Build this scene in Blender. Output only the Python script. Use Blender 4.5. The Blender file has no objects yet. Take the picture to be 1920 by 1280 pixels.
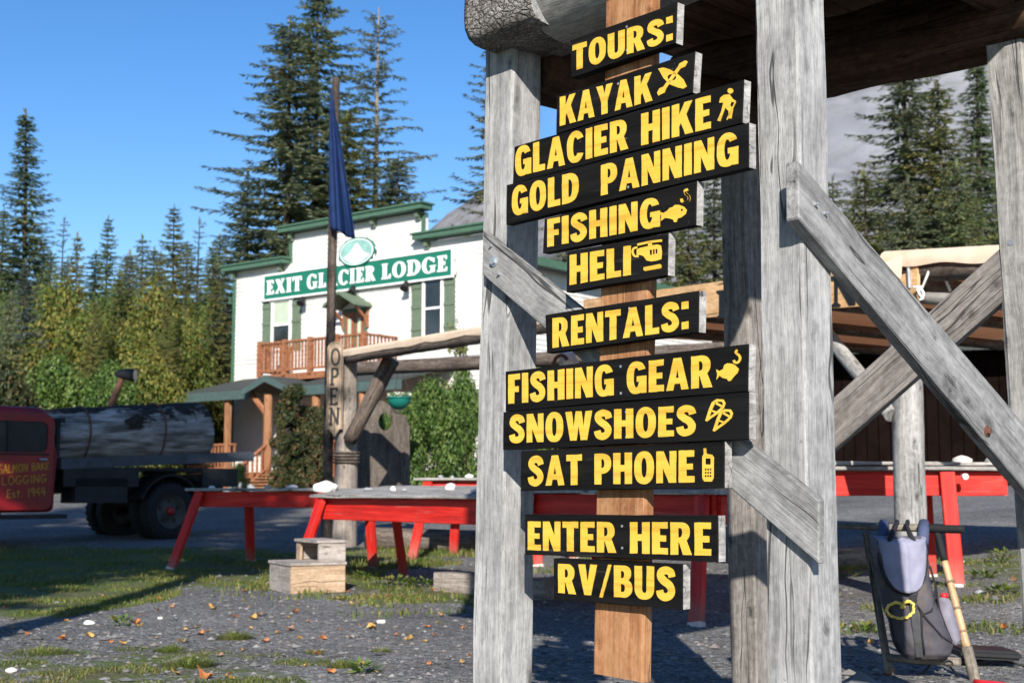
import bpy, bmesh, math, random
from mathutils import Vector, Matrix, noise
from mathutils.geometry import tessellate_polygon
R = math.radians
S = bpy.context.scene
C = S.collection
random.seed(7)

# ------------------------------------------------------------------ camera
F = 2500.0                      # focal length in photo pixels (photo is 1920 wide)
PITCH = math.atan(275.0 / F)
CAMZ = 1.0
cam_d = bpy.data.cameras.new("camera")
cam_d.sensor_width = 36.0
cam_d.lens = F * 36.0 / 1920.0
cam_d.clip_start = 0.1
cam_d.clip_end = 8000
cam_d.dof.use_dof = True
cam_d.dof.focus_distance = 4.35
cam_d.dof.aperture_fstop = 6.3
cam = bpy.data.objects.new("camera", cam_d)
C.objects.link(cam)
cam.location = (0, 0, CAMZ)
cam.rotation_euler = (math.pi / 2 + PITCH, 0, 0)
S.camera = cam
S.cycles.volume_bounces = 6

# ------------------------------------------------------------------ world, sun
SUN_EL = R(28.0)
SH = Vector((0.0, -1.0, 0)).normalized()          # horizontal direction towards the sun
SUNV = Vector((SH.x * math.cos(SUN_EL), SH.y * math.cos(SUN_EL), math.sin(SUN_EL)))
w = bpy.data.worlds.new("World")
S.world = w
w.use_nodes = True
nt = w.node_tree
bg = nt.nodes["Background"]
sky = nt.nodes.new("ShaderNodeTexSky")
sky.sky_type = 'NISHITA'
sky.sun_disc = False
sky.sun_elevation = SUN_EL
sky.sun_rotation = math.atan2(SH.x, SH.y)
sky.altitude = 300
sky.air_density = 1.0
sky.dust_density = 0.2
sky.ozone_density = 2.5
hs = nt.nodes.new("ShaderNodeHueSaturation")
hs.inputs['Saturation'].default_value = 1.30
hs.inputs['Hue'].default_value = 0.507
nt.links.new(sky.outputs[0], hs.inputs['Color'])
nt.links.new(hs.outputs[0], bg.inputs[0])
bg.inputs[1].default_value = 0.098
sd = bpy.data.lights.new("sun", 'SUN')
sd.energy = 5.0
sd.angle = R(0.5)
sd.color = (1.0, 0.94, 0.85)
sun = bpy.data.objects.new("sun", sd)
C.objects.link(sun)
sun.rotation_euler = SUNV.to_track_quat('Z', 'Y').to_euler()
S.view_settings.view_transform = 'Standard'
S.view_settings.look = 'None'
S.view_settings.exposure = 0.74
S.view_settings.gamma = 1.0
S.view_settings.use_curve_mapping = False

# ------------------------------------------------------------------ picture -> place
def ray(px, py):
    u = (px - 960.0) / F
    v = (640.0 - py) / F
    return Vector((u, math.cos(PITCH) - v * math.sin(PITCH), math.sin(PITCH) + v * math.cos(PITCH)))

def at(px, py, Y):
    d = ray(px, py)
    return Vector((0, 0, CAMZ)) + d * (Y / d.y)

def onplane(px, py, P0, N):
    d = ray(px, py)
    o = Vector((0, 0, CAMZ))
    return o + d * ((P0 - o).dot(N) / d.dot(N))

def sstep(a, b, x):
    t = max(0.0, min(1.0, (x - a) / (b - a)))
    return t * t * (3 - 2 * t)

def tz(x, y):
    z = 0.0
    yy = y - 14.0
    if yy > 0:
        s = yy - 2.0 * (1 - math.exp(-yy / 2.0))
        z += 0.035 * min(s, 29.0)
        if s > 29:
            z += 0.010 * min(s - 29, 150)
    xx = max(0.0, x - 0.5)
    z += 0.055 * min(xx, 8.0) * sstep(7.5, 11, y)
    if -30 < x < 30 and y < 60:
        z += 0.03 * noise.noise(Vector((x * 0.35, y * 0.35, 0))) + 0.012 * noise.noise(Vector((x * 1.3, y * 1.3, 4)))
    return z

def ground_at(px, py):
    d = ray(px, py)
    t = 3.0
    o = Vector((0, 0, CAMZ))
    while t < 400:
        p = o + d * t
        if p.z <= tz(p.x, p.y):
            return Vector((p.x, p.y, tz(p.x, p.y)))
        t += 0.03
    return o + d * 60

# ------------------------------------------------------------------ objects
def tag(o, label=None, cat=None, group=None, kind=None):
    if label: o['label'] = label
    if cat: o['category'] = cat
    if group: o['group'] = group
    if kind: o['kind'] = kind
    return o

WM = {}
def empty(name, loc, label, cat, group=None, rz=0.0):
    o = bpy.data.objects.new(name, None)
    o.empty_display_size = 0.1
    o.location = loc
    o.rotation_euler = (0, 0, rz)
    C.objects.link(o)
    WM[o.name] = Matrix.Translation(Vector(loc)) @ Matrix.Rotation(rz, 4, 'Z')
    return tag(o, label, cat, group)

def link(name, me, mat, parent=None, M=None):
    """link a mesh; M is its world matrix (all parents are unrotated)"""
    o = bpy.data.objects.new(name, me)
    C.objects.link(o)
    if mat is not None:
        for m in (mat if isinstance(mat, (list, tuple)) else [mat]):
            me.materials.append(m)
    M = M if M is not None else Matrix.Identity(4)
    if parent is not None:
        o.parent = parent
        pm = WM[parent.name]
        o.matrix_basis = pm.inverted() @ M
    else:
        o.matrix_basis = M
    WM[o.name] = M.copy()
    return o

def copy_tree(o, loc=None, parent=None):
    c = o.copy()
    C.objects.link(c)
    if parent is not None:
        c.parent = parent
    if loc is not None:
        c.location = loc
    for ch in [x for x in o.children]:
        copy_tree(ch, None, c)
    return c

class MB:
    def __init__(s):
        s.v = []; s.f = []; s.mi = []
    def add(s, vs, fs, mi=0):
        n = len(s.v)
        s.v.extend([tuple(x) for x in vs])
        for f in fs:
            s.f.append([i + n for i in f]); s.mi.append(mi)
    def box(s, c, sx, sy, sz, rz=0.0, mi=0, M=None):
        vs = []
        for dx in (-.5, .5):
            for dy in (-.5, .5):
                for dz in (-.5, .5):
                    p = Vector((dx * sx, dy * sy, dz * sz))
                    if rz: p = Matrix.Rotation(rz, 3, 'Z') @ p
                    if M: p = M @ p
                    vs.append(p + Vector(c))
        s.add(vs, [(0, 1, 3, 2), (4, 6, 7, 5), (0, 4, 5, 1), (2, 3, 7, 6), (0, 2, 6, 4), (1, 5, 7, 3)], mi)
    def quadprism(s, quad, off, mi=0, side=None):
        """quad of 4 points pushed along off"""
        q = [Vector(p) for p in quad]
        o = Vector(off)
        n = len(q)
        a = q + [p + o for p in q]
        s.add(a, [tuple(range(n))[::-1], tuple(range(n, 2 * n))], mi)
        s.add(a, [(i, (i + 1) % n, n + (i + 1) % n, n + i) for i in range(n)], side if side is not None else mi)
    def tube(s, pts, rad, n=8, mi=0, cap=True):
        pts = [Vector(p) for p in pts]
        if not isinstance(rad, (list, tuple)): rad = [rad] * len(pts)
        vs = []; fs = []
        prev = None
        for i, p in enumerate(pts):
            t = (pts[min(i + 1, len(pts) - 1)] - pts[max(i - 1, 0)])
            t = t.normalized() if t.length > 1e-9 else Vector((0, 0, 1))
            if prev is None:
                a = Vector((0, 0, 1)) if abs(t.z) < .9 else Vector((1, 0, 0))
                u = t.cross(a).normalized()
            else:
                u = (prev - t * prev.dot(t))
                u = u.normalized() if u.length > 1e-6 else t.orthogonal().normalized()
            prev = u
            v = t.cross(u)
            for k in range(n):
                a = 2 * math.pi * k / n
                vs.append(p + (u * math.cos(a) + v * math.sin(a)) * rad[i])
        for i in range(len(pts) - 1):
            for k in range(n):
                k2 = (k + 1) % n
                fs.append((i * n + k, i * n + k2, (i + 1) * n + k2, (i + 1) * n + k))
        if cap:
            fs.append(tuple(range(n))[::-1])
            fs.append(tuple(range((len(pts) - 1) * n, len(pts) * n)))
        s.add(vs, fs, mi)
    def mesh(s, name, smooth=False):
        me = bpy.data.meshes.new(name)
        me.from_pydata(s.v, [], s.f)
        me.polygons.foreach_set('material_index', s.mi)
        if smooth:
            me.polygons.foreach_set('use_smooth', [True] * len(s.f))
        me.update()
        return me
    def build(s, name, mat, parent=None, M=None, smooth=False, fix=False):
        me = s.mesh(name, smooth)
        if fix:
            bm = bmesh.new(); bm.from_mesh(me)
            bmesh.ops.recalc_face_normals(bm, faces=bm.faces)
            bm.to_mesh(me); bm.free()
        return link(name, me, mat, parent, M)

def frame(p0, p1, up=Vector((0, 0, 1))):
    """matrix with X along p0->p1, Z near up, origin p0"""
    x = (p1 - p0).normalized()
    y = up.cross(x)
    if y.length < 1e-4: y = Vector((0, 1, 0)).cross(x)
    y.normalize()
    z = x.cross(y)
    M = Matrix((x, y, z)).transposed().to_4x4()
    M.translation = p0
    return M

_bs = [0]
def beam(name, p0, p1, wy, hz, mat, parent=None, up=Vector((0, 0, 1)), rough=.002, seg=.12, bev=.006, mi_end=None):
    """sawn timber: local X runs with the grain, wy wide, hz high"""
    p0 = Vector(p0); p1 = Vector(p1)
    L = (p1 - p0).length
    n = max(2, int(L / seg))
    _bs[0] += 1
    sd_ = _bs[0] * 7.13
    b = bev
    prof = [(-wy/2+b, -hz/2), (wy/2-b, -hz/2), (wy/2, -hz/2+b), (wy/2, hz/2-b), (wy/2-b, hz/2), (-wy/2+b, hz/2), (-wy/2, hz/2-b), (-wy/2, -hz/2+b)]
    vs = []; fs = []; mi = []
    for i in range(n + 1):
        x = L * i / n
        for k, (y, z) in enumerate(prof):
            j = rough
            dy = noise.noise(Vector((x * 3.1 + sd_, k * 3.7, 1.3))) * j + noise.noise(Vector((x * .9 + sd_, (k // 2) * 2.7, 8.3))) * j * 1.5
            dz = noise.noise(Vector((x * 3.1 + sd_, k * 3.7, 5.7))) * j
            vs.append((x, y + dy, z + dz))
    for i in range(n):
        for k in range(8):
            k2 = (k + 1) % 8
            fs.append((i*8+k, i*8+k2, (i+1)*8+k2, (i+1)*8+k)[::-1]); mi.append(0)
    e = mi_end if mi_end is not None else 0
    fs.append(tuple(range(8))); mi.append(e)
    fs.append(tuple(range(n*8, n*8+8))[::-1]); mi.append(e)
    me = bpy.data.meshes.new(name)
    me.from_pydata(vs, [], fs)
    me.polygons.foreach_set('material_index', mi)
    me.update()
    return link(name, me, mat, parent, frame(p0, p1, up))

def log(name, p0, p1, r0, r1, mat, parent=None, rough=.05, n=18, seg=.12, bend=0.0, mi_end=None, sq=0.0):
    p0 = Vector(p0); p1 = Vector(p1)
    L = (p1 - p0).length
    m = max(3, int(L / seg))
    _bs[0] += 1
    sd_ = _bs[0] * 5.31
    vs = []; fs = []; mi = []
    for i in range(m + 1):
        t = i / m
        x = L * t
        r = r0 + (r1 - r0) * t
        for k in range(n):
            a = 2 * math.pi * k / n
            q = 1 + rough * (noise.noise(Vector((x * 1.5 + sd_, math.cos(a) * 1.2, math.sin(a) * 1.2))) + .5 * noise.noise(Vector((x * 5 + sd_, math.cos(a) * 3, math.sin(a) * 3))))
            if sq: q *= (abs(math.cos(a)) ** sq + abs(math.sin(a)) ** sq) ** (-1 / sq)
            by = bend * math.sin(math.pi * t)
            vs.append((x, r * q * math.cos(a) + by, r * q * math.sin(a) + by * .6))
    for i in range(m):
        for k in range(n):
            k2 = (k + 1) % n
            fs.append((i*n+k, i*n+k2, (i+1)*n+k2, (i+1)*n+k)[::-1]); mi.append(0)
    e = mi_end if mi_end is not None else 0
    fs.append(tuple(range(n))); mi.append(e)
    fs.append(tuple(range(m*n, m*n+n))[::-1]); mi.append(e)
    me = bpy.data.meshes.new(name)
    me.from_pydata(vs, [], fs)
    me.polygons.foreach_set('material_index', mi)
    me.polygons.foreach_set('use_smooth', [len(f) == 4 for f in fs])
    me.update()
    return link(name, me, mat, parent, frame(p0, p1))

def rockmesh(name, sx, sy, sz, seed, sub=3, rough=.35):
    bm = bmesh.new()
    bmesh.ops.create_icosphere(bm, subdivisions=sub, radius=1.0)
    for v in bm.verts:
        c = v.co.copy()
        k = 1 + rough * noise.noise(c * 1.1 + Vector((seed * 3.3, 0, 0))) + rough * .4 * noise.noise(c * 2.7 + Vector((seed, 7, 0)))
        # flatten facets
        v.co = Vector((c.x * sx * k, c.y * sy * k, c.z * sz * k))
        if v.co.z < -sz * .55: v.co.z = -sz * .55
    me = bpy.data.meshes.new(name)
    bm.to_mesh(me); bm.free()
    for p in me.polygons: p.use_smooth = True
    return me

# ------------------------------------------------------------------ materials
def newmat(name):
    m = bpy.data.materials.new(name)
    m.use_nodes = True
    nt = m.node_tree
    return m, nt, nt.nodes["Principled BSDF"]

def N_(nt, t, **kw):
    n = nt.nodes.new(t)
    for k, v in kw.items(): setattr(n, k, v)
    return n

def ramp(nt, src, stops, interp='LINEAR'):
    r = nt.nodes.new("ShaderNodeValToRGB")
    r.color_ramp.interpolation = interp
    el = r.color_ramp.elements
    while len(el) > 1: el.remove(el[-1])
    el[0].position = stops[0][0]; el[0].color = (*stops[0][1], 1) if len(stops[0][1]) == 3 else stops[0][1]
    for p, c in stops[1:]:
        e = el.new(p); e.color = (*c, 1) if len(c) == 3 else c
    nt.links.new(src, r.inputs[0])
    return r.outputs[0]

def mixc(nt, fac, a, b, mode='MIX'):
    m = nt.nodes.new("ShaderNodeMix"); m.data_type = 'RGBA'; m.blend_type = mode
    for sock, v in ((m.inputs[0], fac), (m.inputs[6], a), (m.inputs[7], b)):
        if hasattr(v, 'links'): nt.links.new(v, sock)
        elif isinstance(v, (int, float)): sock.default_value = v
        else: sock.default_value = (*v, 1) if len(v) == 3 else v
    return m.outputs[2]

def math_(nt, op, a, b=None, c=None):
    m = nt.nodes.new("ShaderNodeMath"); m.operation = op
    for i, v in enumerate((a, b, c)):
        if v is None: continue
        if hasattr(v, 'links'): nt.links.new(v, m.inputs[i])
        else: m.inputs[i].default_value = v
    return m.outputs[0]

def coords(nt, scale=(1, 1, 1), rnd=True, kind='Object'):
    tc = nt.nodes.new("ShaderNodeTexCoord")
    src = tc.outputs[kind]
    if rnd:
        oi = nt.nodes.new("ShaderNodeObjectInfo")
        k = nt.nodes.new("ShaderNodeVectorMath"); k.operation = 'SCALE'
        k.inputs[0].default_value = (37.0, 11.0, 23.0)
        nt.links.new(oi.outputs['Random'], k.inputs['Scale'])
        a = nt.nodes.new("ShaderNodeVectorMath"); a.operation = 'ADD'
        nt.links.new(src, a.inputs[0]); nt.links.new(k.outputs[0], a.inputs[1])
        src = a.outputs[0]
    mp = nt.nodes.new("ShaderNodeMapping")
    mp.inputs['Scale'].default_value = scale
    nt.links.new(src, mp.inputs[0])
    return mp.outputs[0], src

def tex(nt, vec, scale=1.0, detail=4.0, rough=.55, typ='NOISE'):
    n = nt.nodes.new("ShaderNodeTexNoise")
    n.inputs['Scale'].default_value = scale
    n.inputs['Detail'].default_value = detail
    n.inputs['Roughness'].default_value = rough
    nt.links.new(vec, n.inputs['Vector'])
    return n.outputs['Fac']

def vor(nt, vec, scale=1.0, feature='F1', out='Distance'):
    n = nt.nodes.new("ShaderNodeTexVoronoi")
    n.feature = feature
    n.inputs['Scale'].default_value = scale
    nt.links.new(vec, n.inputs['Vector'])
    return n.outputs[out]

def bump(nt, bs, h, strength=.3, dist=.01):
    b = nt.nodes.new("ShaderNodeBump")
    b.inputs['Strength'].default_value = strength
    b.inputs['Distance'].default_value = dist
    nt.links.new(h, b.inputs['Height'])
    nt.links.new(b.outputs[0], bs.inputs['Normal'])

def wood(name, dark, mid, light, knots=True, grain=(1.3, 26, 26), fine=(5, 160, 160), bs_=.5, warm=None, sat=None, blotch=.35, rough=.85, streak=.55, speck=.5):
    """weathered sawn wood; the grain runs along the object's X"""
    m, nt, bs = newmat(name)
    # slightly wavering grain
    tc, raw = coords(nt, (1, 1, 1))
    wv = tex(nt, tc, 3.0, 2, .5)
    off = nt.nodes.new("ShaderNodeCombineXYZ")
    nt.links.new(math_(nt, 'MULTIPLY', math_(nt, 'SUBTRACT', wv, .5), .035), off.inputs[1])
    nt.links.new(math_(nt, 'MULTIPLY', math_(nt, 'SUBTRACT', wv, .5), -.03), off.inputs[2])
    ad = nt.nodes.new("ShaderNodeVectorMath"); ad.operation = 'ADD'
    nt.links.new(tc, ad.inputs[0]); nt.links.new(off.outputs[0], ad.inputs[1])
    def sc(s):
        mp = nt.nodes.new("ShaderNodeMapping"); mp.inputs['Scale'].default_value = s
        nt.links.new(ad.outputs[0], mp.inputs[0]); return mp.outputs[0]
    g = tex(nt, sc(grain), 1.0, 5, .65)
    g2 = tex(nt, sc((grain[0] * 2.2, grain[1] * 3.2, grain[2] * 3.2)), 1.0, 5, .7)
    f = tex(nt, sc((fine[0] * 3, fine[1] * 1.6, fine[2] * 1.6)), 1.0, 3, .65)
    bl = tex(nt, sc((2.6, 8.0, 8.0)), 1.0, 5, .65)
    mot = tex(nt, sc((26, 34, 34)), 1.0, 5, .7)
    tone = math_(nt, 'ADD', math_(nt, 'MULTIPLY', g, .38), math_(nt, 'ADD', math_(nt, 'MULTIPLY', g2, .30), math_(nt, 'MULTIPLY', mot, .32)))
    col = ramp(nt, tone, [(.40, dark), (.49, mid), (.585, light)])
    col = mixc(nt, 1.0, col, ramp(nt, bl, [(.30, (1 - blotch,) * 3), (.55, (1, 1, 1)), (.75, (1 + blotch * .4,) * 3)]), 'MULTIPLY')
    col = mixc(nt, streak, col, ramp(nt, f, [(.32, (.55, .55, .55)), (.50, (1, 1, 1)), (.66, (1.18, 1.18, 1.18))]), 'MULTIPLY')
    # dark weather spots
    sp = tex(nt, sc((60, 90, 90)), 1.0, 2, .5)
    col = mixc(nt, math_(nt, 'MULTIPLY', ramp(nt, sp, [(.69, (0, 0, 0)), (.76, (1, 1, 1))]), speck), col, tuple(c * .35 for c in dark))
    # drying checks along the grain, thin lines with gaps
    ck = tex(nt, sc((.55, 20, 20)), 1.0, 1, .4)
    gate = tex(nt, sc((1.4, 9, 9)), 1.0, 2, .5)
    line = ramp(nt, math_(nt, 'ABSOLUTE', math_(nt, 'SUBTRACT', ck, .5)), [(.0, (1, 1, 1)), (.009, (.9, .9, .9)), (.018, (0, 0, 0))])
    crack = math_(nt, 'MULTIPLY', line, ramp(nt, gate, [(.50, (0, 0, 0)), (.58, (1, 1, 1))]))
    col = mixc(nt, math_(nt, 'MULTIPLY', crack, .85), col, tuple(c * .16 for c in dark))
    kh = None
    if knots:
        kv = sc((7.0, 15.0, 15.0))
        vn = nt.nodes.new("ShaderNodeTexVoronoi"); vn.inputs['Scale'].default_value = 1.0
        nt.links.new(kv, vn.inputs['Vector'])
        sepk = nt.nodes.new("ShaderNodeSeparateColor"); nt.links.new(vn.outputs['Color'], sepk.inputs[0])
        gk = ramp(nt, sepk.outputs[0], [(.84, (0, 0, 0)), (.86, (1, 1, 1))])
        dist = math_(nt, 'ADD', vn.outputs['Distance'], math_(nt, 'MULTIPLY', math_(nt, 'SUBTRACT', mot, .5), .55))
        kk = ramp(nt, dist, [(.06, (1, 1, 1)), (.16, (.62, .62, .62)), (.24, (.22, .22, .22)), (.42, (0, 0, 0))])
        kk = math_(nt, 'MULTIPLY', kk, gk)
        col = mixc(nt, math_(nt, 'MULTIPLY', kk, .85), col, tuple(c * .30 for c in dark))
        halo = math_(nt, 'MULTIPLY', ramp(nt, dist, [(.34, (0, 0, 0)), (.46, (.16, .16, .16)), (.62, (0, 0, 0))]), gk)
        col = mixc(nt, halo, col, tuple(min(.8, c * 1.2) for c in light))
    if warm:
        wn = tex(nt, sc((.7, 5, 5)), 1.0, 2, .5)
        col = mixc(nt, ramp(nt, wn, [(.45, (0, 0, 0)), (.7, (.8, .8, .8))]), col, warm)
    nt.links.new(col, bs.inputs['Base Color'])
    bs.inputs['Roughness'].default_value = rough
    bs.inputs['Specular IOR Level'].default_value = .15
    h = math_(nt, 'ADD', math_(nt, 'MULTIPLY', f, .7), math_(nt, 'ADD', g2, math_(nt, 'MULTIPLY', crack, -2.0)))
    bump(nt, bs, h, bs_, .004)
    return m

def plain(name, col, rough=.6, var=.25, scale=8.0, spec=.3, metal=0.0, bumps=0.0, dirt=None, dscale=3.0):
    m, nt, bs = newmat(name)
    v, _ = coords(nt, (1, 1, 1))
    n = tex(nt, v, scale, 5, .6)
    c = ramp(nt, n, [(.3, tuple(max(0, x * (1 - var)) for x in col)), (.7, tuple(min(1, x * (1 + var)) for x in col))])
    if dirt:
        d = tex(nt, v, dscale, 5, .65)
        c = mixc(nt, ramp(nt, d, [(.5, (0, 0, 0)), (.68, (.8, .8, .8))]), c, dirt)
    nt.links.new(c, bs.inputs['Base Color'])
    bs.inputs['Roughness'].default_value = rough
    bs.inputs['Specular IOR Level'].default_value = spec
    bs.inputs['Metallic'].default_value = metal
    if bumps: bump(nt, bs, n, bumps, .01)
    return m

def leafmat(name, cols, rough=.6, scale=.35, transl=.25, isl=.6):
    """cols: list of base colours the leaves wander through"""
    m, nt, bs = newmat(name)
    v, _ = coords(nt, (1, 1, 1))
    n = tex(nt, v, scale, 3, .6)
    g = nt.nodes.new("ShaderNodeNewGeometry")
    fac = math_(nt, 'ADD', math_(nt, 'MULTIPLY', n, 1.5 - isl), math_(nt, 'MULTIPLY', math_(nt, 'SUBTRACT', g.outputs['Random Per Island'], .5), isl))
    fac = math_(nt, 'SUBTRACT', fac, (1.5 - isl) * .5 - .5)
    k = len(cols)
    c = ramp(nt, fac, [(.15 + .7 * i / (k - 1), cc) for i, cc in enumerate(cols)])
    nt.links.new(c, bs.inputs['Base Color'])
    bs.inputs['Roughness'].default_value = rough
    bs.inputs['Specular IOR Level'].default_value = .25
    if transl:
        tr = nt.nodes.new("ShaderNodeBsdfTranslucent")
        nt.links.new(c, tr.inputs[0])
        mx = nt.nodes.new("ShaderNodeMixShader")
        mx.inputs[0].default_value = transl
        nt.links.new(bs.outputs[0], mx.inputs[1]); nt.links.new(tr.outputs[0], mx.inputs[2])
        nt.links.new(mx.outputs[0], nt.nodes['Material Output'].inputs[0])
    return m

M = {}
M['grey_wood'] = wood('weathered_grey_timber', (.20, .20, .20), (.305, .303, .302), (.41, .408, .405))
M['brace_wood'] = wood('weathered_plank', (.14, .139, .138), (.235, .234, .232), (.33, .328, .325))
M['brown_timber'] = wood('brown_weathered_timber', (.16, .13, .11), (.28, .24, .21), (.40, .36, .32))  # plain brown-grey timber tone
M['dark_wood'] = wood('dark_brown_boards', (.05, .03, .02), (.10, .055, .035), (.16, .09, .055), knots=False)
M['cedar'] = wood('fresh_cedar_plank', (.19, .078, .034), (.32, .145, .066), (.43, .235, .125), grain=(1.0, 20, 20), bs_=.25, blotch=.35, warm=(.44, .235, .11))
M['log_grey'] = wood('peeled_grey_log', (.17, .165, .16), (.28, .275, .265), (.39, .38, .37), grain=(1.2, 12, 12))
M['log_brown'] = wood('brown_log', (.055, .042, .035), (.11, .085, .07), (.20, .165, .14), grain=(1.4, 12, 12))
M['box_wood'] = wood('new_pine_boards', (.29, .19, .12), (.40, .285, .19), (.50, .38, .27), grain=(1.2, 14, 14), bs_=.25)
M['box_grey'] = wood('grey_pine_boards', (.22, .19, .165), (.33, .29, .26), (.43, .39, .36), grain=(1.2, 14, 14), bs_=.25)
M['tan_board'] = wood('tan_sign_board', (.50, .28, .12), (.66, .40, .20), (.74, .50, .28), grain=(1.0, 10, 10), bs_=.15)
M['pale_board'] = wood('pale_sign_board', (.25, .18, .12), (.36, .27, .19), (.45, .35, .26), grain=(1.0, 10, 10), bs_=.15)
M['deck_wood'] = wood('stained_red_brown_wood', (.17, .06, .03), (.27, .11, .055), (.38, .18, .10), knots=False, grain=(1.5, 18, 18), bs_=.2)
M['porch_wood'] = wood('porch_timber', (.19, .085, .042), (.29, .14, .072), (.37, .20, .11), knots=False, grain=(1.5, 18, 18), bs_=.2)

def bark():
    m, nt, bs = newmat('scaly_bark')
    v, _ = coords(nt, (24, 36, 36))
    nz = tex(nt, v, .8, 4, .6)
    mpn = nt.nodes.new("ShaderNodeVectorMath"); mpn.operation = 'ADD'
    k = nt.nodes.new("ShaderNodeVectorMath"); k.operation = 'SCALE'
    nt.links.new(v, mpn.inputs[0])
    cn = nt.nodes.new("ShaderNodeCombineXYZ")
    for i in range(3): nt.links.new(math_(nt, 'MULTIPLY', nz, 1.6), cn.inputs[i])
    nt.links.new(cn.outputs[0], mpn.inputs[1])
    d = vor(nt, mpn.outputs[0], 1.3, 'DISTANCE_TO_EDGE')
    f = tex(nt, v, 4.0, 5, .7)
    c = ramp(nt, f, [(.34, (.14, .13, .12)), (.5, (.31, .295, .28)), (.66, (.50, .485, .465))])
    c = mixc(nt, ramp(nt, d, [(.01, (.6, .6, .6)), (.07, (0, 0, 0))]), c, (.08, .07, .062))
    v9, _ = coords(nt, (5, 9, 9))
    c = mixc(nt, 1.0, c, ramp(nt, tex(nt, v9, 1.0, 4, .6), [(.35, (.6, .58, .56)), (.6, (1.1, 1.1, 1.1))]), 'MULTIPLY')
    nt.links.new(c, bs.inputs['Base Color'])
    bs.inputs['Roughness'].default_value = .95
    bs.inputs['Specular IOR Level'].default_value = .1
    h = math_(nt, 'ADD', ramp(nt, d, [(.0, (0, 0, 0)), (.2, (1, 1, 1))]), math_(nt, 'MULTIPLY', f, .8))
    bump(nt, bs, h, .9, .02)
    return m
M['bark'] = bark()

def signblack():
    m, nt, bs = newmat('black_paint_on_wood')
    v1, _ = coords(nt, (1.5, 30, 30))
    g = tex(nt, v1, 1.0, 6, .65)
    v2, _ = coords(nt, (1, 1, 1))
    sp = tex(nt, v2, 55, 3, .6)
    c = ramp(nt, g, [(.3, (.0030, .0030, .0031)), (.7, (.0115, .0112, .011))])
    c = mixc(nt, ramp(nt, sp, [(.72, (0, 0, 0)), (.78, (.55, .55, .55))]), c, (.16, .155, .15))
    v3, _ = coords(nt, (1.0, 45, 45))
    wr = tex(nt, v3, 1.0, 4, .6)
    v4, _ = coords(nt, (3, 3, 3))
    wr2 = tex(nt, v4, 1.0, 3, .6)
    wear = math_(nt, 'MULTIPLY', ramp(nt, wr, [(.60, (0, 0, 0)), (.70, (1, 1, 1))]), ramp(nt, wr2, [(.52, (0, 0, 0)), (.7, (.55, .55, .55))]))
    c = mixc(nt, wear, c, (.10, .095, .09))
    nt.links.new(c, bs.inputs['Base Color'])
    bs.inputs['Roughness'].default_value = .75
    bs.inputs['Specular IOR Level'].default_value = .08
    bump(nt, bs, g, .35, .003)
    return m
M['sign_black'] = signblack()

def yellowp():
    m, nt, bs = newmat('yellow_paint')
    v1, _ = coords(nt, (2.0, 40, 40))
    g = tex(nt, v1, 1.0, 5, .65)
    v2, _ = coords(nt, (1, 1, 1))
    s2 = tex(nt, v2, 16, 4, .6)
    c = ramp(nt, g, [(.36, (.52, .315, .036)), (.48, (.65, .41, .052)), (.66, (.70, .455, .066))])
    c = mixc(nt, ramp(nt, s2, [(.64, (0, 0, 0)), (.74, (.6, .6, .6))]), c, (.44, .25, .03))
    v3, _ = coords(nt, (3, 90, 90))
    ch = tex(nt, v3, 1.0, 3, .6)
    c = mixc(nt, ramp(nt, ch, [(.715, (0, 0, 0)), (.745, (.8, .8, .8))]), c, (.05, .038, .015))
    nt.links.new(c, bs.inputs['Base Color'])
    bs.inputs['Roughness'].default_value = .6
    bs.inputs['Specular IOR Level'].default_value = .2
    bump(nt, bs, g, .3, .002)
    return m
M['yellow'] = yellowp()

def redpaint(name, legs=False):
    m, nt, bs = newmat(name)
    v1, _ = coords(nt, (1.4, 24, 24))
    g = tex(nt, v1, 1.0, 5, .6)
    v2, _ = coords(nt, (1, 1, 1))
    s2 = tex(nt, v2, 5, 5, .65)
    c = ramp(nt, g, [(.36, (.37, .012, .009)), (.5, (.52, .018, .012)), (.64, (.60, .034, .022))])
    c = mixc(nt, ramp(nt, s2, [(.56, (0, 0, 0)), (.72, (.65, .65, .65))]), c, (.34, .045, .036))
    v3, _ = coords(nt, (1.2, 60, 60))
    w3 = tex(nt, v3, 1.0, 3, .6)
    c = mixc(nt, math_(nt, 'MULTIPLY', ramp(nt, w3, [(.64, (0, 0, 0)), (.70, (1, 1, 1))]), .55), c, (.30, .22, .19))
    if legs:
        tcx = nt.nodes.new('ShaderNodeTexCoord'); sx = nt.nodes.new('ShaderNodeSeparateXYZ'); nt.links.new(tcx.outputs['Object'], sx.inputs[0])
        k = math_(nt, 'ADD', sx.outputs[0], math_(nt, 'MULTIPLY', math_(nt, 'SUBTRACT', s2, .5), .5))
        c = mixc(nt, ramp(nt, k, [(.05, (.7, .7, .7)), (.26, (0, 0, 0))]), c, (.24, .12, .095))
    nt.links.new(c, bs.inputs['Base Color'])
    bs.inputs['Roughness'].default_value = .55
    bs.inputs['Specular IOR Level'].default_value = .25
    bump(nt, bs, g, .3, .003)
    return m
M['red'] = redpaint('red_painted_wood')
M['red_leg'] = redpaint('red_painted_leg_with_dirt', True)
M['foot_bare'] = plain('scuffed_bare_leg_end', (.62, .50, .46), .8)
M['galv'] = plain('galvanised_steel', (.50, .52, .54), .4, .15, 30, .5, .7)
M['rust'] = plain('rusty_steel', (.12, .055, .036), .75, .4, 40)
M['black_metal'] = plain('black_metal', (.015, .015, .017), .5)
M['black_rubber'] = plain('black_rubber', (.012, .012, .013), .8, .3, 20)
M['white_stone'] = plain('white_stone', (.72, .70, .66), .8, .15, 9, .2, 0, .4, (.40, .37, .33), 7)
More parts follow.
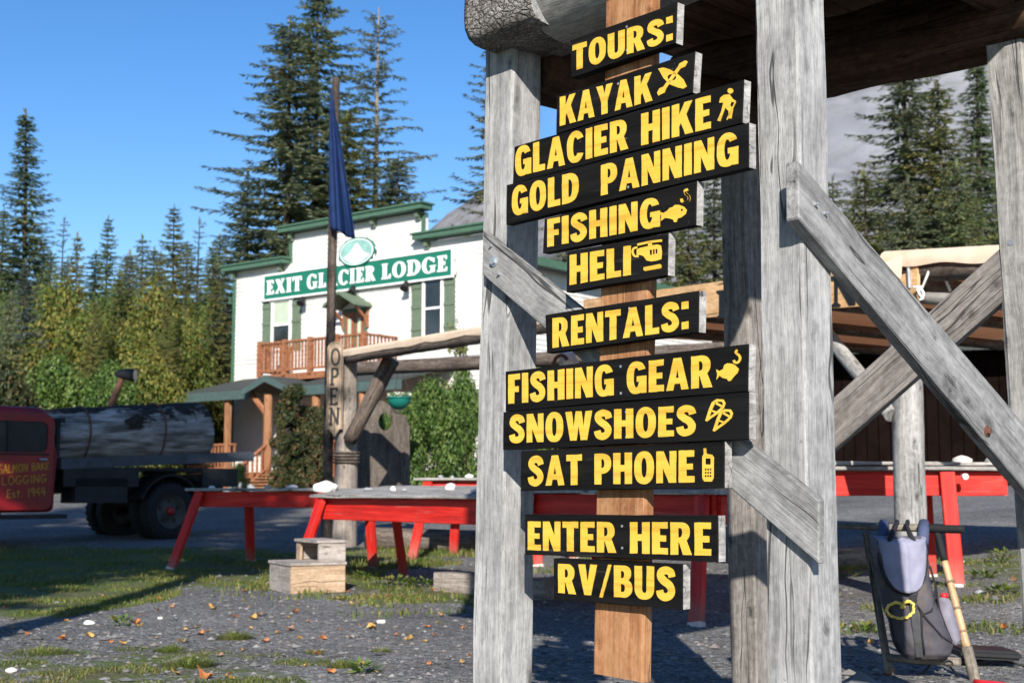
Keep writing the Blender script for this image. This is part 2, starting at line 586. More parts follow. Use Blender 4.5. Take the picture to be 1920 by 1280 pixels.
M['grey_stone'] = plain('grey_stone', (.30, .31, .32), .85, .3, 9, .2, 0, .4)
M['white_rope'] = plain('white_rope', (.72, .71, .68), .85, .12, 60)
M['navy'] = plain('navy_flag_cloth', (.006, .021, .082), .75, .2, 6, .2)

def canvas():
    m, nt, bs = newmat('tan_canvas')
    v, _ = coords(nt, (1, 1, 1))
    n = tex(nt, v, 2.5, 5, .6)
    c = ramp(nt, n, [(.3, (.72, .54, .39)), (.7, (.82, .68, .53))])
    f = tex(nt, v, 14, 4, .6)
    c = mixc(nt, ramp(nt, f, [(.6, (0, 0, 0)), (.75, (.35, .35, .35))]), c, (.40, .27, .17))
    nt.links.new(c, bs.inputs['Base Color'])
    bs.inputs['Roughness'].default_value = .85
    bs.inputs['Specular IOR Level'].default_value = .15
    tr = nt.nodes.new("ShaderNodeBsdfTranslucent"); tr.inputs[0].default_value = (.55, .20, .07, 1)
    mx = nt.nodes.new("ShaderNodeMixShader"); mx.inputs[0].default_value = .2
    nt.links.new(bs.outputs[0], mx.inputs[1]); nt.links.new(tr.outputs[0], mx.inputs[2])
    nt.links.new(mx.outputs[0], nt.nodes['Material Output'].inputs[0])
    bump(nt, bs, n, .4, .03)
    return m
M['canvas'] = canvas()
# ------------------------------------------------------------------ ground
def ground():
    def axis(lo, hi, step, far_lo, far_hi):
        a = []
        x = lo
        while x <= hi + 1e-6: a.append(x); x += step
        st = step; x = hi
        while x < far_hi:
            st *= 1.22; x += st; a.append(min(x, far_hi))
        st = step; x = lo; b = []
        while x > far_lo:
            st *= 1.22; x -= st; b.append(max(x, far_lo))
        return b[::-1] + a
    xs = axis(-12, 8, .2, -3500, 3500)
    ys = axis(4.5, 30, .2, -400, 5000)
    vs = []; att = []
    for y in ys:
        for x in xs:
            vs.append((x, y, tz(x, y)))
            n1 = noise.noise(Vector((x * .5, y * .5, 2))) ; n2 = noise.noise(Vector((x * 1.7, y * 1.7, 9)))
            # lawn to the left, running back to the truck, then a gravel lane behind it
            edge = -3.45 + .25 * n1 + .15 * n2
            g = sstep(edge + .35, edge - .35, x) * sstep(10.2, 11.4, y + n2 * .8) * sstep(20.5, 18.6, y)
            g = max(g, sstep(-1.2, -2.2, x + n1) * sstep(12.5, 14.5, y) * sstep(20.0, 18.2, y) * .8)
            # thin dry turf in the near left corner
            g = max(g, sstep(-.9 + .5 * n1, -1.9 + .5 * n1, x) * sstep(9.3, 8.2, y + .9 * n2) * (.55 + .45 * n2))
            # a strip of weeds along the tables
            g = max(g, .7 * sstep(.7, .2, abs((y - 14.2) + .81 / .588 * (x + 1.6)) * .5 + .35 * n2) * sstep(1.0, -.5, x) * sstep(17, 15.5, y))
            g = max(g, sstep(.1, .5, n1 + .4 * n2) * sstep(1.5, 3.0, x) * sstep(9.0, 10.5, y) * sstep(20, 15, y) * .6)
            # forest floor far back
            far = sstep(48, 56, y + n1) 
            att.append((max(0, min(1, g)), far))
    nx = len(xs)
    fs = [(j*nx+i, j*nx+i+1, (j+1)*nx+i+1, (j+1)*nx+i) for j in range(len(ys)-1) for i in range(nx-1)]
    me = bpy.data.meshes.new("ground")
    me.from_pydata(vs, [], fs)
    a = me.attributes.new("turf", 'FLOAT', 'POINT'); a.data.foreach_set('value', [t[0] for t in att])
    a = me.attributes.new("forest", 'FLOAT', 'POINT'); a.data.foreach_set('value', [t[1] for t in att])
    me.polygons.foreach_set('use_smooth', [True] * len(fs))
    m, nt, bs = newmat('gravel_and_turf')
    g = nt.nodes.new("ShaderNodeNewGeometry")
    P = g.outputs['Position']
    cell = vor(nt, P, 58.0, 'F1', 'Color')
    dist = vor(nt, P, 58.0)
    cell2 = vor(nt, P, 24.0, 'F1', 'Color')
    dist2 = vor(nt, P, 24.0)
    sep = nt.nodes.new("ShaderNodeSeparateColor"); nt.links.new(cell, sep.inputs[0])
    sep2 = nt.nodes.new("ShaderNodeSeparateColor"); nt.links.new(cell2, sep2.inputs[0])
    c = ramp(nt, sep.outputs[0], [(0, (.074, .074, .074)), (.45, (.145, .144, .142)), (.8, (.205, .203, .199)), (.97, (.33, .325, .315))])
    c = mixc(nt, ramp(nt, sep2.outputs[1], [(.72, (0, 0, 0)), (.76, (1, 1, 1))]), c, ramp(nt, sep2.outputs[0], [(0, (.085, .085, .085)), (.6, (.172, .171, .169)), (1, (.28, .276, .268))]))
    big = tex(nt, P, .55, 5, .6)
    c = mixc(nt, .75, c, ramp(nt, big, [(.3, (.55, .55, .56)), (.5, (.95, .95, .95)), (.72, (1.35, 1.33, 1.28))]), 'MULTIPLY')
    fine = tex(nt, P, 3.2, 6, .7)
    c = mixc(nt, ramp(nt, fine, [(.50, (0, 0, 0)), (.66, (.6, .6, .6))]), c, (.125, .108, .088))
    # turf
    at_ = nt.nodes.new("ShaderNodeAttribute"); at_.attribute_name = "turf"
    n5 = tex(nt, P, 5.5, 6, .7)
    tf = math_(nt, 'ADD', at_.outputs['Fac'], math_(nt, 'MULTIPLY', math_(nt, 'SUBTRACT', n5, .5), 1.6))
    tfm = ramp(nt, tf, [(.42, (0, 0, 0)), (.62, (.9, .9, .9))])
    n6 = tex(nt, P, 1.1, 5, .65)
    tc_ = ramp(nt, n6, [(.3, (.10, .085, .045)), (.45, (.105, .115, .035)), (.6, (.075, .115, .022)), (.75, (.17, .15, .07))])
    c = mixc(nt, tfm, c, tc_)
    af = nt.nodes.new("ShaderNodeAttribute"); af.attribute_name = "forest"
    c = mixc(nt, af.outputs['Fac'], c, (.035, .042, .018))
    nt.links.new(c, bs.inputs['Base Color'])
    bs.inputs['Roughness'].default_value = .95
    bs.inputs['Specular IOR Level'].default_value = .15
    h = math_(nt, 'ADD', math_(nt, 'MULTIPLY', dist, -1.0), math_(nt, 'ADD', math_(nt, 'MULTIPLY', dist2, -1.2), math_(nt, 'MULTIPLY', n5, 2.0)))
    bump(nt, bs, h, 1.0, .012)
    o = link("ground", me, m)
    tag(o, kind='structure', label='grey gravel yard with patches of turf', cat='ground')
ground()

def mountain():
    prof = [(-900, 640), (200, 600), (560, 545), (700, 490), (790, 450), (850, 408), (905, 366), (1000, 335), (1200, 250), (1340, 215), (1450, 190), (1550, 186), (1640, 160), (1700, 132), (1770, 110), (1830, 92), (1920, 66), (2100, 45), (2600, 160), (3200, 300)]
    Y0 = 950.0
    def ridge(px):
        for (a, b), (c, d) in zip(prof, prof[1:]):
            if a <= px <= c: return b + (d - b) * (px - a) / (c - a)
        return 600
    vs = []; fs = []
    nu, nv = 240, 44
    for j in range(nv + 1):
        t = j / nv
        for i in range(nu + 1):
            px = -900 + 4100 * i / nu
            top = at(px, ridge(px), Y0)
            y = 330 + (Y0 - 330) * t
            x = top.x * (y / Y0) * (.9 + .1 * t)
            base = 12.0
            zz = base + (top.z - base) * (t ** 1.5)
            q = Vector((x * .006, y * .006, 0))
            zz += (noise.noise(q * 1.0) * 22 + noise.noise(q * 3) * 10 + noise.noise(q * 9) * 4.0) * min(1, t * 1.4) * (1 if t < .98 else .45)
            vs.append((x, y, zz))
    for j in range(nv):
        for i in range(nu):
            a = j * (nu + 1) + i
            fs.append((a, a + 1, a + nu + 2, a + nu + 1))
    # back side so that the ridge is solid
    n0 = len(vs)
    for i in range(nu + 1):
        p = vs[nv * (nu + 1) + i]
        vs.append((p[0] * 1.3, p[1] + 500, 0))
    for i in range(nu):
        a = nv * (nu + 1) + i
        fs.append((a, a + 1, n0 + i + 1, n0 + i))
    me = bpy.data.meshes.new("mountain")
    me.from_pydata(vs, [], fs)
    me.polygons.foreach_set('use_smooth', [True] * len(fs))
    m, nt, bs = newmat('scree_and_scrub')
    g = nt.nodes.new("ShaderNodeNewGeometry")
    n1 = tex(nt, g.outputs['Position'], .02, 8, .65)
    n2 = tex(nt, g.outputs['Position'], .11, 6, .7)
    c = ramp(nt, n1, [(.38, (.085, .085, .098)), (.5, (.14, .138, .155)), (.62, (.21, .205, .22))])
    c = mixc(nt, ramp(nt, n2, [(.48, (0, 0, 0)), (.66, (.75, .75, .75))]), c, (.075, .085, .05))
    c = mixc(nt, ramp(nt, n2, [(.28, (.5, .5, .5)), (.42, (0, 0, 0))]), c, (.17, .10, .055))
    nt.links.new(c, bs.inputs['Base Color'])
    bs.inputs['Roughness'].default_value = 1
    bs.inputs['Specular IOR Level'].default_value = 0
    tag(link("mountain", me, m), kind='structure', label='grey rocky mountain ridge behind the forest', cat='mountain')
mountain()

def mist():
    """a bank of valley cloud lying against the mountain, a soft volume"""
    c = at(1610, 265, 640)
    bm = bmesh.new()
    bmesh.ops.create_cube(bm, size=1.0)
    me = bpy.data.meshes.new("cloud_bank")
    bm.to_mesh(me); bm.free()
    m = bpy.data.materials.new('valley_cloud'); m.use_nodes = True
    nt = m.node_tree
    nt.nodes.remove(nt.nodes["Principled BSDF"])
    pv = nt.nodes.new("ShaderNodeVolumePrincipled")
    pv.inputs['Color'].default_value = (.86, .90, 1, 1)
    pv.inputs['Anisotropy'].default_value = -.25
    tc = nt.nodes.new("ShaderNodeTexCoord")
    n = nt.nodes.new("ShaderNodeTexNoise"); n.inputs['Scale'].default_value = 4.5; n.inputs['Detail'].default_value = 5
    mp = nt.nodes.new("ShaderNodeMapping"); mp.inputs['Scale'].default_value = (1.6, .6, 1)
    nt.links.new(tc.outputs['Object'], mp.inputs[0]); nt.links.new(mp.outputs[0], n.inputs['Vector'])
    ln = nt.nodes.new("ShaderNodeVectorMath"); ln.operation = 'LENGTH'
    nt.links.new(tc.outputs['Object'], ln.inputs[0])
    fall = ramp(nt, ln.outputs['Value'], [(.22, (1, 1, 1)), (.5, (0, 0, 0))])
    d = math_(nt, 'MULTIPLY', ramp(nt, n.outputs['Fac'], [(.42, (0, 0, 0)), (.66, (1, 1, 1))]), fall)
    nt.links.new(math_(nt, 'MULTIPLY', d, .0055), pv.inputs['Density'])
    nt.links.new(pv.outputs[0], nt.nodes['Material Output'].inputs['Volume'])
    o = link("cloud_bank", me, m, None, Matrix.Translation(c) @ Matrix.Diagonal((360, 150, 170, 1)))
    tag(o, 'white mist drifting across the mountain side', 'cloud', kind='stuff')
mist()

# ------------------------------------------------------------------ the timber tower
AL = R(43.4)
D_ = Vector((-math.sin(AL), math.cos(AL), 0))         # along the sign boards, away to the left
E_ = Vector((math.cos(AL), math.sin(AL), 0))          # square to them, away to the right
NN = -E_                                              # boards face this way
PA = Vector((-0.023, 4.80, 0))
PB = PA - D_ * 1.253
PC = PA + E_ * 1.437
PD = PB + E_ * 1.54
W = .15
ZT = 2.62
def tower():
    t = empty("timber_tower", ((PA + PD) / 2).to_tuple(), "weathered grey timber tower with bark log beam and diagonal braces carrying the black sign boards", "tower")
    lean = {'A': Vector((.018, 0, 0)), 'B': Vector((0, 0, 0)), 'C': Vector((-.004, 0, 0)), 'D': Vector((-.026, 0, 0))}
    for k, P, ww in (('A', PA, .150), ('B', PB, .150), ('C', PC, .135), ('D', PD, .150)):
        p0 = P + lean[k] * (-.25 - 1) + Vector((0, 0, -.25))
        p1 = P + lean[k] * (ZT - 1) + Vector((0, 0, ZT + {'B': .3, 'D': .12}.get(k, 0)))
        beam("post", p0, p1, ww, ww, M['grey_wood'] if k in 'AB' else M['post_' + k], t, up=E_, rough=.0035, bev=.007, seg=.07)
    # front log: bark left on its outer end
    zc = 2.80
    a0 = PA - D_ * .01 + Vector((0, 0, zc))
    a1 = PA - D_ * .345 + Vector((0, 0, zc - .005))
    log("bark_log", a0, a1, .212, .206, [M['bark'], M['grey_wood']], t, rough=.05, n=48, seg=.02, mi_end=1, sq=6.0)
    log("log_beam", PA - D_ * .30 + Vector((0, 0, zc - .02)), PB - D_ * .06 + Vector((0, 0, zc - .02)), .212, .208, M['log_grey'], t, rough=.09, n=28, seg=.05)
    # other log plates
    log("log_beam", PC + D_ * .3 + Vector((0, 0, 2.84)), PD - D_ * .35 + Vector((0, 0, 2.80)), .175, .165, M['shaded_log'], t, rough=.14, seg=.08)
    log("log_beam", PA + E_ * .11 + Vector((0, 0, 2.58)), PC + E_ * .25 + Vector((0, 0, 2.64)), .13, .15, M['shaded_log'], t, rough=.12)
    log("log_beam", PB + E_ * .10 + Vector((0, 0, 2.86)), PD + E_ * .3 + Vector((0, 0, 2.90)), .12, .11, M['shaded_log'], t, rough=.12)
    # deck, and an unseen boarded storey added to shade the yard behind
    mid = (PA + PD) / 2
    n = 12
    for i in range(n):
        f = (i + .5) / n - .5
        p = mid + D_ * (f * 2.24 - .02)
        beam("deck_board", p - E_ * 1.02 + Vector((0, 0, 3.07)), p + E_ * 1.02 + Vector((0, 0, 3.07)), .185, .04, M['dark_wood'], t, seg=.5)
    for sgn in (-1, 1):
        c = mid + E_ * (.98 * sgn) + Vector((0, 0, 4.05))
        b = MB()
        for i in range(10):
            f = (i + .5) / 10 - .5
            b.box(c + D_ * (f * 1.96), .19, .03, 1.9, math.atan2(D_.y, D_.x))
        b.build("parapet", M['dark_wood'], t)  # added above the view for its shadow
        c = mid + D_ * (.98 * sgn) + Vector((0, 0, 4.05))
        b = MB()
        for i in range(10):
            f = (i + .5) / 10 - .5
            b.box(c + E_ * (f * 1.88), .19, .03, 1.9, math.atan2(E_.y, E_.x))
        b.build("parapet", M['dark_wood'], t)  # likewise added, only its shadow shows
    # front diagonal brace (on the posts' front faces)
    P0 = PA + NN * (W / 2 + .030)
    def poly_brace(name, pxs, P0, N, off, mat):
        q = [onplane(x, y, P0, N) for x, y in pxs]
        # local frame with the grain along X
        x0 = (q[0] + q[1]) / 2; x1 = (q[2] + q[3]) / 2
        Mx = frame(x0, x1, N)
        inv = Mx.inverted()
        ql = [inv @ p for p in q]
        offl = inv.to_3x3() @ off
        bm = bmesh.new()
        va = [bm.verts.new(p) for p in ql]; vb = [bm.verts.new(p + offl) for p in ql]
        bm.faces.new(va); bm.faces.new(vb[::-1])
        for i in range(4):
            bm.faces.new((va[i], vb[i], vb[(i + 1) % 4], va[(i + 1) % 4]))
        bmesh.ops.bevel(bm, geom=list(bm.edges), offset=.004, segments=1, affect='EDGES')
        bmesh.ops.recalc_face_normals(bm, faces=bm.faces)
        me = bpy.data.meshes.new(name); bm.to_mesh(me); bm.free()
        return link(name, me, mat, t, Mx)
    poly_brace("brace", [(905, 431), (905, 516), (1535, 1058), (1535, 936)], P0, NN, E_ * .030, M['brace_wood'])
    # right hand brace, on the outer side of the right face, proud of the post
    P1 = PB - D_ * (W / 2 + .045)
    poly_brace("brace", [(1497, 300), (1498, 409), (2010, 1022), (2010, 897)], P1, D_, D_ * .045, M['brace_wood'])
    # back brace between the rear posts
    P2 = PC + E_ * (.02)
    poly_brace("brace", [(1893, 449), (1893, 553), (1520, 880), (1520, 783)], P2, NN, E_ * .045, M['rear_brace'])
    # left-hand plank across the rear left, just its end shows between the boards
    # hardware
    def bolt(p, n, r=.013, mat='galv'):
        b = MB()
        u = n.orthogonal().normalized(); v = n.cross(u)
        for rr, h0, h1, k in ((r * 1.5, 0, .004, 16), (r, .004, .014, 6)):
            pts0 = [p + n * h0 + (u * math.cos(2*math.pi*i/k) + v * math.sin(2*math.pi*i/k)) * rr for i in range(k)]
            b.quadprism(pts0, n * (h1 - h0))
        b.build("bolt", M[mat], t, fix=True)
    bolt(onplane(927, 490, P0, NN), NN)
    bolt(onplane(922, 461, P0, NN), NN, .004)
    bolt(onplane(937, 514, P0, NN), NN, .004)
    bolt(onplane(1898, 455, PD + NN * (W / 2 + .004), NN), NN, .014)
    pb = onplane(1850, 808, P1, D_)
    bolt(pb, -D_, .012, 'rust')
    for x, y in ((1527, 383), (1545, 400)): bolt(onplane(x, y, P1, D_), -D_, .004)
    return t
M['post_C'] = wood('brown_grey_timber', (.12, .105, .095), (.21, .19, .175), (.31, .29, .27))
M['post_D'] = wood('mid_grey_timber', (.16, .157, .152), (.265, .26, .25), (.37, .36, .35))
M['rear_brace'] = wood('brown_grey_plank', (.13, .115, .105), (.21, .19, .178), (.30, .275, .26))  # browner grey plank for the back brace
M['shaded_log'] = wood('shaded_brown_log', (.03, .018, .012), (.06, .035, .022), (.10, .06, .04), grain=(1.2, 12, 12))  # brown taken darker, the shade under the deck put into the colour
tower()

# ------------------------------------------------------------------ lettering
def earc(cx, cy, rx, ry, a0, a1, n=14, p=2.35):
    out = []
    for i in range(n + 1):
        a = R(a0 + (a1 - a0) * i / n)
        c, s = math.cos(a), math.sin(a)
        out.append((cx + rx * math.copysign(abs(c) ** (2 / p), c), cy + ry * math.copysign(abs(s) ** (2 / p), s)))
    return out

def thick(path, wid):
    """closed outline of a polyline given width (Catmull-Rom smoothed)"""
    P = [Vector((*p, 0)) for p in path]
    pts = []
    for i in range(len(P) - 1):
        a = P[max(0, i - 1)]; b = P[i]; c = P[i + 1]; d = P[min(len(P) - 1, i + 2)]
        for k in range(5):
            t = k / 5
            pts.append(.5 * ((2 * b) + (c - a) * t + (2 * a - 5 * b + 4 * c - d) * t * t + (-a + 3 * b - 3 * c + d) * t ** 3))
    pts.append(P[-1])
    L = []; Rr = []
    for i, p in enumerate(pts):
        t = pts[min(i + 1, len(pts) - 1)] - pts[max(i - 1, 0)]
        n = Vector((-t.y, t.x, 0)).normalized()
        f = i / (len(pts) - 1)
        ww = wid(f) if callable(wid) else wid
        L.append(p + n * ww / 2); Rr.append(p - n * ww / 2)
    return [(p.x, p.y) for p in L] + [(p.x, p.y) for p in Rr[::-1]]

def bold():
    g = {}
    g['I'] = (.26, [[(0, 0), (.26, 0), (.26, 1), (0, 1)]])
    g['L'] = (.52, [[(0, 0), (.52, 0), (.52, .21), (.26, .21), (.26, 1), (0, 1)]])
    g['T'] = (.62, [[(.18, 0), (.44, 0), (.44, .79), (.62, .79), (.62, 1), (0, 1), (0, .79), (.18, .79)]])
    g['E'] = (.54, [[(0, 0), (.54, 0), (.54, .2), (.26, .2), (.26, .4), (.48, .4), (.48, .59), (.26, .59), (.26, .8), (.53, .8), (.53, 1), (0, 1)]])
    g['F'] = (.52, [[(0, 0), (.26, 0), (.26, .38), (.46, .38), (.46, .58), (.26, .58), (.26, .8), (.52, .8), (.52, 1), (0, 1)]])
    g['H'] = (.70, [[(0, 0), (.26, 0), (.26, .4), (.44, .4), (.44, 0), (.70, 0), (.70, 1), (.44, 1), (.44, .61), (.26, .61), (.26, 1), (0, 1)]])
    g['N'] = (.70, [[(0, 0), (.22, 0), (.22, .52), (.45, 0), (.70, 0), (.70, 1), (.48, 1), (.48, .46), (.25, 1), (0, 1)]])
    g['K'] = (.76, [[(0, 0), (.26, 0), (.26, .27), (.34, .40), (.49, 0), (.77, 0), (.52, .62), (.75, 1), (.47, 1), (.26, .63), (.26, 1), (0, 1)]])
    g['A'] = (.78, [[(0, 0), (.24, 0), (.285, .19), (.495, .19), (.54, 0), (.78, 0), (.52, 1), (.26, 1)], [(.33, .38), (.39, .68), (.45, .38)]])
    g['V'] = (.74, [[(0, 1), (.27, 1), (.37, .36), (.48, 1), (.74, 1), (.50, 0), (.24, 0)]])
    g['W'] = (1.06, [[(0, 1), (.25, 1), (.33, .40), (.42, 1), (.64, 1), (.73, .40), (.81, 1), (1.06, 1), (.86, 0), (.62, 0), (.53, .55), (.44, 0), (.20, 0)]])
    g['Y'] = (.74, [[(0, 1), (.28, 1), (.37, .66), (.46, 1), (.74, 1), (.50, .42), (.50, 0), (.24, 0), (.24, .42)]])
    g['/'] = (.46, [[(0, -.04), (.12, -.04), (.46, 1.02), (.34, 1.02)]])
    g[':'] = (.24, [[(0, .02), (.24, .02), (.24, .28), (0, .28)], [(0, .70), (.24, .70), (.24, .96), (0, .96)]])
    g['O'] = (.72, [earc(.36, .5, .36, .52, 0, 345, 30), earc(.36, .5, .105, .31, 0, 345, 22)])
    g['U'] = (.70, [[(0, 1), *earc(.35, .34, .35, .36, 180, 360, 16), (.70, 1), (.44, 1), *earc(.35, .31, .09, .12, 360, 180, 8), (.26, 1)]])
    g['D'] = (.70, [[(0, 0), *earc(.28, .5, .42, .5, -90, 90, 20), (0, 1)], [(.26, .2), (.26, .8), *earc(.29, .5, .15, .3, 90, -90, 14)]])
    g['P'] = (.64, [[(0, 0), (.26, 0), (.26, .34), *earc(.31, .67, .33, .33, -90, 90, 14), (0, 1)], [(.26, .53), (.26, .82), *earc(.31, .675, .085, .145, 90, -90, 8)]])
    g['R'] = (.72, [[(0, 0), (.26, 0), (.26, .37), (.30, .37), (.43, 0), (.72, 0), (.545, .43), *earc(.32, .69, .33, .31, -38, 90, 12), (0, 1)], [(.26, .54), (.26, .82), *earc(.32, .68, .085, .14, 90, -90, 8)]])
    g['B'] = (.68, [[(0, 0), *earc(.33, .29, .35, .29, -90, 52, 12), (.54, .53), *earc(.31, .75, .33, .25, -30, 90, 10), (0, 1)], [(.25, .18), (.25, .42), *earc(.33, .30, .09, .12, 90, -90, 8)], [(.25, .61), (.25, .83), *earc(.31, .72, .08, .11, 90, -90, 8)]])
    g['C'] = (.70, [[*earc(.36, .5, .36, .52, 26, 334, 26), *earc(.36, .5, .11, .31, 318, 42, 18)]])
    g['G'] = (.73, [[*earc(.36, .5, .36, .52, 26, 300, 24), (.54, .09), (.56, 0), (.73, 0), (.73, .54), (.38, .54), (.38, .37), (.47, .37), *earc(.36, .5, .11, .31, 318, 42, 16)]])
    g['S'] = (.66, [thick([(.545, .70), (.50, .835), (.345, .895), (.17, .84), (.14, .70), (.27, .575), (.42, .48), (.525, .33), (.485, .17), (.32, .10), (.15, .155), (.105, .30)], .235)])
    g[' '] = (.42, [])
    return g
BOLD = bold()

def fill(loops, depth=.003, z0=0.0):
    """prism from outline + holes (2D, in local metres)"""
    V3 = [[Vector((x, y, 0)) for x, y in l] for l in loops]
    tris = tessellate_polygon(V3)
    flat = [p for l in V3 for p in l]
    n = len(flat)
    vs = [(p.x, p.y, z0) for p in flat] + [(p.x, p.y, z0 + depth) for p in flat]
    fs = []
    for a, b, c in tris:
        nz = (flat[b] - flat[a]).cross(flat[c] - flat[a]).z
        if abs(nz) < 1e-14: continue
        fs.append((n + a, n + b, n + c) if nz > 0 else (n + a, n + c, n + b))
    k = 0
    for l in V3:
        m = len(l)
        for i in range(m):
            j = (i + 1) % m
            fs.append((k + i, k + j, n + k + j, n + k + i))
        k += m
    return vs, fs

def text_polys(txt, gap=.10):
    """words, each a list of glyph loop groups; the whole line has width 1, height 1"""
    x = 0; out = [[]]
    for ch in txt:
        w_, loops = BOLD[ch]
        if ch == ' ' and out[-1]: out.append([])
        for gr in ([loops] if ch != ':' else [[l] for l in loops]):
            if gr: out[-1].append([[(px + x, py) for px, py in l] for l in gr])
        x += w_ + (gap if ch != ' ' else 0)
    x -= gap
    return [[[[(px / x, py) for px, py in l] for l in gr] for gr in word] for word in out]

def wobble(l, amp, seed):
    out = []
    # split long edges so hand-cut wander shows
    m = len(l)
    for i in range(m):
        a = Vector((*l[i], 0)); b = Vector((*l[(i + 1) % m], 0))
        k = max(1, int((b - a).length / .012))
        for j in range(k):
            p = a.lerp(b, j / k)
            q = p * 42
            p = p + Vector((noise.noise(Vector((q.x, q.y, seed))), noise.noise(Vector((q.x + 9, q.y, seed + 3.3))), 0)) * amp
            out.append((p.x, p.y))
    return out

# zoomed crops used while measuring: (origin x, origin y, scale)
Z1 = (860, 0, 580 / 1904); Z2 = (860, 330, 580 / 1904); Z3 = (860, 620, 580 / 1904); Z4 = (860, 890, 580 / 1904)
SP0 = PA + NN * (W / 2 + .090)
BT = .035
def board_frame(o):
    Mx = Matrix((-D_, Vector((0, 0, 1)), NN)).transposed().to_4x4()
    Mx.translation = o
    return Mx

def zpx(Z, x, y): return (Z[0] + x * Z[2], Z[1] + y * Z[2])

def sign(txt, Z, corners, tq, icons, label, seed):
    c = [onplane(*zpx(Z, x, y), SP0, NN) for x, y in corners]      # LT LB RT RB
    o = (c[0] + c[1] + c[2] + c[3]) / 4
    t = empty("sign_board", (o + E_ * BT).to_tuple(), label, "sign", "black boards with yellow lettering on the sign post")
    Mx = board_frame(o)
    inv = Mx.inverted()
    l = [inv @ p for p in c]
    order = [l[1], l[3], l[2], l[0]]            # LB RB RT LT counter-clockwise
    bm = bmesh.new()
    # wavy sawn outline
    out = []
    for i in range(4):
        a = order[i]; b = order[(i + 1) % 4]
        k = 14 if i % 2 == 0 else 4
        for j in range(k):
            p = a.lerp(b, j / k)
            am = .0016 if j else 0
            p = p + Vector((noise.noise(p * 9 + Vector((seed, 0, 0))), noise.noise(p * 9 + Vector((0, seed, 5))), 0)) * am
            out.append(Vector((p.x, p.y, 0)))
    cc = Vector((0, 0, 0))
    vf = [bm.verts.new(p * 1.0 + (cc - p).normalized() * .003) for p in out]
    vm = [bm.verts.new(p + Vector((0, 0, -.003))) for p in out]
    vb = [bm.verts.new(p + Vector((0, 0, -BT))) for p in out]
    bm.faces.new(vf)
    n = len(out)
    for i in range(n):
        j = (i + 1) % n
        f1 = bm.faces.new((vm[i], vm[j], vf[j], vf[i]))
        f2 = bm.faces.new((vb[i], vb[j], vm[j], vm[i]))
        if 14 <= i < 18: f2.material_index = 1
        if 32 <= i: f2.material_index = 1
    bm.faces.new(vb[::-1])
    me = bpy.data.meshes.new("board"); bm.to_mesh(me); bm.free()
    link("board", me, [M['sign_black'], M['end_grain']], t, Mx)
    # lettering
    def pl(zx, zy):
        p = inv @ onplane(*zpx(Z, zx, zy), SP0, NN)
        return Vector((p.x, p.y))
    (xl, yt, yb), (xr, yt2, yb2) = tq
    lt, lb, rt, rb = pl(xl, yt), pl(xl, yb), pl(xr, yt2), pl(xr, yb2)
    def mp(s, q):
        bot = lb.lerp(rb, s); top = lt.lerp(rt, s)
        p = bot.lerp(top, q)
        return (p.x, p.y)
    for word in text_polys(txt):
        b = MB()
        for gr in word:
            loops = [wobble([mp(*p) for p in l_], .0013, seed) for l_ in gr]
            vs, fs = fill(loops, .0028, -.0004)
            b.add(vs, fs)
        b.build("lettering", M['yellow'], t, Mx)
    if icons:
        b = MB(); d = MB()
        for loops, kind in icons:
            L = [wobble([tuple(pl(x, y)) for x, y in l_], .0006, seed) for l_ in loops]
            # orient outlines
            vs, fs = fill(L, .0026 if kind == 'y' else .0036, -.0004)
            (b if kind == 'y' else d).add(vs, fs)
        b.build("pictogram", M['yellow'], t, Mx)
        if d.v: d.build("pictogram_detail", M['sign_black'], t, Mx)
    # screw heads where the board is fixed to the plank
    for zy in (.22, .78):
        q = onplane(1172 + 10 * math.sin(seed * 2.1), 600, SP0, NN)
        u = (inv @ q).x
        yb_ = order[0].y + (order[1].y - order[0].y) * (u - order[0].x) / (order[1].x - order[0].x)
        yt_ = order[3].y + (order[2].y - order[3].y) * (u - order[3].x) / (order[2].x - order[3].x)
        y = yb_ + (yt_ - yb_) * (zy + .05 * math.sin(seed + 9 * zy))
        vs, fs = fill([[(u + .0042 * math.cos(k * math.pi / 5), y + .0042 * math.sin(k * math.pi / 5)) for k in range(10)]], .0016, -.0004)
        b = MB(); b.add(vs, fs); b.build("screw", M['galv'], t, Mx)
    return t
M['end_grain'] = wood('bare_grey_end_grain', (.20, .195, .19), (.34, .33, .32), (.48, .465, .45), knots=False, grain=(20, 20, 6), fine=(90, 90, 20))

def circ(cx, cy, rx, ry, n=16): return [(cx + rx * math.cos(2*math.pi*i/n), cy + ry * math.sin(2*math.pi*i/n)) for i in range(n)]
def stroke(path, wd): return thick(path, wd)

kayak = [([[(1230, 425), (1262, 418), (1300, 428), (1350, 458), (1385, 492), (1405, 535), (1385, 548), (1350, 540), (1300, 520), (1262, 480)],
           circ(1314, 478, 28, 20, 14)], 'y'),
         ([[(1232, 590), (1224, 572), (1238, 545), (1262, 535), (1352, 412), (1362, 392), (1398, 374), (1412, 382), (1396, 412), (1368, 424), (1278, 548), (1268, 572)]], 'y2')]
hiker = [([circ(1674, 562, 17, 17)], 'y'),
         ([[(1640, 585), (1668, 583), (1690, 612), (1708, 622), (1704, 632), (1680, 628), (1672, 650), (1690, 672), (1680, 732), (1662, 730), (1664, 685), (1642, 664), (1612, 748), (1594, 744), (1618, 690), (1632, 632)]], 'y2'),
         ([[(1612, 604), (1634, 586), (1642, 592), (1628, 634), (1606, 634)]], 'y'),
         ([[(1703, 626), (1710, 628), (1656, 740), (1650, 736)]], 'y3')]
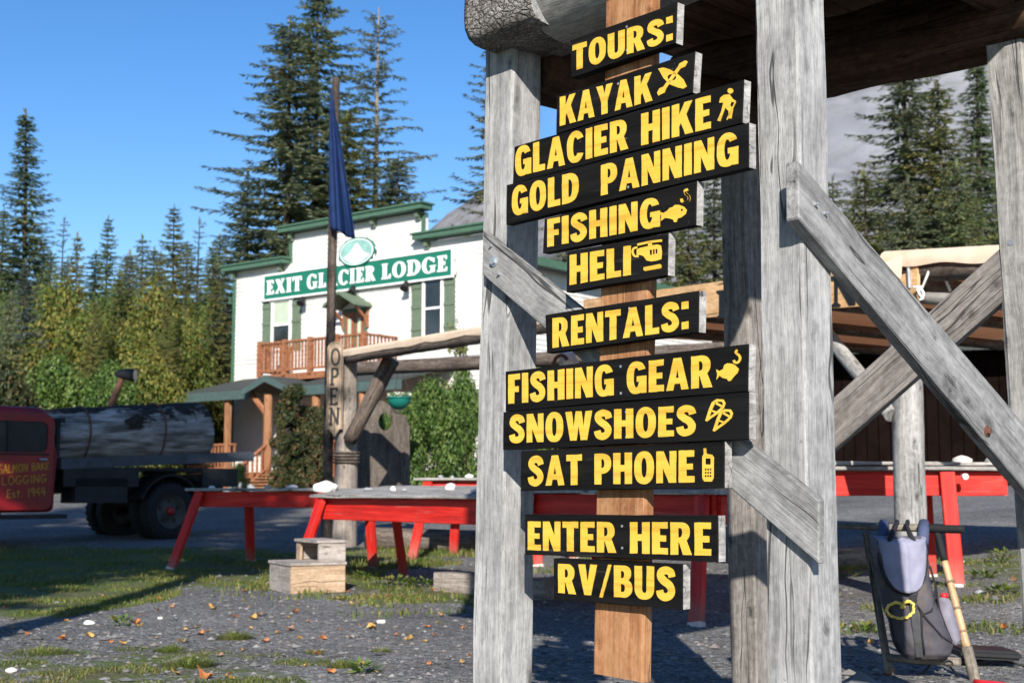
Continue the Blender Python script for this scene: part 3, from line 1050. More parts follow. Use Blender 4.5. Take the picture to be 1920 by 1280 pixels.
fish1 = [([[(1240, 222), (1262, 228), (1285, 215), (1300, 198), (1320, 192), (1330, 180), (1350, 178), (1362, 180), (1388, 190), (1406, 212), (1398, 236), (1372, 256), (1350, 262), (1342, 284), (1328, 284), (1322, 268), (1300, 262), (1272, 258), (1246, 278), (1250, 252)]], 'y'),
         ([circ(1378, 210, 6, 6, 10)], 'd'),
         ([stroke([(1412, 84), (1395, 92), (1400, 110), (1418, 128), (1416, 152), (1394, 164), (1376, 156), (1374, 140)], 15)], 'y')]
heli = [([stroke([(1102, 424), (1170, 408), (1252, 398)], 14)], 'y'),
        ([[(1168, 408), (1190, 405), (1190, 432), (1168, 434)]], 'y2'),
        ([[(1098, 452), (1120, 442), (1165, 432), (1225, 422), (1246, 428), (1252, 470), (1248, 512), (1225, 520), (1188, 526), (1160, 520), (1140, 494), (1118, 486), (1098, 490)]], 'y'),
        ([stroke([(1100, 440), (1080, 446), (1072, 468), (1084, 492), (1108, 494)], 12)], 'y2'),
        ([[(1180, 456), (1192, 454), (1192, 484), (1182, 486)]], 'd'), ([[(1200, 453), (1209, 452), (1209, 480), (1201, 482)]], 'd'), ([[(1216, 451), (1226, 450), (1226, 476), (1218, 478)]], 'd'),
        ([[(1140, 562), (1240, 542), (1250, 552), (1248, 568), (1150, 586), (1140, 578)]], 'y')]
fish2 = [([[(1588, 238), (1606, 248), (1630, 236), (1638, 210), (1656, 200), (1684, 202), (1704, 212), (1726, 236), (1716, 262), (1692, 286), (1676, 308), (1662, 310), (1654, 296), (1628, 290), (1608, 276), (1588, 300), (1594, 268)]], 'y'),
         ([stroke([(1716, 118), (1708, 134), (1726, 150), (1734, 172), (1722, 194), (1702, 194), (1694, 180)], 14)], 'y')]
def shoe(dx, dy):
    o = [(1520, 552), (1544, 478), (1560, 440), (1590, 420), (1630, 422), (1644, 446), (1634, 476), (1600, 508), (1560, 536), (1532, 558)]
    i = [(1546, 528), (1562, 482), (1576, 452), (1598, 436), (1622, 436), (1630, 450), (1620, 470), (1590, 496), (1562, 518)]
    return [([[(x + dx, y + dy) for x, y in o], [(x + dx, y + dy) for x, y in i]], 'y'),
            ([[(1552 + dx, 494 + dy), (1560 + dx, 486 + dy), (1592 + dx, 496 + dy), (1582 + dx, 505 + dy)]], 'y2'),
            ([[(1572 + dx, 444 + dy), (1582 + dx, 436 + dy), (1630 + dx, 462 + dy), (1622 + dx, 472 + dy)]], 'y3')]
snow = shoe(0, 0) + shoe(46, 62)
phone = [([[(1510, 722), (1524, 722), (1526, 756), (1562, 762), (1572, 778), (1570, 906), (1560, 926), (1514, 926), (1502, 906), (1502, 772), (1510, 758)],
           [(1520, 784), (1554, 784), (1554, 822), (1520, 822)]], 'y')] + \
        [([circ(1524 + 15 * a, 852 + 20 * b_, 5, 6, 8)], 'd') for a in range(3) for b_ in range(3)]
def fix(ic):
    out = []
    for loops, k in ic: out.append((loops, 'y' if k.startswith('y') else 'd'))
    return out

sign("TOURS:", Z1, [(685, 250), (690, 480), (1345, 15), (1335, 265)], ((703, 282, 440), (1318, 92, 252)), None, "topmost small black board reading TOURS: in yellow", 1)
sign("KAYAK", Z1, [(603, 590), (597, 825), (1455, 318), (1440, 570)], ((625, 600, 778), (1192, 446, 622)), fix(kayak), "black board reading KAYAK with a yellow kayak and paddle pictogram", 2)
sign("GLACIER HIKE", Z1, [(340, 905), (330, 1130), (1755, 490), (1745, 755)], ((350, 912, 1092), (1553, 588, 790)), fix(hiker), "long black board reading GLACIER HIKE with a yellow walker pictogram", 3)
sign("GOLD  PANNING", Z1, [(293, 1140), (290, 1383), (1785, 755), (1785, 1030)], ((330, 1156, 1332), (1722, 806, 1008)), None, "long black board reading GOLD PANNING in yellow", 4)
sign("FISHING", Z2, [(525, 265), (515, 475), (1465, 30), (1460, 300)], ((548, 268, 438), (1240, 128, 312)), fix(fish1), "black board reading FISHING with fish and hook, right below the gold panning board", 5)
sign("HELI", Z2, [(665, 465), (660, 715), (1290, 350), (1285, 610)], ((685, 488, 672), (1060, 428, 608)), fix(heli), "short black board reading HELI with a yellow helicopter pictogram", 6)
sign("RENTALS:", Z2, [(530, 855), (540, 1090), (1480, 705), (1475, 960)], ((580, 876, 1058), (1415, 762, 944)), None, "black board reading RENTALS: in yellow, standing apart mid-post", 7)
sign("FISHING GEAR", Z3, [(285, 250), (285, 495), (1785, 80), (1780, 370)], ((308, 270, 450), (1562, 146, 346)), fix(fish2), "long black board reading FISHING GEAR with small fish and hook", 8)
sign("SNOWSHOES", Z3, [(272, 500), (270, 732), (1785, 376), (1785, 665)], ((315, 518, 692), (1462, 456, 642)), fix(snow), "long black board reading SNOWSHOES with a pair of outlined snowshoes", 9)
sign("SAT PHONE", Z3, [(380, 740), (380, 985), (1635, 682), (1635, 965)], ((430, 772, 954), (1452, 733, 932)), fix(phone), "black board reading SAT PHONE with a yellow handset pictogram", 10)
sign("ENTER HERE", Z4, [(405, 242), (405, 490), (1595, 250), (1597, 535)], ((428, 285, 462), (1555, 292, 496)), None, "black board reading ENTER HERE in yellow", 11)
sign("RV/BUS", Z4, [(582, 512), (582, 765), (1378, 552), (1378, 828)], ((615, 545, 725), (1335, 566, 776)), None, "lowest short black board reading RV/BUS in yellow", 12)

# the cedar plank the boards are screwed to
def plank():
    P0 = PA + NN * (W / 2 + .090 - BT - .002)
    q0 = onplane(1157, 1270, P0, NN); q1 = onplane(1178, -10, P0, NN)
    l = onplane(1111, 1272, P0, NN); r_ = onplane(1203, 1272, P0, NN)
    wd = (l - r_).length
    o = beam("sign_post_plank", q0 + E_ * .022, q1 + E_ * .022, wd, .044, M['cedar'], None, up=NN, rough=.0025, bev=.006, seg=.1)
    tag(o, 'orange cedar plank behind the black boards, its sawn end hanging above the gravel', 'plank')
plank()
# ------------------------------------------------------------------ red tables
def table(pl, pr, ztop, wid, label, aph=.22, lean=.20, tilt=.0, inset=0.0, lean_r=None):
    """pl, pr: ground points under the front edge's ends (left, right); the table reaches back from there"""
    pl = Vector((pl[0], pl[1], 0)); pr = Vector((pr[0], pr[1], 0))
    x = (pr - pl).normalized(); y = Vector((-x.y, x.x, 0))
    L = (pr - pl).length
    mid = (pl + pr) / 2 + y * wid / 2
    t = empty("display_table", (mid.x, mid.y, tz(mid.x, mid.y)), label, "table", "red trestle tables in the yard")
    zv = Vector((0, 0, 1))
    yt = (y + zv * tilt).normalized()
    # top: three long planks
    n = 3
    ov = .09
    for i in range(n):
        c = (i + .5) / n * (wid + .13) - .085
        a = pl - x * ov + yt * c + zv * ztop; b = pr + x * ov + yt * c + zv * ztop
        beam("top_board", a, b, (wid + .13) / n - .008, .032, M['top_grey'], t, up=yt.cross(x) * -1, rough=.004, seg=.2)
    # aprons
    for c in (.03, wid - .03):
        zz = ztop - .02 - aph / 2 - .004 + c * tilt
        beam("apron", pl + x * .02 + y * c + zv * zz, pr - x * .02 + y * c + zv * zz, .04, aph, M['red'], t, seg=.25)
    for s, p in ((-1, pl), (1, pr)):
        zz = ztop - .02 - aph / 2 - .004
        beam("apron", p + x * (-.0 * s) + y * .055 + zv * zz, p + y * (wid - .055) + zv * zz, .04, aph * .96, M['red'], t)
    # splayed legs on the outside
    for s, p in ((-1, pl), (1, pr - x * inset)):
        for c, sg in ((-.025, -1), (wid + .025, 1)):
            top = p - x * (s * .10) + y * c + zv * (ztop - .03)
            f = p + x * ((s * lean * .30) if s < 0 or lean_r is None else lean_r) + y * (c + sg * lean * 1.1)
            f.z = tz(f.x, f.y) - .02
            d = (top - f)
            beam("leg", f, top, .05, .125, [M['red_leg'], M['foot_bare']], t, up=x, rough=.002, mi_end=1)
            f2 = f + d.normalized() * .045
            b = beam("leg_foot", f, f2, .054, .129, M['foot_bare'], t, up=x, seg=.03, rough=.004, bev=.004)
    return t
M['top_grey'] = wood('grey_table_boards', (.19, .185, .175), (.30, .29, .275), (.42, .40, .38), grain=(1.2, 20, 20))

rocks = []
def rock_on(px, py, Y, r, mat, label, asp=(1, .8, .7), z=None, seed=None):
    """stone of half-width r resting where the picture shows its foot"""
    p = at(px, py, Y)
    if z is not None: p.z = z
    seed = seed if seed is not None else len(rocks) + 3
    me = rockmesh("stone", r * asp[0], r * asp[1], r * asp[2], seed)
    o = link("stone", me, mat, None, Matrix.Translation(p + Vector((0, 0, r * asp[2] * .5))) @ Matrix.Rotation(seed * 1.7, 4, 'Z'))
    tag(o, label, "stone", "stones laid out on the tables")
    rocks.append(o)

# left table, front table, middle table behind the sign, back table, right table
def gxy(px, Y): p = at(px, 915, Y); return (p.x, p.y)
T1l, T1r = gxy(366, 16.4), gxy(622, 15.4)
table(T1l, T1r, .985, .85, "red trestle table in dappled shade beside the truck, leftmost of the tables", .185, .26, 0, 0, -.22)
T2l, T2r = gxy(600, 14.5), gxy(955, 11.85)
table(T2l, T2r, .925, .85, "red trestle table behind the wooden steps with the big white stone on its end", .235, .24, .10)
T4l, T4r = gxy(985, 11.7), gxy(1338, 9.75)
table(T4l, T4r, .975, .80, "red trestle table in the tower's shadow behind the black boards", .22, .20)
T3l, T3r = gxy(792, 17.6), gxy(1015, 16.9)
table(T3l, T3r, 1.12, .8, "red trestle table farthest back, behind the table with white stones", .13, .16)
T5l, T5r = gxy(1500, 11.7), gxy(1888, 11.5)
t5 = table(T5l, T5r, 1.17, 1.0, "red trestle table right of the grey tower post, near the backpack", .21, .06, 0, .40, -.06)
# an extra plank lying on it and a pair of white fixings
def t5_bits():
    a = at(1560, 868, 11.9); b = at(1868, 870, 11.6)
    o = beam("loose_plank", a, b, .22, .03, M['top_grey'], None, rough=.004)
    tag(o, 'loose grey plank lying along the top of the right hand red table', 'plank')
    c = at(1826, 905, 11.42); 
    b = MB(); p = at(1807, 893, 11.40)
    b.tube([p + Vector((0, 0, 0)), p + Vector((0, -.05, 0))], [.026, .026], 12)
    b.tube([p + Vector((0, -.05, 0)), p + Vector((0, -.055, 0))], [.012, .012], 8)
    b.build("insulator", M['white_stone'], t5)
    rock_on(1805, 865, 11.7, .085, M['white_stone'], "white quartz stone on the plank of the right hand table", (1, .8, .55), z=1.215)
    rock_on(1862, 868, 11.8, .075, M['grey_stone'], "dark grey stone near the end of the right hand table", (1, .8, .6), z=1.21)
t5_bits()
for i, (px, py, Y, r, m, asp, lab) in enumerate([
    (603, 928, 14.9, .125, 'white_stone', (1, .8, .66), "large bright white stone at the left end of the front table"),
    (737, 917, 14.0, .042, 'white_stone', (1, .8, .8), "small round white stone midway along the front table"),
    (845, 918, 13.0, .058, 'white_stone', (1, .9, .75), "white oval stone toward the tower on the front table"),
    (757, 918, 13.8, .036, 'grey_stone', (1.1, .8, .6), "small grey stone beside the round white stone"),
    (893, 917, 12.9, .05, 'grey_stone', (1.3, .8, .6), "blue grey stone on the front table against the tower post"),
    (690, 918, 14.4, .055, 'grey_stone', (1.3, .8, .35), "flat grey stone behind the middle of the front table"),
    (548, 916, 16.4, .07, 'white_stone', (1.3, .8, .33), "flat pale stone on the left table near the big white stone"),
    (502, 917, 16.2, .035, 'grey_stone', (1.2, .8, .6), "small grey stone at the middle of the left table"),
    (398, 918, 16.5, .035, 'white_stone', (1.3, .8, .5), "small pale stone near the left table's left end"),
    (366, 919, 16.5, .028, 'white_stone', (1.2, .8, .6), "smallest pale stone on the left table's corner"),
    (826, 900, 17.8, .05, 'grey_stone', (1.3, .8, .5), "grey stone on the farthest table, left one"),
    (880, 896, 17.7, .05, 'white_stone', (1.1, .8, .6), "pale stone on the farthest table beside the tower post"),
    (848, 898, 17.7, .035, 'grey_stone', (1.1, .8, .6), "small dark stone on the farthest table between two others")]):
    l, r2, zt, wd, tl, yy = {'1': (T1l, T1r, .985, .85, 0, .22), '2': (T2l, T2r, .925, .85, .10, .16), '3': (T3l, T3r, 1.12, .8, 0, .3)}['1' if 'left table' in lab else '3' if 'farthest' in lab else '2']
    yy += .25 * math.sin(i * 2.3) ** 2 * (r < .1)
    l_ = Vector((*l, 0)); x = (Vector((*r2, 0)) - l_); Ln = x.length; x.normalize(); y = Vector((-x.y, x.x, 0))
    best = None
    for k in range(400):
        q = l_ + x * (-.15 + (Ln + .3) * k / 399) + y * yy
        e_ = abs(960 + F * q.x / (q.y * .994) - px)
        if best is None or e_ < best[0]: best = (e_, q)
    q = best[1]
    me = rockmesh("stone", r * asp[0], r * asp[1], r * asp[2], i + 3)
    o = link("stone", me, M[m], None, Matrix.Translation((q.x, q.y, zt + .018 + tl * yy + r * asp[2] * .5)) @ Matrix.Rotation(i * 1.7, 4, 'Z'))
    tag(o, lab, "stone", "stones laid out on the tables")

# ------------------------------------------------------------------ wooden step box
def steps():
    p = ground_at(545, 1114)
    a = R(28)
    u = Vector((math.cos(a), math.sin(a), 0)); v = Vector((-math.sin(a), math.cos(a), 0))
    t = empty("step_box", p.to_tuple(), "two-tread wooden step box of pale pine standing on the gravel", "steps")
    z = Vector((0, 0, 1))
    Lx, Ly, H1, H2 = .55, .66, .265, .18
    th = .03
    def panel(name, o, ax, ay, la, lb, mat, up=None):
        q = o + ay * lb / 2
        return beam(name, q, q + ax * la, th, lb, mat, t, up=ay, rough=.0015, bev=.003)
    b = p + z * .0
    n = u.cross(z)
    panel("front_panel", b + v * th / 2, u, z, Lx, H1, M['box_wood'])
    panel("side_panel", b + u * th / 2 + v * (th + .004), v, z, Ly - 2 * th - .008, H1, M['box_grey'])
    panel("side_panel", b + u * (Lx - th / 2) + v * (th + .004), v, z, Ly - 2 * th - .008, H1, M['box_wood'])
    panel("back_panel", b + v * (Ly - th / 2), u, z, Lx, H1, M['box_grey'])
    beam("tread", b - u * .012 + v * (Ly / 2) + z * (H1 + .014), b + u * (Lx + .01) + v * (Ly / 2) + z * (H1 + .014), Ly + .024, .026, M['box_grey'], t, bev=.003)
    # upper step stands on the right half
    h0 = H1 + .03
    x0 = Lx * .50
    panel("front_panel", b + u * x0 + v * th / 2 + z * h0, u, z, Lx - x0, H2, M['box_grey'])
    panel("back_panel", b + u * x0 + v * (Ly - th / 2) + z * h0, u, z, Lx - x0, H2, M['box_grey'])
    panel("side_panel", b + u * (Lx - th / 2) + v * (th + .004) + z * h0, v, z, Ly - 2 * th - .008, H2, M['box_wood'])
    panel("side_panel", b + u * (x0 + th / 2) + v * (Ly - .10) + z * h0, v, z, .06, H2, M['box_wood'])
    beam("tread", b + u * (x0 - .02) + v * (Ly / 2) + z * (h0 + H2 + .014), b + u * (Lx + .012) + v * (Ly / 2) + z * (h0 + H2 + .014), Ly + .024, .026, M['box_grey'], t, bev=.003)
steps()

def timber(name, px0, py0, px1, py1, h, w_, mat, label, cat):
    a = ground_at(px0, py0); b = ground_at(px1, py1)
    o = beam(name, a + Vector((0, w_ / 2, h / 2 - .01)), b + Vector((0, w_ / 2, h / 2 - .01)), w_, h, mat, None, rough=.006, bev=.012)
    tag(o, label, cat)
    return o
timber("timber_block", 829, 1108, 1040, 1126, .19, .25, M['brown_timber'], "squared grey brown timber lying on the gravel beside the left tower post", "timber")
timber("timber_block", 1470, 1066, 1640, 1062, .20, .25, M['brown_timber'], "squared timber in shade on the ground behind the backpack", "timber")
def lying_log():
    a = at(690, 1000, 19.4); b = at(905, 1004, 19.0)
    a.z = tz(a.x, a.y) + .15; b.z = tz(b.x, b.y) + .15
    tag(log("lying_log", a, b, .17, .16, M['log_brown'], None), "dark brown log lying in the grass behind the red tables", "log")
lying_log()

M['log_tan'] = wood('tan_grey_log', (.15, .12, .10), (.25, .21, .18), (.34, .30, .26), grain=(1.2, 12, 12))
# ------------------------------------------------------------------ log shelter with the OPEN post
P1 = at(648, 915, 20.0); P2 = at(1706, 915, 10.5)
P1.z = tz(P1.x, P1.y); P2.z = tz(P2.x, P2.y)
SX = (P2 - P1); SX.z = 0; SX.normalize()            # along the front, to the right and nearer
SY = Vector((-SX.y, SX.x, 0))                        # back, to the right and away
def shelter():
    t = empty("log_shelter", ((P1 + P2) / 2).to_tuple(), "open log shelter with tan canvas roof behind the sign tower", "shelter")
    Z = Vector((0, 0, 1))
    z1 = at(650, 668, 20.0).z; 
    zb1 = at(660, 672, 20).z
    log("post", P1 - Z * .1, Vector((P1.x, P1.y, zb1)), .185, .15, M['log_tan'], t, rough=.08)
    zb2 = at(1706, 545, 10.5).z
    log("post", P2 - Z * .2, Vector((P2.x, P2.y, zb2 + .25)), .125, .118, M['log_grey'], t, rough=.06, seg=.06)
    fr1 = at(652, 672, 19.8); fr2 = at(1692, 506, 10.4)
    q = at(905, 645, 17.2)
    log("front_beam", fr1, fr2, .075, .080, M['log_brown'], t, rough=.10)
    # roof canvas: a skin draped over the front beam, running back
    vs = []; fs = []
    nu, nv = 60, 16
    for i in range(nu + 1):
        s = i / nu
        c = fr1.lerp(fr2, s)
        deep = .35 + 5.2 * sstep(.42, .50, s)
        prof = []
        for j in range(nv + 1):
            tt = j / nv
            if tt < .45:
                k = tt / .45
                r = .085 + .008 * noise.noise(Vector((s * 30, tt * 6, 3)))
                drop = (.004 + .026 * noise.noise(Vector((s * 22, 7, 0))) + .012 * noise.noise(Vector((s * 70, 1, 0)))) * (1 - k) ** 2
                if k < .5:
                    p = c - SY * (r + .012 * noise.noise(Vector((s * 40, k * 5, 9)))) + Z * (.030 - drop + .065 * k / .5)
                else:
                    a = R(180 - 90 * (k - .5) / .5)
                    p = c + SY * (math.cos(a) * r) + Z * (.095 + math.sin(a) * r * .55)
            else:
                k = (tt - .45) / .55
                p = c + SY * (deep * k) + Z * (.142 - .10 * k + .02 * noise.noise(Vector((s * 9, k * 4, 1))))
            prof.append(p)
        vs += prof
    for i in range(nu):
        for j in range(nv):
            a = i * (nv + 1) + j
            fs.append((a, a + nv + 1, a + nv + 2, a + 1))
    me = bpy.data.meshes.new("canvas_roof"); me.from_pydata([tuple(v) for v in vs], [], fs)
    me.polygons.foreach_set('use_smooth', [True] * len(fs))
    link("canvas_roof", me, M['canvas'], t)
    # rear beam seen dark below the canvas
    r1 = at(655, 692, 23.0); r2 = at(1400, 655, 17.5)
    log("rear_beam", r1, r2, .115, .115, M['log_brown'], t)
    for s in (.55, .68, .82, .95):
        c = fr1.lerp(fr2, s)
        log("rafter", c + SY * .1 + Z * .02, c + SY * 5.4 + Z * -.05, .07, .06, M['log_brown'], t, n=10, seg=.5)
    # diagonal braces
    log("brace_log", at(655, 826, 19.75), at(735, 672, 19.35), .10, .125, M['log_brown'], t, rough=.1)
    log("brace_log", at(1672, 778, 10.5), at(1530, 600, 11.6), .06, .062, M['log_grey'], t, rough=.08)
    # lashing round the post
    b = MB()
    for k in range(4):
        zz = at(640, 848 + 6 * k, 20).z
        b.tube([Vector((P1.x + .20 * math.cos(a), P1.y + .20 * math.sin(a), zz)) for a in [2 * math.pi * i / 24 for i in range(25)]], .016, 6)
    b.build("lashing", M['log_brown'], t, smooth=True)
    # the bay to the right of the corner post
    k1 = at(1694, 508, 10.35); k2 = at(1960, 497, 9.4)
    log("side_beam", k1, k2, .085, .09, M['log_brown'], t, rough=.1)
    l1 = at(1722, 556, 10.35); l2 = at(1960, 575, 9.5)
    log("rail_pole", l1, l2, .055, .055, M['log_grey'], t, rough=.06)
    vs = []; fs = []
    nu, nv = 24, 10
    dx = (k2 - k1).normalized(); dy = Vector((-dx.y, dx.x, 0)).normalized()
    for i in range(nu + 1):
        s = -.12 + 1.12 * i / nu
        c = k1.lerp(k2, s)
        for j in range(nv + 1):
            tt = j / nv
            if tt < .5:
                a = R(190 - 100 * tt / .5)
                r = .115 + .01 * noise.noise(Vector((s * 20, tt * 5, 8)))
                sag = .012 * math.sin(s * 13) if tt < .1 else 0
                p = c + dy * (math.cos(a) * r) + Z * (math.sin(a) * r + .05 - sag)
            else:
                k = (tt - .5) / .5
                p = c + dy * (4.5 * k) + Z * (.165 - .12 * k)
            vs.append(p)
    for i in range(nu):
        for j in range(nv):
            a = i * (nv + 1) + j
            fs.append((a, a + nv + 1, a + nv + 2, a + 1))
    me = bpy.data.meshes.new("canvas_flap"); me.from_pydata([tuple(v) for v in vs], [], fs)
    me.polygons.foreach_set('use_smooth', [True] * len(fs))
    link("canvas_flap", me, M['canvas'], t)
    # hanging end of the front canvas beside the corner
    b = MB()
    b.quadprism([at(1658, 492, 10.25), at(1692, 478, 10.2), at(1690, 522, 10.2), at(1678, 518, 10.22)], Vector((0, .012, 0)))
    b.build("canvas_end", M['canvas'], t, fix=True)
    # clear plastic window strip and steel rod at the corner
    b = MB()
    b.tube([at(1703, 484, 10.2), at(1706, 540, 10.2)], .016, 8)
    b.build("steel_rod", M['galv'], t)
    b = MB()
    q0 = [at(1708, 484, 10.3), at(1716, 490, 10.3), at(1723, 510, 10.3), at(1722, 526, 10.3), at(1702, 524, 10.3)]
    b.quadprism(q0, Vector((0, .02, 0)))
    b.build("bracket", M['galv'], t, fix=True)
    # white lacing
    b = MB()
    top = [(1752, 480), (1838, 486), (1915, 482)]; bot = [(1730, 540), (1782, 548), (1800, 556), (1868, 560)]
    def rope(*pts, r=.011): b.tube([at(x, y, 10.08) for x, y in pts], r, 6)
    rope((1750, 482), (1745, 500), (1729, 540)); rope((1754, 482), (1767, 510), (1782, 546))
    rope((1838, 487), (1822, 508), (1800, 548)); rope((1840, 487), (1850, 510), (1862, 540))
    rope((1712, 538), (1730, 538)); rope((1726, 540), (1732, 550), (1730, 560), (1724, 562)); rope((1720, 541), (1724, 552), (1731, 560))
    b.build("lacing", M['white_rope'], t, smooth=True)
    # ring and pale skull hung under the canvas near the sign
    return t
shelter()

def strokes_mesh(chars, mapf, wd, depth, b, seed=0):
    """chars: list of (polylines, x offset); mapf maps (x, y) to local 2D"""
    k = 0
    for pls, ox in chars:
        for pl_ in pls:
            pts = [mapf(x + ox, y) for x, y in pl_]
            if len(pts) == 2:
                a = Vector((*pts[0], 0)); c = Vector((*pts[1], 0)); n = (c - a).normalized()
                o = [Vector((-n.y, n.x, 0)) * wd / 2, n * wd * .25]
                loop = [a + o[0] - o[1], a - o[0] - o[1], c - o[0] + o[1], c + o[0] + o[1]]
                loop = [(p.x, p.y) for p in loop][::-1]
            else:
                loop = thick(pts, wd)
            area = sum(loop[i][0] * loop[(i + 1) % len(loop)][1] - loop[(i + 1) % len(loop)][0] * loop[i][1] for i in range(len(loop)))
            if area < 0: loop = loop[::-1]
            vs, fs = fill([loop], depth + .0006 * (k % 7), -.0008)
            b.add(vs, fs); k += 1

# hand-lettered strokes, each glyph about .7 wide and 1 high
HL = {
 'S': (.6, [[(.55, .86), (.42, .98), (.2, .97), (.08, .8), (.18, .6), (.4, .48), (.54, .3), (.46, .08), (.25, .0), (.04, .1)]]),
 'A': (.66, [[(0, 0), (.33, 1)], [(.33, 1), (.64, 0)], [(.13, .36), (.54, .36)]]),
 'L': (.52, [[(.05, 1), (.03, .0)], [(.03, .02), (.5, .05)]]),
 'M': (.8, [[(0, 0), (.12, 1)], [(.12, 1), (.4, .35)], [(.4, .35), (.66, 1)], [(.66, 1), (.78, 0)]]),
 'O': (.7, [[(.35, 1), (.12, .85), (.03, .5), (.12, .14), (.35, .0), (.58, .14), (.66, .5), (.57, .85), (.35, 1)]]),
 'N': (.68, [[(.03, 0), (.06, 1)], [(.06, 1), (.6, .02)], [(.6, .02), (.64, 1)]]),
 'B': (.6, [[(.06, 0), (.06, 1)], [(.06, .98), (.3, 1), (.5, .88), (.46, .66), (.2, .54), (.1, .53)], [(.1, .53), (.38, .5), (.57, .34), (.5, .1), (.28, .01), (.06, .02)]]),
 'K': (.62, [[(.06, 0), (.06, 1)], [(.58, 1), (.08, .45)], [(.2, .56), (.6, 0)]]),
 'E': (.52, [[(.05, 0), (.05, 1)], [(.05, .98), (.5, 1)], [(.05, .52), (.42, .53)], [(.05, .02), (.5, .0)]]),
 'G': (.7, [[(.62, .84), (.45, .99), (.2, .94), (.04, .62), (.06, .26), (.26, .02), (.5, .05), (.62, .28), (.63, .42)], [(.63, .42), (.38, .42)]]),
 'I': (.2, [[(.1, 0), (.12, 1)]]),
 's': (.45, [[(.4, .5), (.26, .62), (.08, .5), (.22, .32), (.4, .2), (.3, .02), (.06, .06)]]),
 't': (.4, [[(.2, .9), (.18, .0)], [(.02, .62), (.4, .64)]]),
 '.': (.2, [[(.08, .0), (.12, .06)]]),
 '1': (.3, [[(.15, 0), (.16, 1)]]),
 '9': (.55, [[(.48, .78), (.36, .98), (.12, .92), (.06, .68), (.24, .5), (.44, .62), (.48, .8)], [(.48, .82), (.44, 0)]]),
 '6': (.55, [[(.44, .98), (.18, .7), (.06, .34), (.18, .02), (.42, .06), (.5, .3), (.34, .48), (.1, .36)]]),
 '4': (.58, [[(.12, 1), (.06, .42)], [(.06, .42), (.54, .44)], [(.44, .98), (.42, 0)]]),
 'P': (.6, [[(.08, 0), (.08, 1)], [(.08, .98), (.34, 1), (.54, .84), (.5, .6), (.3, .48), (.08, .48)]]),
 ' ': (.4, []),
}
def handtext(txt, gap=.16):
    x = 0; out = []
    for ch in txt:
        wd, pls = HL[ch]
        out.append((pls, x)); x += wd + gap
    return out, x - gap

M['cut_wood'] = wood('brown_stained_panel', (.055, .045, .037), (.10, .083, .07), (.16, .135, .117), knots=False, grain=(1.0, 6, 6))
def open_sign():
    Y = 19.75
    tl, tr, br, bl = at(613, 650, Y), at(643, 650, Y), at(643, 804, Y), at(613, 804, Y)
    mid = (tl + br) / 2
    t = empty("open_sign", mid.to_tuple(), "tall narrow pale board reading OPEN downwards on the log post", "sign")
    wd = (tr - tl).length; h = (tl - bl).length
    # board with arched top and pointed foot
    ax = Vector((math.cos(R(-6)), math.sin(R(-6)), 0))
    nrm = Vector((ax.y, -ax.x, 0))
    Mx = Matrix((ax, Vector((0, 0, 1)), nrm)).transposed().to_4x4(); Mx.translation = mid
    lp = [(-wd/2, -h/2), (-wd*.32, -h/2), (0, -h/2 - .12), (wd*.32, -h/2), (wd/2, -h/2), (wd/2, h/2), (wd*.3, h/2 + .06), (0, h/2 + .085), (-wd*.3, h/2 + .06), (-wd/2, h/2)]
    vs, fs = fill([lp], .035, -.035)
    b = MB(); b.add(vs, fs); n = len(lp)
    b.f.append(list(range(n))[::-1]); b.mi.append(0)
    # remap so the grain runs down: use own matrix with X up
    Rm = Matrix.Rotation(math.pi / 2, 4, 'Z')
    b.v = [tuple(Rm.inverted() @ Vector(v)) for v in b.v]
    b.build("board", M['pale_board'], t, Mx @ Rm, fix=True)
    # raised dark edging
    b = MB()
    inner = [(x * .86, (y - .0) * .975) for x, y in lp]
    for i in range(n):
        if 0 <= i < 4: continue
        a = inner[i]; c = inner[(i + 1) % n]
        b.tube([(a[0], a[1], .001), (c[0], c[1], .001)], .006, 4)
    b.build("edge_line", M['cut_wood'], t, Mx)
    b = MB()
    ser = {'O': HL['O'][1], 'P': HL['P'][1] + [[(-.04, 0), (.22, 0)]], 'E': HL['E'][1] + [[(.5, 1), (.5, .86)], [(.5, 0), (.5, .14)], [(-.06, 1), (.1, 1)], [(-.06, 0), (.1, 0)]], 'N': HL['N'][1] + [[(-.08, 0), (.14, 0)], [(-.08, 1), (.12, 1)], [(.54, 1), (.74, 1)]]}
    for i, ch in enumerate("OPEN"):
        y1 = h / 2 - .03 - i * (h - .04) / 4
        hh = h / 4 * .78; ww = wd * .50
        strokes_mesh([(ser[ch], 0)], lambda x, y: (-ww / 2 + x / .66 * ww, y1 - hh + y * hh), .034, .006, b)
    b.build("lettering", M['black_metal'], t, Mx)
open_sign()

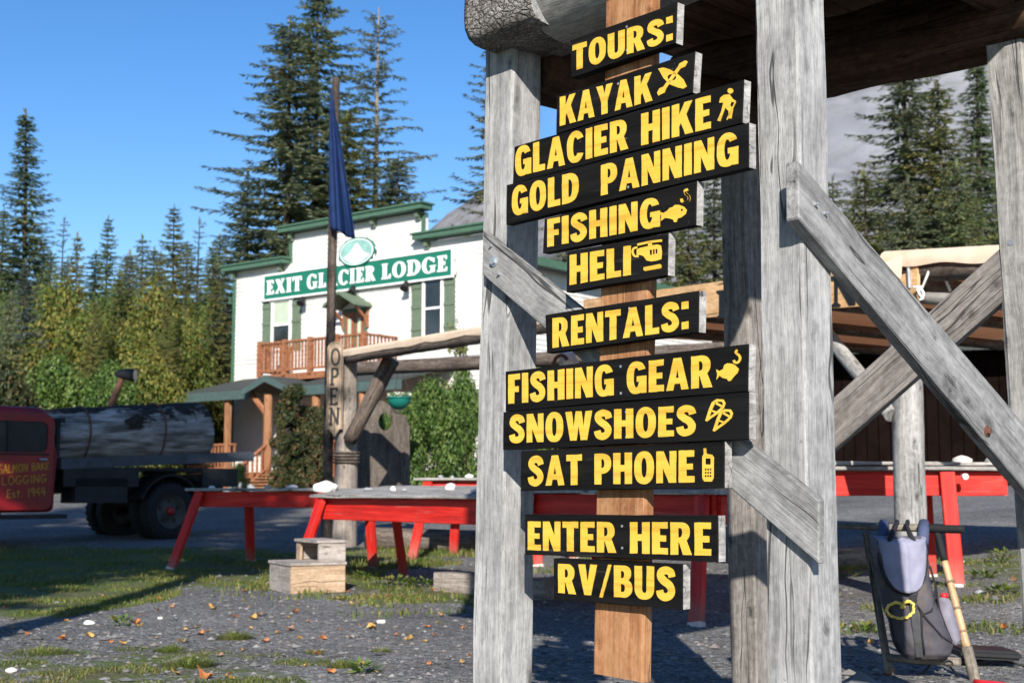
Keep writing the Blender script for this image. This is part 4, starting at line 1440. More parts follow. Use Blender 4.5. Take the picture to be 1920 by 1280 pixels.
def flag():
    Y = 20.0
    base = at(628, 915, Y); base.z = tz(base.x, base.y)
    top = at(626, 138, Y)
    base.x -= .15; base.y += .22
    o = log("flagpole", base - Vector((0, 0, .1)), top + Vector((0, .25, 0)), .085, .060, M['pole'], None, rough=.08, n=12)
    tag(o, "tall dark log flagpole tied to the post with the OPEN board", "flagpole")
    # limp flag, folded
    vs = []; fs = []
    nu, nv = 22, 40
    rows = [(168, 620, 623), (200, 618.5, 627), (260, 617.5, 640), (320, 617, 650), (380, 617, 661), (425, 618, 668), (446, 622, 669)]
    def row(y):
        for a, b in zip(rows, rows[1:]):
            if a[0] <= y <= b[0]:
                k = (y - a[0]) / (b[0] - a[0]); return a[1] + (b[1] - a[1]) * k, a[2] + (b[2] - a[2]) * k
        return rows[-1][1:]
    for j in range(nv + 1):
        v = j / nv
        for i in range(nu + 1):
            u = i / nu
            y = 168 + (428 - 168) * v + (22 * u if v > .8 else 22 * u * (v / .8)) * 1.0 * (.4 + .6 * v)
            x0, x1 = row(min(446, 168 + 262 * v))
            p = at(x0 + (x1 - x0) * u, y, Y + .0)
            amp = .12 * v * min(1, u * 3)
            p.y += amp * math.sin(u * 9.5 + v * 1.5) + .04 * v * math.sin(u * 21 + 2)
            vs.append(p)
    for j in range(nv):
        for i in range(nu):
            a = j * (nu + 1) + i
            fs.append((a, a + 1, a + nu + 2, a + nu + 1))
    me = bpy.data.meshes.new("flag"); me.from_pydata([tuple(v) for v in vs], [], fs)
    me.polygons.foreach_set('use_smooth', [True] * len(fs))
    o = link("flag", me, M['navy'])
    md = o.modifiers.new("thick", 'SOLIDIFY'); md.thickness = .008
    tag(o, "limp navy blue flag hanging from the dark flagpole", "flag")
M['pole'] = wood('charred_brown_pole', (.03, .024, .02), (.065, .05, .042), (.13, .105, .09), grain=(1.4, 12, 12))
flag()

# serif display letters, pieces drawn over one another at slightly different depths
def serif(ch, b, mapf, depth=.012, slab=False):
    k = [0]
    th_ = .25 if not slab else .22; tn = .10; sf = .07 if not slab else .10
    def piece(loop):
        pts = [mapf(*p) for p in loop]
        area = sum(pts[i][0] * pts[(i + 1) % len(pts)][1] - pts[(i + 1) % len(pts)][0] * pts[i][1] for i in range(len(pts)))
        if area < 0: pts = pts[::-1]
        vs, fs = fill([pts], depth + .0015 * k[0], 0); b.add(vs, fs); k[0] += 1
    def rect(x0, y0, x1, y1): piece([(x0, y0), (x1, y0), (x1, y1), (x0, y1)])
    def foot(x0, x1, y, up):      # flared serif
        s = 1 if up else -1
        piece([(x0 - sf, y), (x1 + sf, y), (x1 + sf, y + s * .05), (x1, y + s * .13), (x0, y + s * .13), (x0 - sf, y + s * .05)])
    def ring(cx, cy, rx, ry, a0=0, a1=360):
        full = a1 - a0 >= 360
        n = 28
        if full:
            o = [mapf(*p) for p in earc(cx, cy, rx, ry, 0, 348, n, 2.1)]
            i = [mapf(*p) for p in earc(cx, cy, rx - th_ * .95, ry - tn, 0, 348, n, 2.0)]
            vs, fs = fill([o, i], depth, 0); b.add(vs, fs)
        else:
            o = earc(cx, cy, rx, ry, a0, a1, n, 2.1); i = earc(cx, cy, rx - th_ * .95, ry - tn, a1, a0, n, 2.0)
            piece(o + i)
    if ch == 'E':
        w_ = .62; rect(.08, 0, .08 + th_, 1); rect(0, 0, .6, .11); rect(0, .89, .58, 1); rect(.1, .45, .45, .56)
        piece([(.6, 0), (.6, .27), (.54, .27), (.46, .08)]); piece([(.58, 1), (.58, .74), (.52, .74), (.44, .92)]); rect(.4, .38, .47, .63)
    elif ch == 'X':
        w_ = .84; piece([(.04, 1), (.34, 1), (.82, 0), (.52, 0)]); piece([(.68, 1), (.80, 1), (.16, 0), (.04, 0)]); foot(.12, .26, 1, False); foot(.6, .72, 1, False); foot(.1, .2, 0, True); foot(.6, .74, 0, True)
    elif ch == 'I':
        w_ = .42; rect(.09, 0, .09 + th_, 1); foot(.09, .09 + th_, 0, True); foot(.09, .09 + th_, 1, False)
    elif ch == 'T':
        w_ = .74; rect(.245, 0, .245 + th_, 1); rect(0, .89, .74, 1); foot(.245, .245 + th_, 0, True); piece([(0, 1), (0, .70), (.06, .70), (.16, .90)]); piece([(.74, 1), (.74, .70), (.68, .70), (.58, .90)])
    elif ch == 'L':
        w_ = .62; rect(.08, 0, .08 + th_, 1); rect(0, 0, .6, .11); foot(.08, .08 + th_, 1, False); piece([(.6, 0), (.6, .30), (.54, .30), (.42, .08)])
    elif ch == 'A':
        w_ = .86; piece([(.36, 1), (.54, 1), (.83, 0), (.54, 0)]); piece([(.36, 1), (.45, .86), (.17, 0), (.06, 0)]); rect(.2, .27, .62, .36); foot(.07, .17, 0, True); foot(.58, .80, 0, True)
    elif ch == 'N':
        w_ = .86; rect(.07, 0, .07 + tn * 1.2, 1); rect(.66, 0, .66 + tn * 1.2, 1); piece([(.04, 1), (.30, 1), (.78, 0), (.58, 0)]); foot(.07, .19, 0, True); foot(.66, .78, 1, False); foot(.05, .15, 1, False)
    elif ch == 'P':
        w_ = .68; rect(.08, 0, .08 + th_, 1); foot(.08, .08 + th_, 0, True); foot(.08, .2, 1, False); piece([(.2, 1), *earc(.36, .72, .32, .28, 90, -90, 12, 2.1), (.2, .44), (.2, .54), *earc(.34, .72, .10, .18, -90, 90, 10, 2), (.2, .90)])
    elif ch == 'R':
        w_ = .78; rect(.08, 0, .08 + th_, 1); foot(.08, .08 + th_, 0, True); foot(.08, .2, 1, False); piece([(.2, 1), *earc(.36, .74, .31, .26, 90, -90, 12, 2.1), (.2, .48), (.2, .57), *earc(.34, .74, .10, .16, -90, 90, 10, 2), (.2, .91)]); piece([(.34, .52), (.52, .50), (.80, 0), (.54, 0)])
    elif ch == 'C':
        w_ = .78; ring(.42, .5, .42, .52, 38, 322); piece([(.70, .94), (.76, .94), (.76, .66), (.70, .66), (.62, .86)])
    elif ch == 'G':
        w_ = .86; ring(.42, .5, .42, .52, 38, 318); piece([(.70, .94), (.76, .94), (.76, .66), (.70, .66), (.62, .86)]); rect(.56, .04, .78, .44); rect(.48, .40, .86, .47)
    elif ch == 'O':
        w_ = .86; ring(.43, .5, .43, .52)
    elif ch == 'D':
        w_ = .86; rect(.08, 0, .08 + th_, 1); piece([(.0, 1), *earc(.36, .5, .48, .5, 90, -90, 20, 2.1), (0, 0), (0, .10), *earc(.34, .5, .24, .40, -90, 90, 16, 2.1), (0, .90)])
    elif ch == ' ':
        w_ = .36
    return w_
SW = {'E': .62, 'X': .84, 'I': .42, 'T': .74, 'L': .62, 'A': .86, 'N': .86, 'P': .68, 'R': .78, 'C': .78, 'G': .86, 'O': .86, 'D': .86, ' ': .36}

def serif_text(txt, b, quad, gap=.11, depth=.012, slab=False):
    """quad: LB RB RT LT in local 2D"""
    tot = sum(SW[c] + (gap if c != ' ' else 0) for c in txt) - gap
    lb, rb, rt, lt = [Vector((q[0], q[1])) for q in quad]
    x = 0
    for ch in txt:
        def mp(px, py, x=x):
            s = (px + x) / tot
            p = lb.lerp(rb, s).lerp(lt.lerp(rt, s), py)
            return (p.x, p.y)
        serif(ch, b, mp, depth, slab)
        x += SW[ch] + (gap if ch != ' ' else 0)

def panning_sign():
    N = Vector((SX.y, -SX.x, 0))       # towards the camera
    P0 = at(1600, 545, 10.72)
    q = {k: onplane(x, y, P0, N) for k, (x, y) in {'lt': (1094, 562), 'lb': (1094, 612), 'rt': (1720, 478), 'rb': (1720, 566)}.items()}
    mid = (q['lt'] + q['rb']) / 2
    t = empty("panning_sign", mid.to_tuple(), "tan wooden board with dark serif letters under the canvas edge behind the boards", "sign")
    ax = SX
    Mx = Matrix((ax, Vector((0, 0, 1)), N)).transposed().to_4x4(); Mx.translation = mid
    inv = Mx.inverted()
    l = {k: inv @ v for k, v in q.items()}
    lp = [(l['lb'].x, l['lb'].y), (l['rb'].x, l['rb'].y), (l['rt'].x, l['rt'].y), (l['lt'].x, l['lt'].y)]
    vs, fs = fill([lp], .03, -.03)
    b = MB(); b.add(vs, fs); b.f.append([3, 2, 1, 0]); b.mi.append(0)
    b.build("board", M['tan_board'], t, Mx, fix=True)
    def pl(x, y):
        p = inv @ onplane(x, y, P0, N); return (p.x, p.y)
    b = MB()
    serif_text("PANNING", b, [pl(1345, 597), pl(1668, 565), pl(1668, 505), pl(1345, 545)], .14, .004, True)
    b.build("lettering", M['black_metal'], t, Mx)
panning_sign()

def skull():
    c = at(1066, 678, 16.5)
    me = rockmesh("hanging_skull", .12, .10, .15, 4, 3, .3)
    o = link("hanging_skull", me, M['white_stone'], None, Matrix.Translation(c))
    tag(o, "small pale skull hung below the shelter beam between the boards", "skull")
    b = MB()
    cc = at(1052, 690, 16.4)
    b.tube([cc + Vector((.10 * math.cos(a), 0, .16 * math.sin(a))) for a in [R(40 + 280 * i / 20) for i in range(21)]], .022, 8)
    o = b.build("hanging_ring", M['rust'], None, smooth=True)
    tag(o, "rusty open iron ring hung beside the pale skull", "ring")
skull()

def cutout():
    Y = 22.0
    g = at(716, 930, Y); zg = tz(g.x, g.y)
    def P(x, y): return at(x, y, Y)
    out = [(664, 930), (664, 812), (672, 795), (690, 778), (700, 758), (716, 750), (732, 762), (740, 775), (760, 778), (768, 800), (769, 930)]
    hole = circ(722, 790, 12.5, 17, 16)
    mid = P(716, 850)
    ax = Vector((1, 0, 0))
    L = [[((P(x, y) - mid).x, (P(x, y) - mid).z) for x, y in lp] for lp in (out[::-1], hole)]
    vs, fs = fill(L, .05, -.025)
    b = MB(); b.add(vs, fs)
    n = len(out) + len(hole)
    top = [f for f in b.f if len(f) == 3]
    for f in top: b.f.append([i - n for i in f][::-1]); b.mi.append(0)
    Mx = Matrix((Vector((1, 0, 0)), Vector((0, 0, 1)), Vector((0, -1, 0)))).transposed().to_4x4(); Mx.translation = mid
    Rm = Matrix.Rotation(math.pi / 2, 4, 'Z')
    b.v = [tuple(Rm.inverted() @ Vector(v)) for v in b.v]
    o = b.build("face_cutout_board", M['cut_wood'], None, Mx @ Rm, fix=True)
    tag(o, "tall brown wooden panel with an oval face hole beside the log post", "panel")
M['cut_wood'] = wood('brown_stained_panel', (.055, .045, .037), (.10, .083, .07), (.16, .135, .117), knots=False, grain=(1.0, 6, 6))
cutout()
# ------------------------------------------------------------------ the lodge
LF = Vector((-5.2, 45, 0)); FD = Vector((.78, -.62, 0)).normalized(); FN = Vector((-FD.y, FD.x, 0)) * -1
# FN points towards the camera
FN = Vector((FD.y, -FD.x, 0)); FB = -FN
M['siding'] = plain('white_painted_siding', (.66, .65, .62), .6, .05, 3, .2, 0, 0, (.50, .485, .455), .6)
M['green_trim'] = plain('green_painted_trim', (.060, .125, .082), .5, .15, 6)
M['shutter'] = plain('grey_green_shutters', (.115, .155, .105), .6, .12, 5)
M['green_sign'] = plain('deep_green_sign_paint', (.012, .145, .095), .45, .06, 4)
M['sign_white'] = plain('white_sign_paint', (.80, .80, .78), .5, .03, 4)
M['roof_grey'] = plain('grey_green_shingles', (.045, .052, .05), .9, .25, 14)
M['soffit'] = plain('grey_soffit', (.10, .11, .11), .8)
M['door_brown'] = plain('red_brown_door', (.26, .085, .045), .5, .2, 6)
M['curtain'] = plain('pale_blind', (.40, .46, .36), .8, .1, 3)
def glassmat(name, col, rough=.06):
    m, nt, bs = newmat(name)
    v, _ = coords(nt, (1, 1, 1))
    n = tex(nt, v, 1.3, 3, .5)
    c = ramp(nt, n, [(.35, tuple(x * .5 for x in col)), (.65, col)])
    nt.links.new(c, bs.inputs['Base Color'])
    bs.inputs['Roughness'].default_value = rough
    bs.inputs['Specular IOR Level'].default_value = .8
    return m
M['glass'] = glassmat('dark_window_glass', (.03, .035, .035))
M['cab_glass'] = plain('dusty_dark_glass', (.018, .02, .022), .35, .5, 2, .25)

def fac(px, py, out=0.0):
    p = onplane(px, py, LF + FN * out, FN)
    return ((p - LF).dot(FD), p.z)
def fw(u, z, out=0.0): return LF + FD * u + FN * out + Vector((0, 0, z))
LM = Matrix((FD, FN, Vector((0, 0, 1)))).transposed().to_4x4()

def lodge():
    t = empty("lodge", (LF + Vector((0, 0, .8))).to_tuple(), "white two-storey timber lodge with stepped false front, green trim and brown balcony", "building")
    uL = fac(440, 600)[0]; uR = 6.75
    zt = 9.0
    # lap siding, real laps
    def laps(name, u0, u1, z0, z1, origin=None, axis=None, nrm=None, step=.16):
        axis = axis or FD; nrm = nrm or FN
        o = origin or LF
        vs = []; fs = []
        z = z0; k = 0
        while z < z1 - .01:
            zz = min(z1, z + step)
            for uu in (u0, u1):
                vs.append(o + axis * uu + nrm * .028 + Vector((0, 0, z)))
                vs.append(o + axis * uu + nrm * .004 + Vector((0, 0, zz)))
            fs.append((k, k + 2, k + 3, k + 1))
            if k: fs.append((k - 3, k - 1, k + 2, k))
            k += 4; z = zz
        b = MB(); b.add(vs, fs)
        return b.build(name, M['siding'], t)
    laps("wall", uL, uR, .7, zt)
    ucL = fac(547, 460)[0]; ucR = fac(795, 420)[0]
    laps("wall", ucL, ucR, zt + .004, 10.05)
    # body
    b = MB()
    dep = 12.0
    c = LF + FD * ((uL + uR) / 2) + FB * (dep / 2 + .01)
    rz = math.atan2(FD.y, FD.x)
    b.box(c + Vector((0, 0, .7 + (8.1 - .7) / 2)), (uR - uL) - .02, dep, 7.4, rz)
    b.box(LF + FD * ((uL + uR) / 2) + FB * .12 + Vector((0, 0, 8.5)), (uR - uL) - .02, .2, .98, rz)
    b.box(LF + FD * ((ucL + ucR) / 2) + FB * .12 + Vector((0, 0, 9.5)), (ucR - ucL) - .02, .2, 1.08, rz)
    b.build("body", M['siding'], t)
    laps("side_wall", 0, dep, .7, 8.1, LF + FD * uR, FB, FD)
    # gable roof behind the false front, overhanging the side wall
    b = MB()
    ov = .55
    a0 = LF + FD * (uR + ov); r0 = LF + FD * ((uL + uR) / 2); l0 = LF + FD * (uL - ov)
    for e, nm in ((a0, 1), (l0, -1)):
        q = [e + FB * .25 + Vector((0, 0, 8.0)), e + FB * (dep + .5) + Vector((0, 0, 8.0)), r0 + FB * (dep + .5) + Vector((0, 0, 8.75)), r0 + FB * .25 + Vector((0, 0, 8.75))]
        b.quadprism(q, Vector((0, 0, .10)))
    b.build("roof", M['roof_grey'], t, fix=True)
    b = MB()
    for e, s in ((a0, 1), (l0, -1)):
        b.box(e + FD * (.03 * s) + FB * (dep / 2 + .35) + Vector((0, 0, 8.0)), .06, dep + .3, .26, rz)
    b.build("fascia", M['green_trim'], t)
    b = MB()
    b.box(LF + FD * (uR + ov / 2) + FB * (dep / 2 + .3) + Vector((0, 0, 7.93)), ov - .1, dep, .05, rz)
    b.build("soffit", M['soffit'], t)
    # cornices with brackets
    for (u0, u1, z) in ((uL - .35, ucL - .02, zt), (ucL - .30, ucR + .25, 10.1), (ucR - .15, uR + .3, zt + .08)):
        b = MB()
        b.box(fw((u0 + u1) / 2, z + .06, .14), u1 - u0, .55, .16, rz)
        b.box(fw((u0 + u1) / 2, z + .17, .14), u1 - u0 + .12, .66, .06, rz)
        b.build("cornice", M['green_trim'], t)
        n = max(2, int((u1 - u0) / 1.7))
        for i in range(n):
            uu = u0 + .4 + (u1 - u0 - .8) * i / max(1, n - 1)
            b = MB()
            b.box(fw(uu, z - .13, .14), .12, .22, .22, rz); b.box(fw(uu, z - .28, .08), .09, .10, .10, rz)
            b.build("bracket", M['shutter'], t)
    for u, zc_, hh_ in ((uL, 4.85, 8.2), (uR, 4.85, 8.2), (ucL, 9.52, .98), (ucR, 9.52, .98)):
        b = MB(); b.box(fw(u, zc_, .035), .16, .03, hh_, rz)
        b.build("corner_board", M['green_trim'], t)
    # windows
    def win(x0, x1, y0, y1, sh, blind):
        u0, z1 = fac(x0, y0); u1, z0 = fac(x1, y1)
        zc = (z0 + z1) / 2; uc = (u0 + u1) / 2; wd = u1 - u0; h = z1 - z0
        fr = MB()
        for (du, dz, sx, sz) in ((-wd/2, 0, .10, h + .1), (wd/2, 0, .10, h + .1), (0, h/2 + .05, wd + .3, .14), (0, -h/2 - .02, wd + .24, .10), (0, 0, wd - .1, .07)):
            fr.box(fw(uc + du, zc + dz, .055 + (.01 if dz == 0 and du == 0 else 0)), sx, .07, sz, rz)
        f = fr.build("window", M['sign_white'], t)
        g = MB(); g.box(fw(uc, zc, .040), wd - .1, .012, h - .02, rz)
        g.build("pane", M['glass'], f)
        if blind:
            g = MB(); g.box(fw(uc, zc + h * .24, .050), wd - .12, .006, h * .48, rz)
            g.build("blind", M['curtain'], f)
        for s in (-1, 1):
            b = MB()
            uu = uc + s * (wd / 2 + .07 + .24)
            for k in range(3): b.box(fw(uu + (k - 1) * .155, zc, .05), .148, .03, h + .18, rz)
            for dz in (-h * .34, h * .05, h * .40): b.box(fw(uu, zc + dz, .075), .46, .03, .10, rz)
            b.build("shutter", M['shutter'], t)
    win(514, 546, 567, 652, 1, True)
    win(797, 831, 527, 630, 1, False)
    # balcony door under its little hood
    u0, z1 = fac(651, 583); u1, _ = fac(687, 590)
    uc = (u0 + u1) / 2; z0 = 5.05
    b = MB()
    b.box(fw(uc, (z0 + z1) / 2, .05), u1 - u0 + .12, .06, z1 - z0 + .1, rz)
    fr = b.build("door_frame", M['green_trim'], t)
    b = MB()
    hw = (u1 - u0) / 2
    for s in (-1, 1): b.box(fw(uc + s * hw / 2, (z0 + z1) / 2 - .05, .09), hw - .08, .03, z1 - z0 - .08, rz)
    dr = b.build("door", M['door_brown'], t)
    b = MB()
    for s in (-1, 1): b.box(fw(uc + s * hw / 2, (z0 + z1) / 2 + .15, .108), hw * .34, .012, (z1 - z0) * .55, rz)
    b.build("door_pane", M['curtain'], dr)
    ha, hz = fac(669, 556, .8)
    hl, hlz = fac(640, 574, .8); hr, hrz = fac(700, 566, .8)
    hz = max(hz, hlz + .35)
    b = MB()
    for e in (hl, hr):
        q = [fw(uc, hlz + .42, -.02), fw(uc, hlz + .42, .9), fw(e + (uc - (hl + hr) / 2), hlz, .9), fw(e + (uc - (hl + hr) / 2), hlz, -.02)]
        b.quadprism(q, Vector((0, 0, .09)))
    b.build("door_hood", M['shutter'], t, fix=True)
    for s in (-1, 1):
        b = MB()
        e = uc + s * (hr - hl) * .38
        b.tube([fw(e, hlz - .65, .06), fw(e, hlz - .35, .18), fw(e, hlz - .02, .62)], .06, 6)
        b.tube([fw(e, hlz - .7, .05), fw(e, hlz, .05)], .06, 6)
        b.build("hood_bracket", M['deck_wood'], t)
    # three black lamps above / below the sign
    for x, y in ((566, 565), (661, 545), (760, 537)):
        uu, zz = fac(x, y, .3)
        b = MB()
        b.tube([fw(uu - .12, zz + .05, .03), fw(uu, zz + .12, .28)], .03, 6)
        b.tube([fw(uu, zz + .14, .24), fw(uu + .05, zz - .1, .42)], [.08, .15], 10)
        b.build("spotlight", M['black_metal'], t)
    # balcony
    bo = 1.55
    bl = fac(488, 650, bo)[0]; br_ = fac(684, 624, bo)[0]
    ztop = fac(600, 634, bo)[1]; zfl = ztop - 1.08
    b = MB()
    b.box(fw((bl + br_) / 2, zfl - .12, bo / 2 + .03), br_ - bl + .1, bo, .22, rz)
    b.build("balcony_floor", M['deck_wood'], t)
    b = MB()
    b.box(fw((bl + br_) / 2, ztop, bo), br_ - bl + .2, .12, .07, rz)
    b.box(fw((bl + br_) / 2, zfl + .12, bo), br_ - bl, .07, .08, rz)
    for u in (bl, br_):
        b.box(fw(u, ztop, bo / 2), .12, bo - .14, .07, rz); b.box(fw(u, zfl + .12, bo / 2), .07, bo - .1, .08, rz)
    b.build("balcony_rail", M['deck_wood'], t)
    n = 4
    for i in range(n + 1):
        b = MB(); b.box(fw(bl + (br_ - bl) * i / n, zfl + .54, bo), .16, .16, 1.22, rz)
        b.build("balcony_post", M['deck_wood'], t)
    b = MB()
    k = int((br_ - bl) / .155)
    for i in range(k): b.box(fw(bl + (br_ - bl) * (i + .5) / k, zfl + .58, bo), .06, .045, .92, rz)
    for u in (bl, br_):
        for i in range(9): b.box(fw(u, zfl + .58, bo * (i + .5) / 9), .045, .06, .92, rz)
    o = b.build("balusters", M['deck_wood'], t)
    # porch
    po = 2.5
    pl = fac(352, 750, po)[0]; pm = fac(476, 732, po)[0]; pk = fac(518, 712, po)[0]; pm2 = fac(560, 728, po)[0]; pr = fac(760, 712, po)[0]
    ze = fac(430, 742, po)[1]
    b = MB()
    for a, c in ((pl, pm), (pm2, pr)):
        q = [fw(a, ze + .12, po + .15), fw(c, ze + .12, po + .15), fw(c, ze + .75, .03), fw(a, ze + .75, .03)]
        b.quadprism(q, Vector((0, 0, .09)))
    zg = fac(518, 708, po)[1]
    for e in (pm, pm2):
        q = [fw(pk, zg - .06, po + .45), fw(e, ze + .06, po + .45), fw(e, ze + .06, .03), fw(pk, zg - .06, .03)]
        b.quadprism(q, Vector((0, 0, .10)))
    b.build("porch_roof", M['roof_grey'], t, fix=True)
    b = MB()
    for a, c in ((pl, pm), (pm2, pr)):
        b.box(fw((a + c) / 2, ze, po + .18), c - a, .05, .30, rz)
    for e in (pm, pm2):
        q = [fw(pk, zg - .16, po + .46), fw(e, ze - .06, po + .46), fw(e, ze + .14, po + .46), fw(pk, zg + .06, po + .46)]
        b.quadprism(q, FN * .05)
    b.build("porch_fascia", M['porch_green'], t, fix=True)
    zf = fac(420, 884, po)[1]
    for x in (427, 502, 592, 680):
        u = fac(x, 800, po)[0]
        if x in (427,): beam("porch_post", fw(u, zf - .1, po), fw(u, ze - .12, po), .17, .17, M['porch_wood'], t, up=FN, seg=.5)
        else: log("porch_post", fw(u, zf - .1, po), fw(u, ze - .05, po), .15, .14, M['porch_wood'], t, seg=.4)
    u5 = fac(502, 800, po)[0]
    log("post_brace", fw(u5, ze - .75, po), fw(u5 - .75, ze - .02, po + .05), .10, .10, M['deck_wood'], t)
    b = MB()
    b.box(fw((pl + pr) / 2, zf - .12, po / 2 + .02), pr - pl, po, .2, rz)
    b.build("porch_floor", M['deck_wood'], t)
    b = MB()
    b.box(fw((pl + pr) / 2, (zf + .6) / 2 - .05, po - .3), pr - pl, .1, zf - .55, rz)
    b.build("skirting", M['porch_wood'], t)
    for a, c in ((pl, fac(427, 800, po)[0]), (fac(427, 800, po)[0], fac(445, 800, po)[0]), (fac(592, 800, po)[0], fac(680, 800, po)[0])):
        b = MB()
        b.box(fw((a + c) / 2, zf + .92, po), c - a - .17, .11, .07, rz); b.box(fw((a + c) / 2, zf + .12, po), c - a - .17, .06, .07, rz)
        k = max(2, int((c - a) / .17))
        for i in range(k): b.box(fw(a + (c - a) * (i + .5) / k, zf + .52, po), .07, .045, .78, rz)
        b.build("porch_railing", M['deck_wood'], t)
    # steps down to the yard
    us0, us1 = fac(505, 885, po)[0], fac(592, 885, po)[0]
    b = MB()
    gz = .95
    ns = 5
    for i in range(ns):
        z_ = zf - .02 - (zf - gz) * (i + 1) / (ns + 1)
        b.box(fw((us0 + us1) / 2, z_, po + .15 + .3 * i), us1 - us0, .32, .05, rz)
        b.box(fw((us0 + us1) / 2, z_ - .08, po + .02 + .3 * i), us1 - us0 - .06, .03, .13, rz)
    b.build("porch_steps", M['porch_wood'], t)
    b = MB()
    p0 = fw(us0 - .05, zf + .95, po); p1 = fw(us0 - .05, zf - .25, po + 1.75)
    b.tube([p0, p1], .055, 6); b.tube([p0 - Vector((0, 0, .8)), p1 - Vector((0, 0, .8))], .045, 6)
    for i in range(9):
        q = p0.lerp(p1, (i + .5) / 9); b.box(q - Vector((0, 0, .42)), .06, .05, .8, rz)
    b.box(p1 - Vector((0, 0, .45)), .15, .15, 1.2, rz)
    b.build("stair_railing", M['deck_wood'], t)
    # dark blue-grey wall in the porch's shade, with a door
    b = MB()
    b.box(fw(us0 + .5, zf + 1.05, .06), 1.0, .06, 2.1, rz)
    b.build("entrance_door", M['door_brown'], t)
    return t
M['porch_green'] = plain('blue_green_fascia', (.06, .095, .09), .55, .15, 6)
lodge()

def lodge_sign():
    po = .16
    c = {k: onplane(x, y, LF + FN * po, FN) for k, (x, y) in {'lt': (495, 521), 'lb': (495, 565), 'rt': (847, 464), 'rb': (847, 514)}.items()}
    mid = (c['lt'] + c['rb'] + c['lb'] + c['rt']) / 4
    t = empty("lodge_sign", mid.to_tuple(), "long green sign reading EXIT GLACIER LODGE in white under an oval mountain emblem", "sign")
    Mx = Matrix((FD, Vector((0, 0, 1)), FN)).transposed().to_4x4(); Mx.translation = mid
    inv = Mx.inverted()
    l = {k: inv @ v for k, v in c.items()}
    hw = (l['rt'].x - l['lt'].x) / 2; hh = (l['lt'].y - l['lb'].y + l['rt'].y - l['rb'].y) / 4
    b = MB(); b.box((0, 0, -.03), 2 * hw, 2 * hh, .06); b.build("panel", M['green_sign'], t, Mx)
    b = MB()
    for s in (-1, 1):
        b.box((0, s * (hh + .02), -.02), 2 * hw + .1, .06, .09)
        b.box((s * (hw + .02), 0, -.022), .06, 2 * hh - .02, .085)
    b.build("edging", M['sign_white'], t, Mx)
    for s in (-1, 1):
        b = MB()
        pts = [(s * (hw + .06 + .14 * math.cos(a)), hh * .95 * math.sin(a), -.01) for a in [R(-80 + 160 * i / 12) for i in range(13)]]
        b.tube(pts, .035, 6)
        for q in (-.2, .2): b.tube([(s * (hw + .09 + .06 * math.cos(a)), q + .09 * math.sin(a), 0) for a in [R(360 * i / 12) for i in range(13)]], .022, 5)
        b.build("scroll", M['sign_white'], t, Mx)
    for words, fx0, fx1 in (("EXIT", 0, .212), ("GLACIER", .245, .628), ("LODGE", .663, 1)):
      b = MB()
      X0 = -hw + .16; X1 = hw - .18; X1, X0 = X0 + (X1 - X0) * fx1, X0 + (X1 - X0) * fx0
      serif_text(words, b, [(X0, -hh * .60), (X1, -hh * .60), (X1, hh * .60), (X0, hh * .60)], .10, .02)
      b.build("lettering", M['sign_white'], t, Mx)
    # oval emblem: white peak on blue-green
    e = inv @ onplane(669, 472, LF + FN * .2, FN)
    ex, ey = e.x, e.y
    rx, ry = .86, .50
    def disc(rx_, ry_, z0, dpt, mat, name):
        vs, fs = fill([[(ex + rx_ * math.cos(2*math.pi*i/36), ey + ry_ * math.sin(2*math.pi*i/36)) for i in range(36)]], dpt, z0)
        bb = MB(); bb.add(vs, fs); bb.build(name, mat, t, Mx)
    disc(rx, ry, -.02, .08, M['green_sign'], "emblem_rim")
    disc(rx * .93, ry * .90, -.02, .085, M['sign_white'], "emblem_ring")
    disc(rx * .88, ry * .84, -.02, .09, M['emblem_blue'], "emblem_field")
    b = MB()
    vs, fs = fill([[(ex - .62, ey - .16), (ex - .3, ey - .33), (ex, ey - .40), (ex + .3, ey - .33), (ex + .62, ey - .16), (ex + .32, ey - .02), (ex + .12, ey + .22), (ex + .02, ey + .30), (ex - .1, ey + .20), (ex - .3, ey - .02)]], .006, .07)
    b.add(vs, fs); b.build("emblem_peak", M['sign_white'], t, Mx)
    b = MB()
    for s in (-1, 1):
        b.tube([(ex + s * (rx + .02 + .10 * math.sin(a)), ey - .16 + .22 * math.cos(a), 0) for a in [R(360 * i / 14) for i in range(15)]], .035, 6)
    b.build("scroll", M['sign_white'], t, Mx)
M['emblem_blue'] = plain('pale_green_blue_paint', (.22, .40, .36), .5, .25, 3)
lodge_sign()

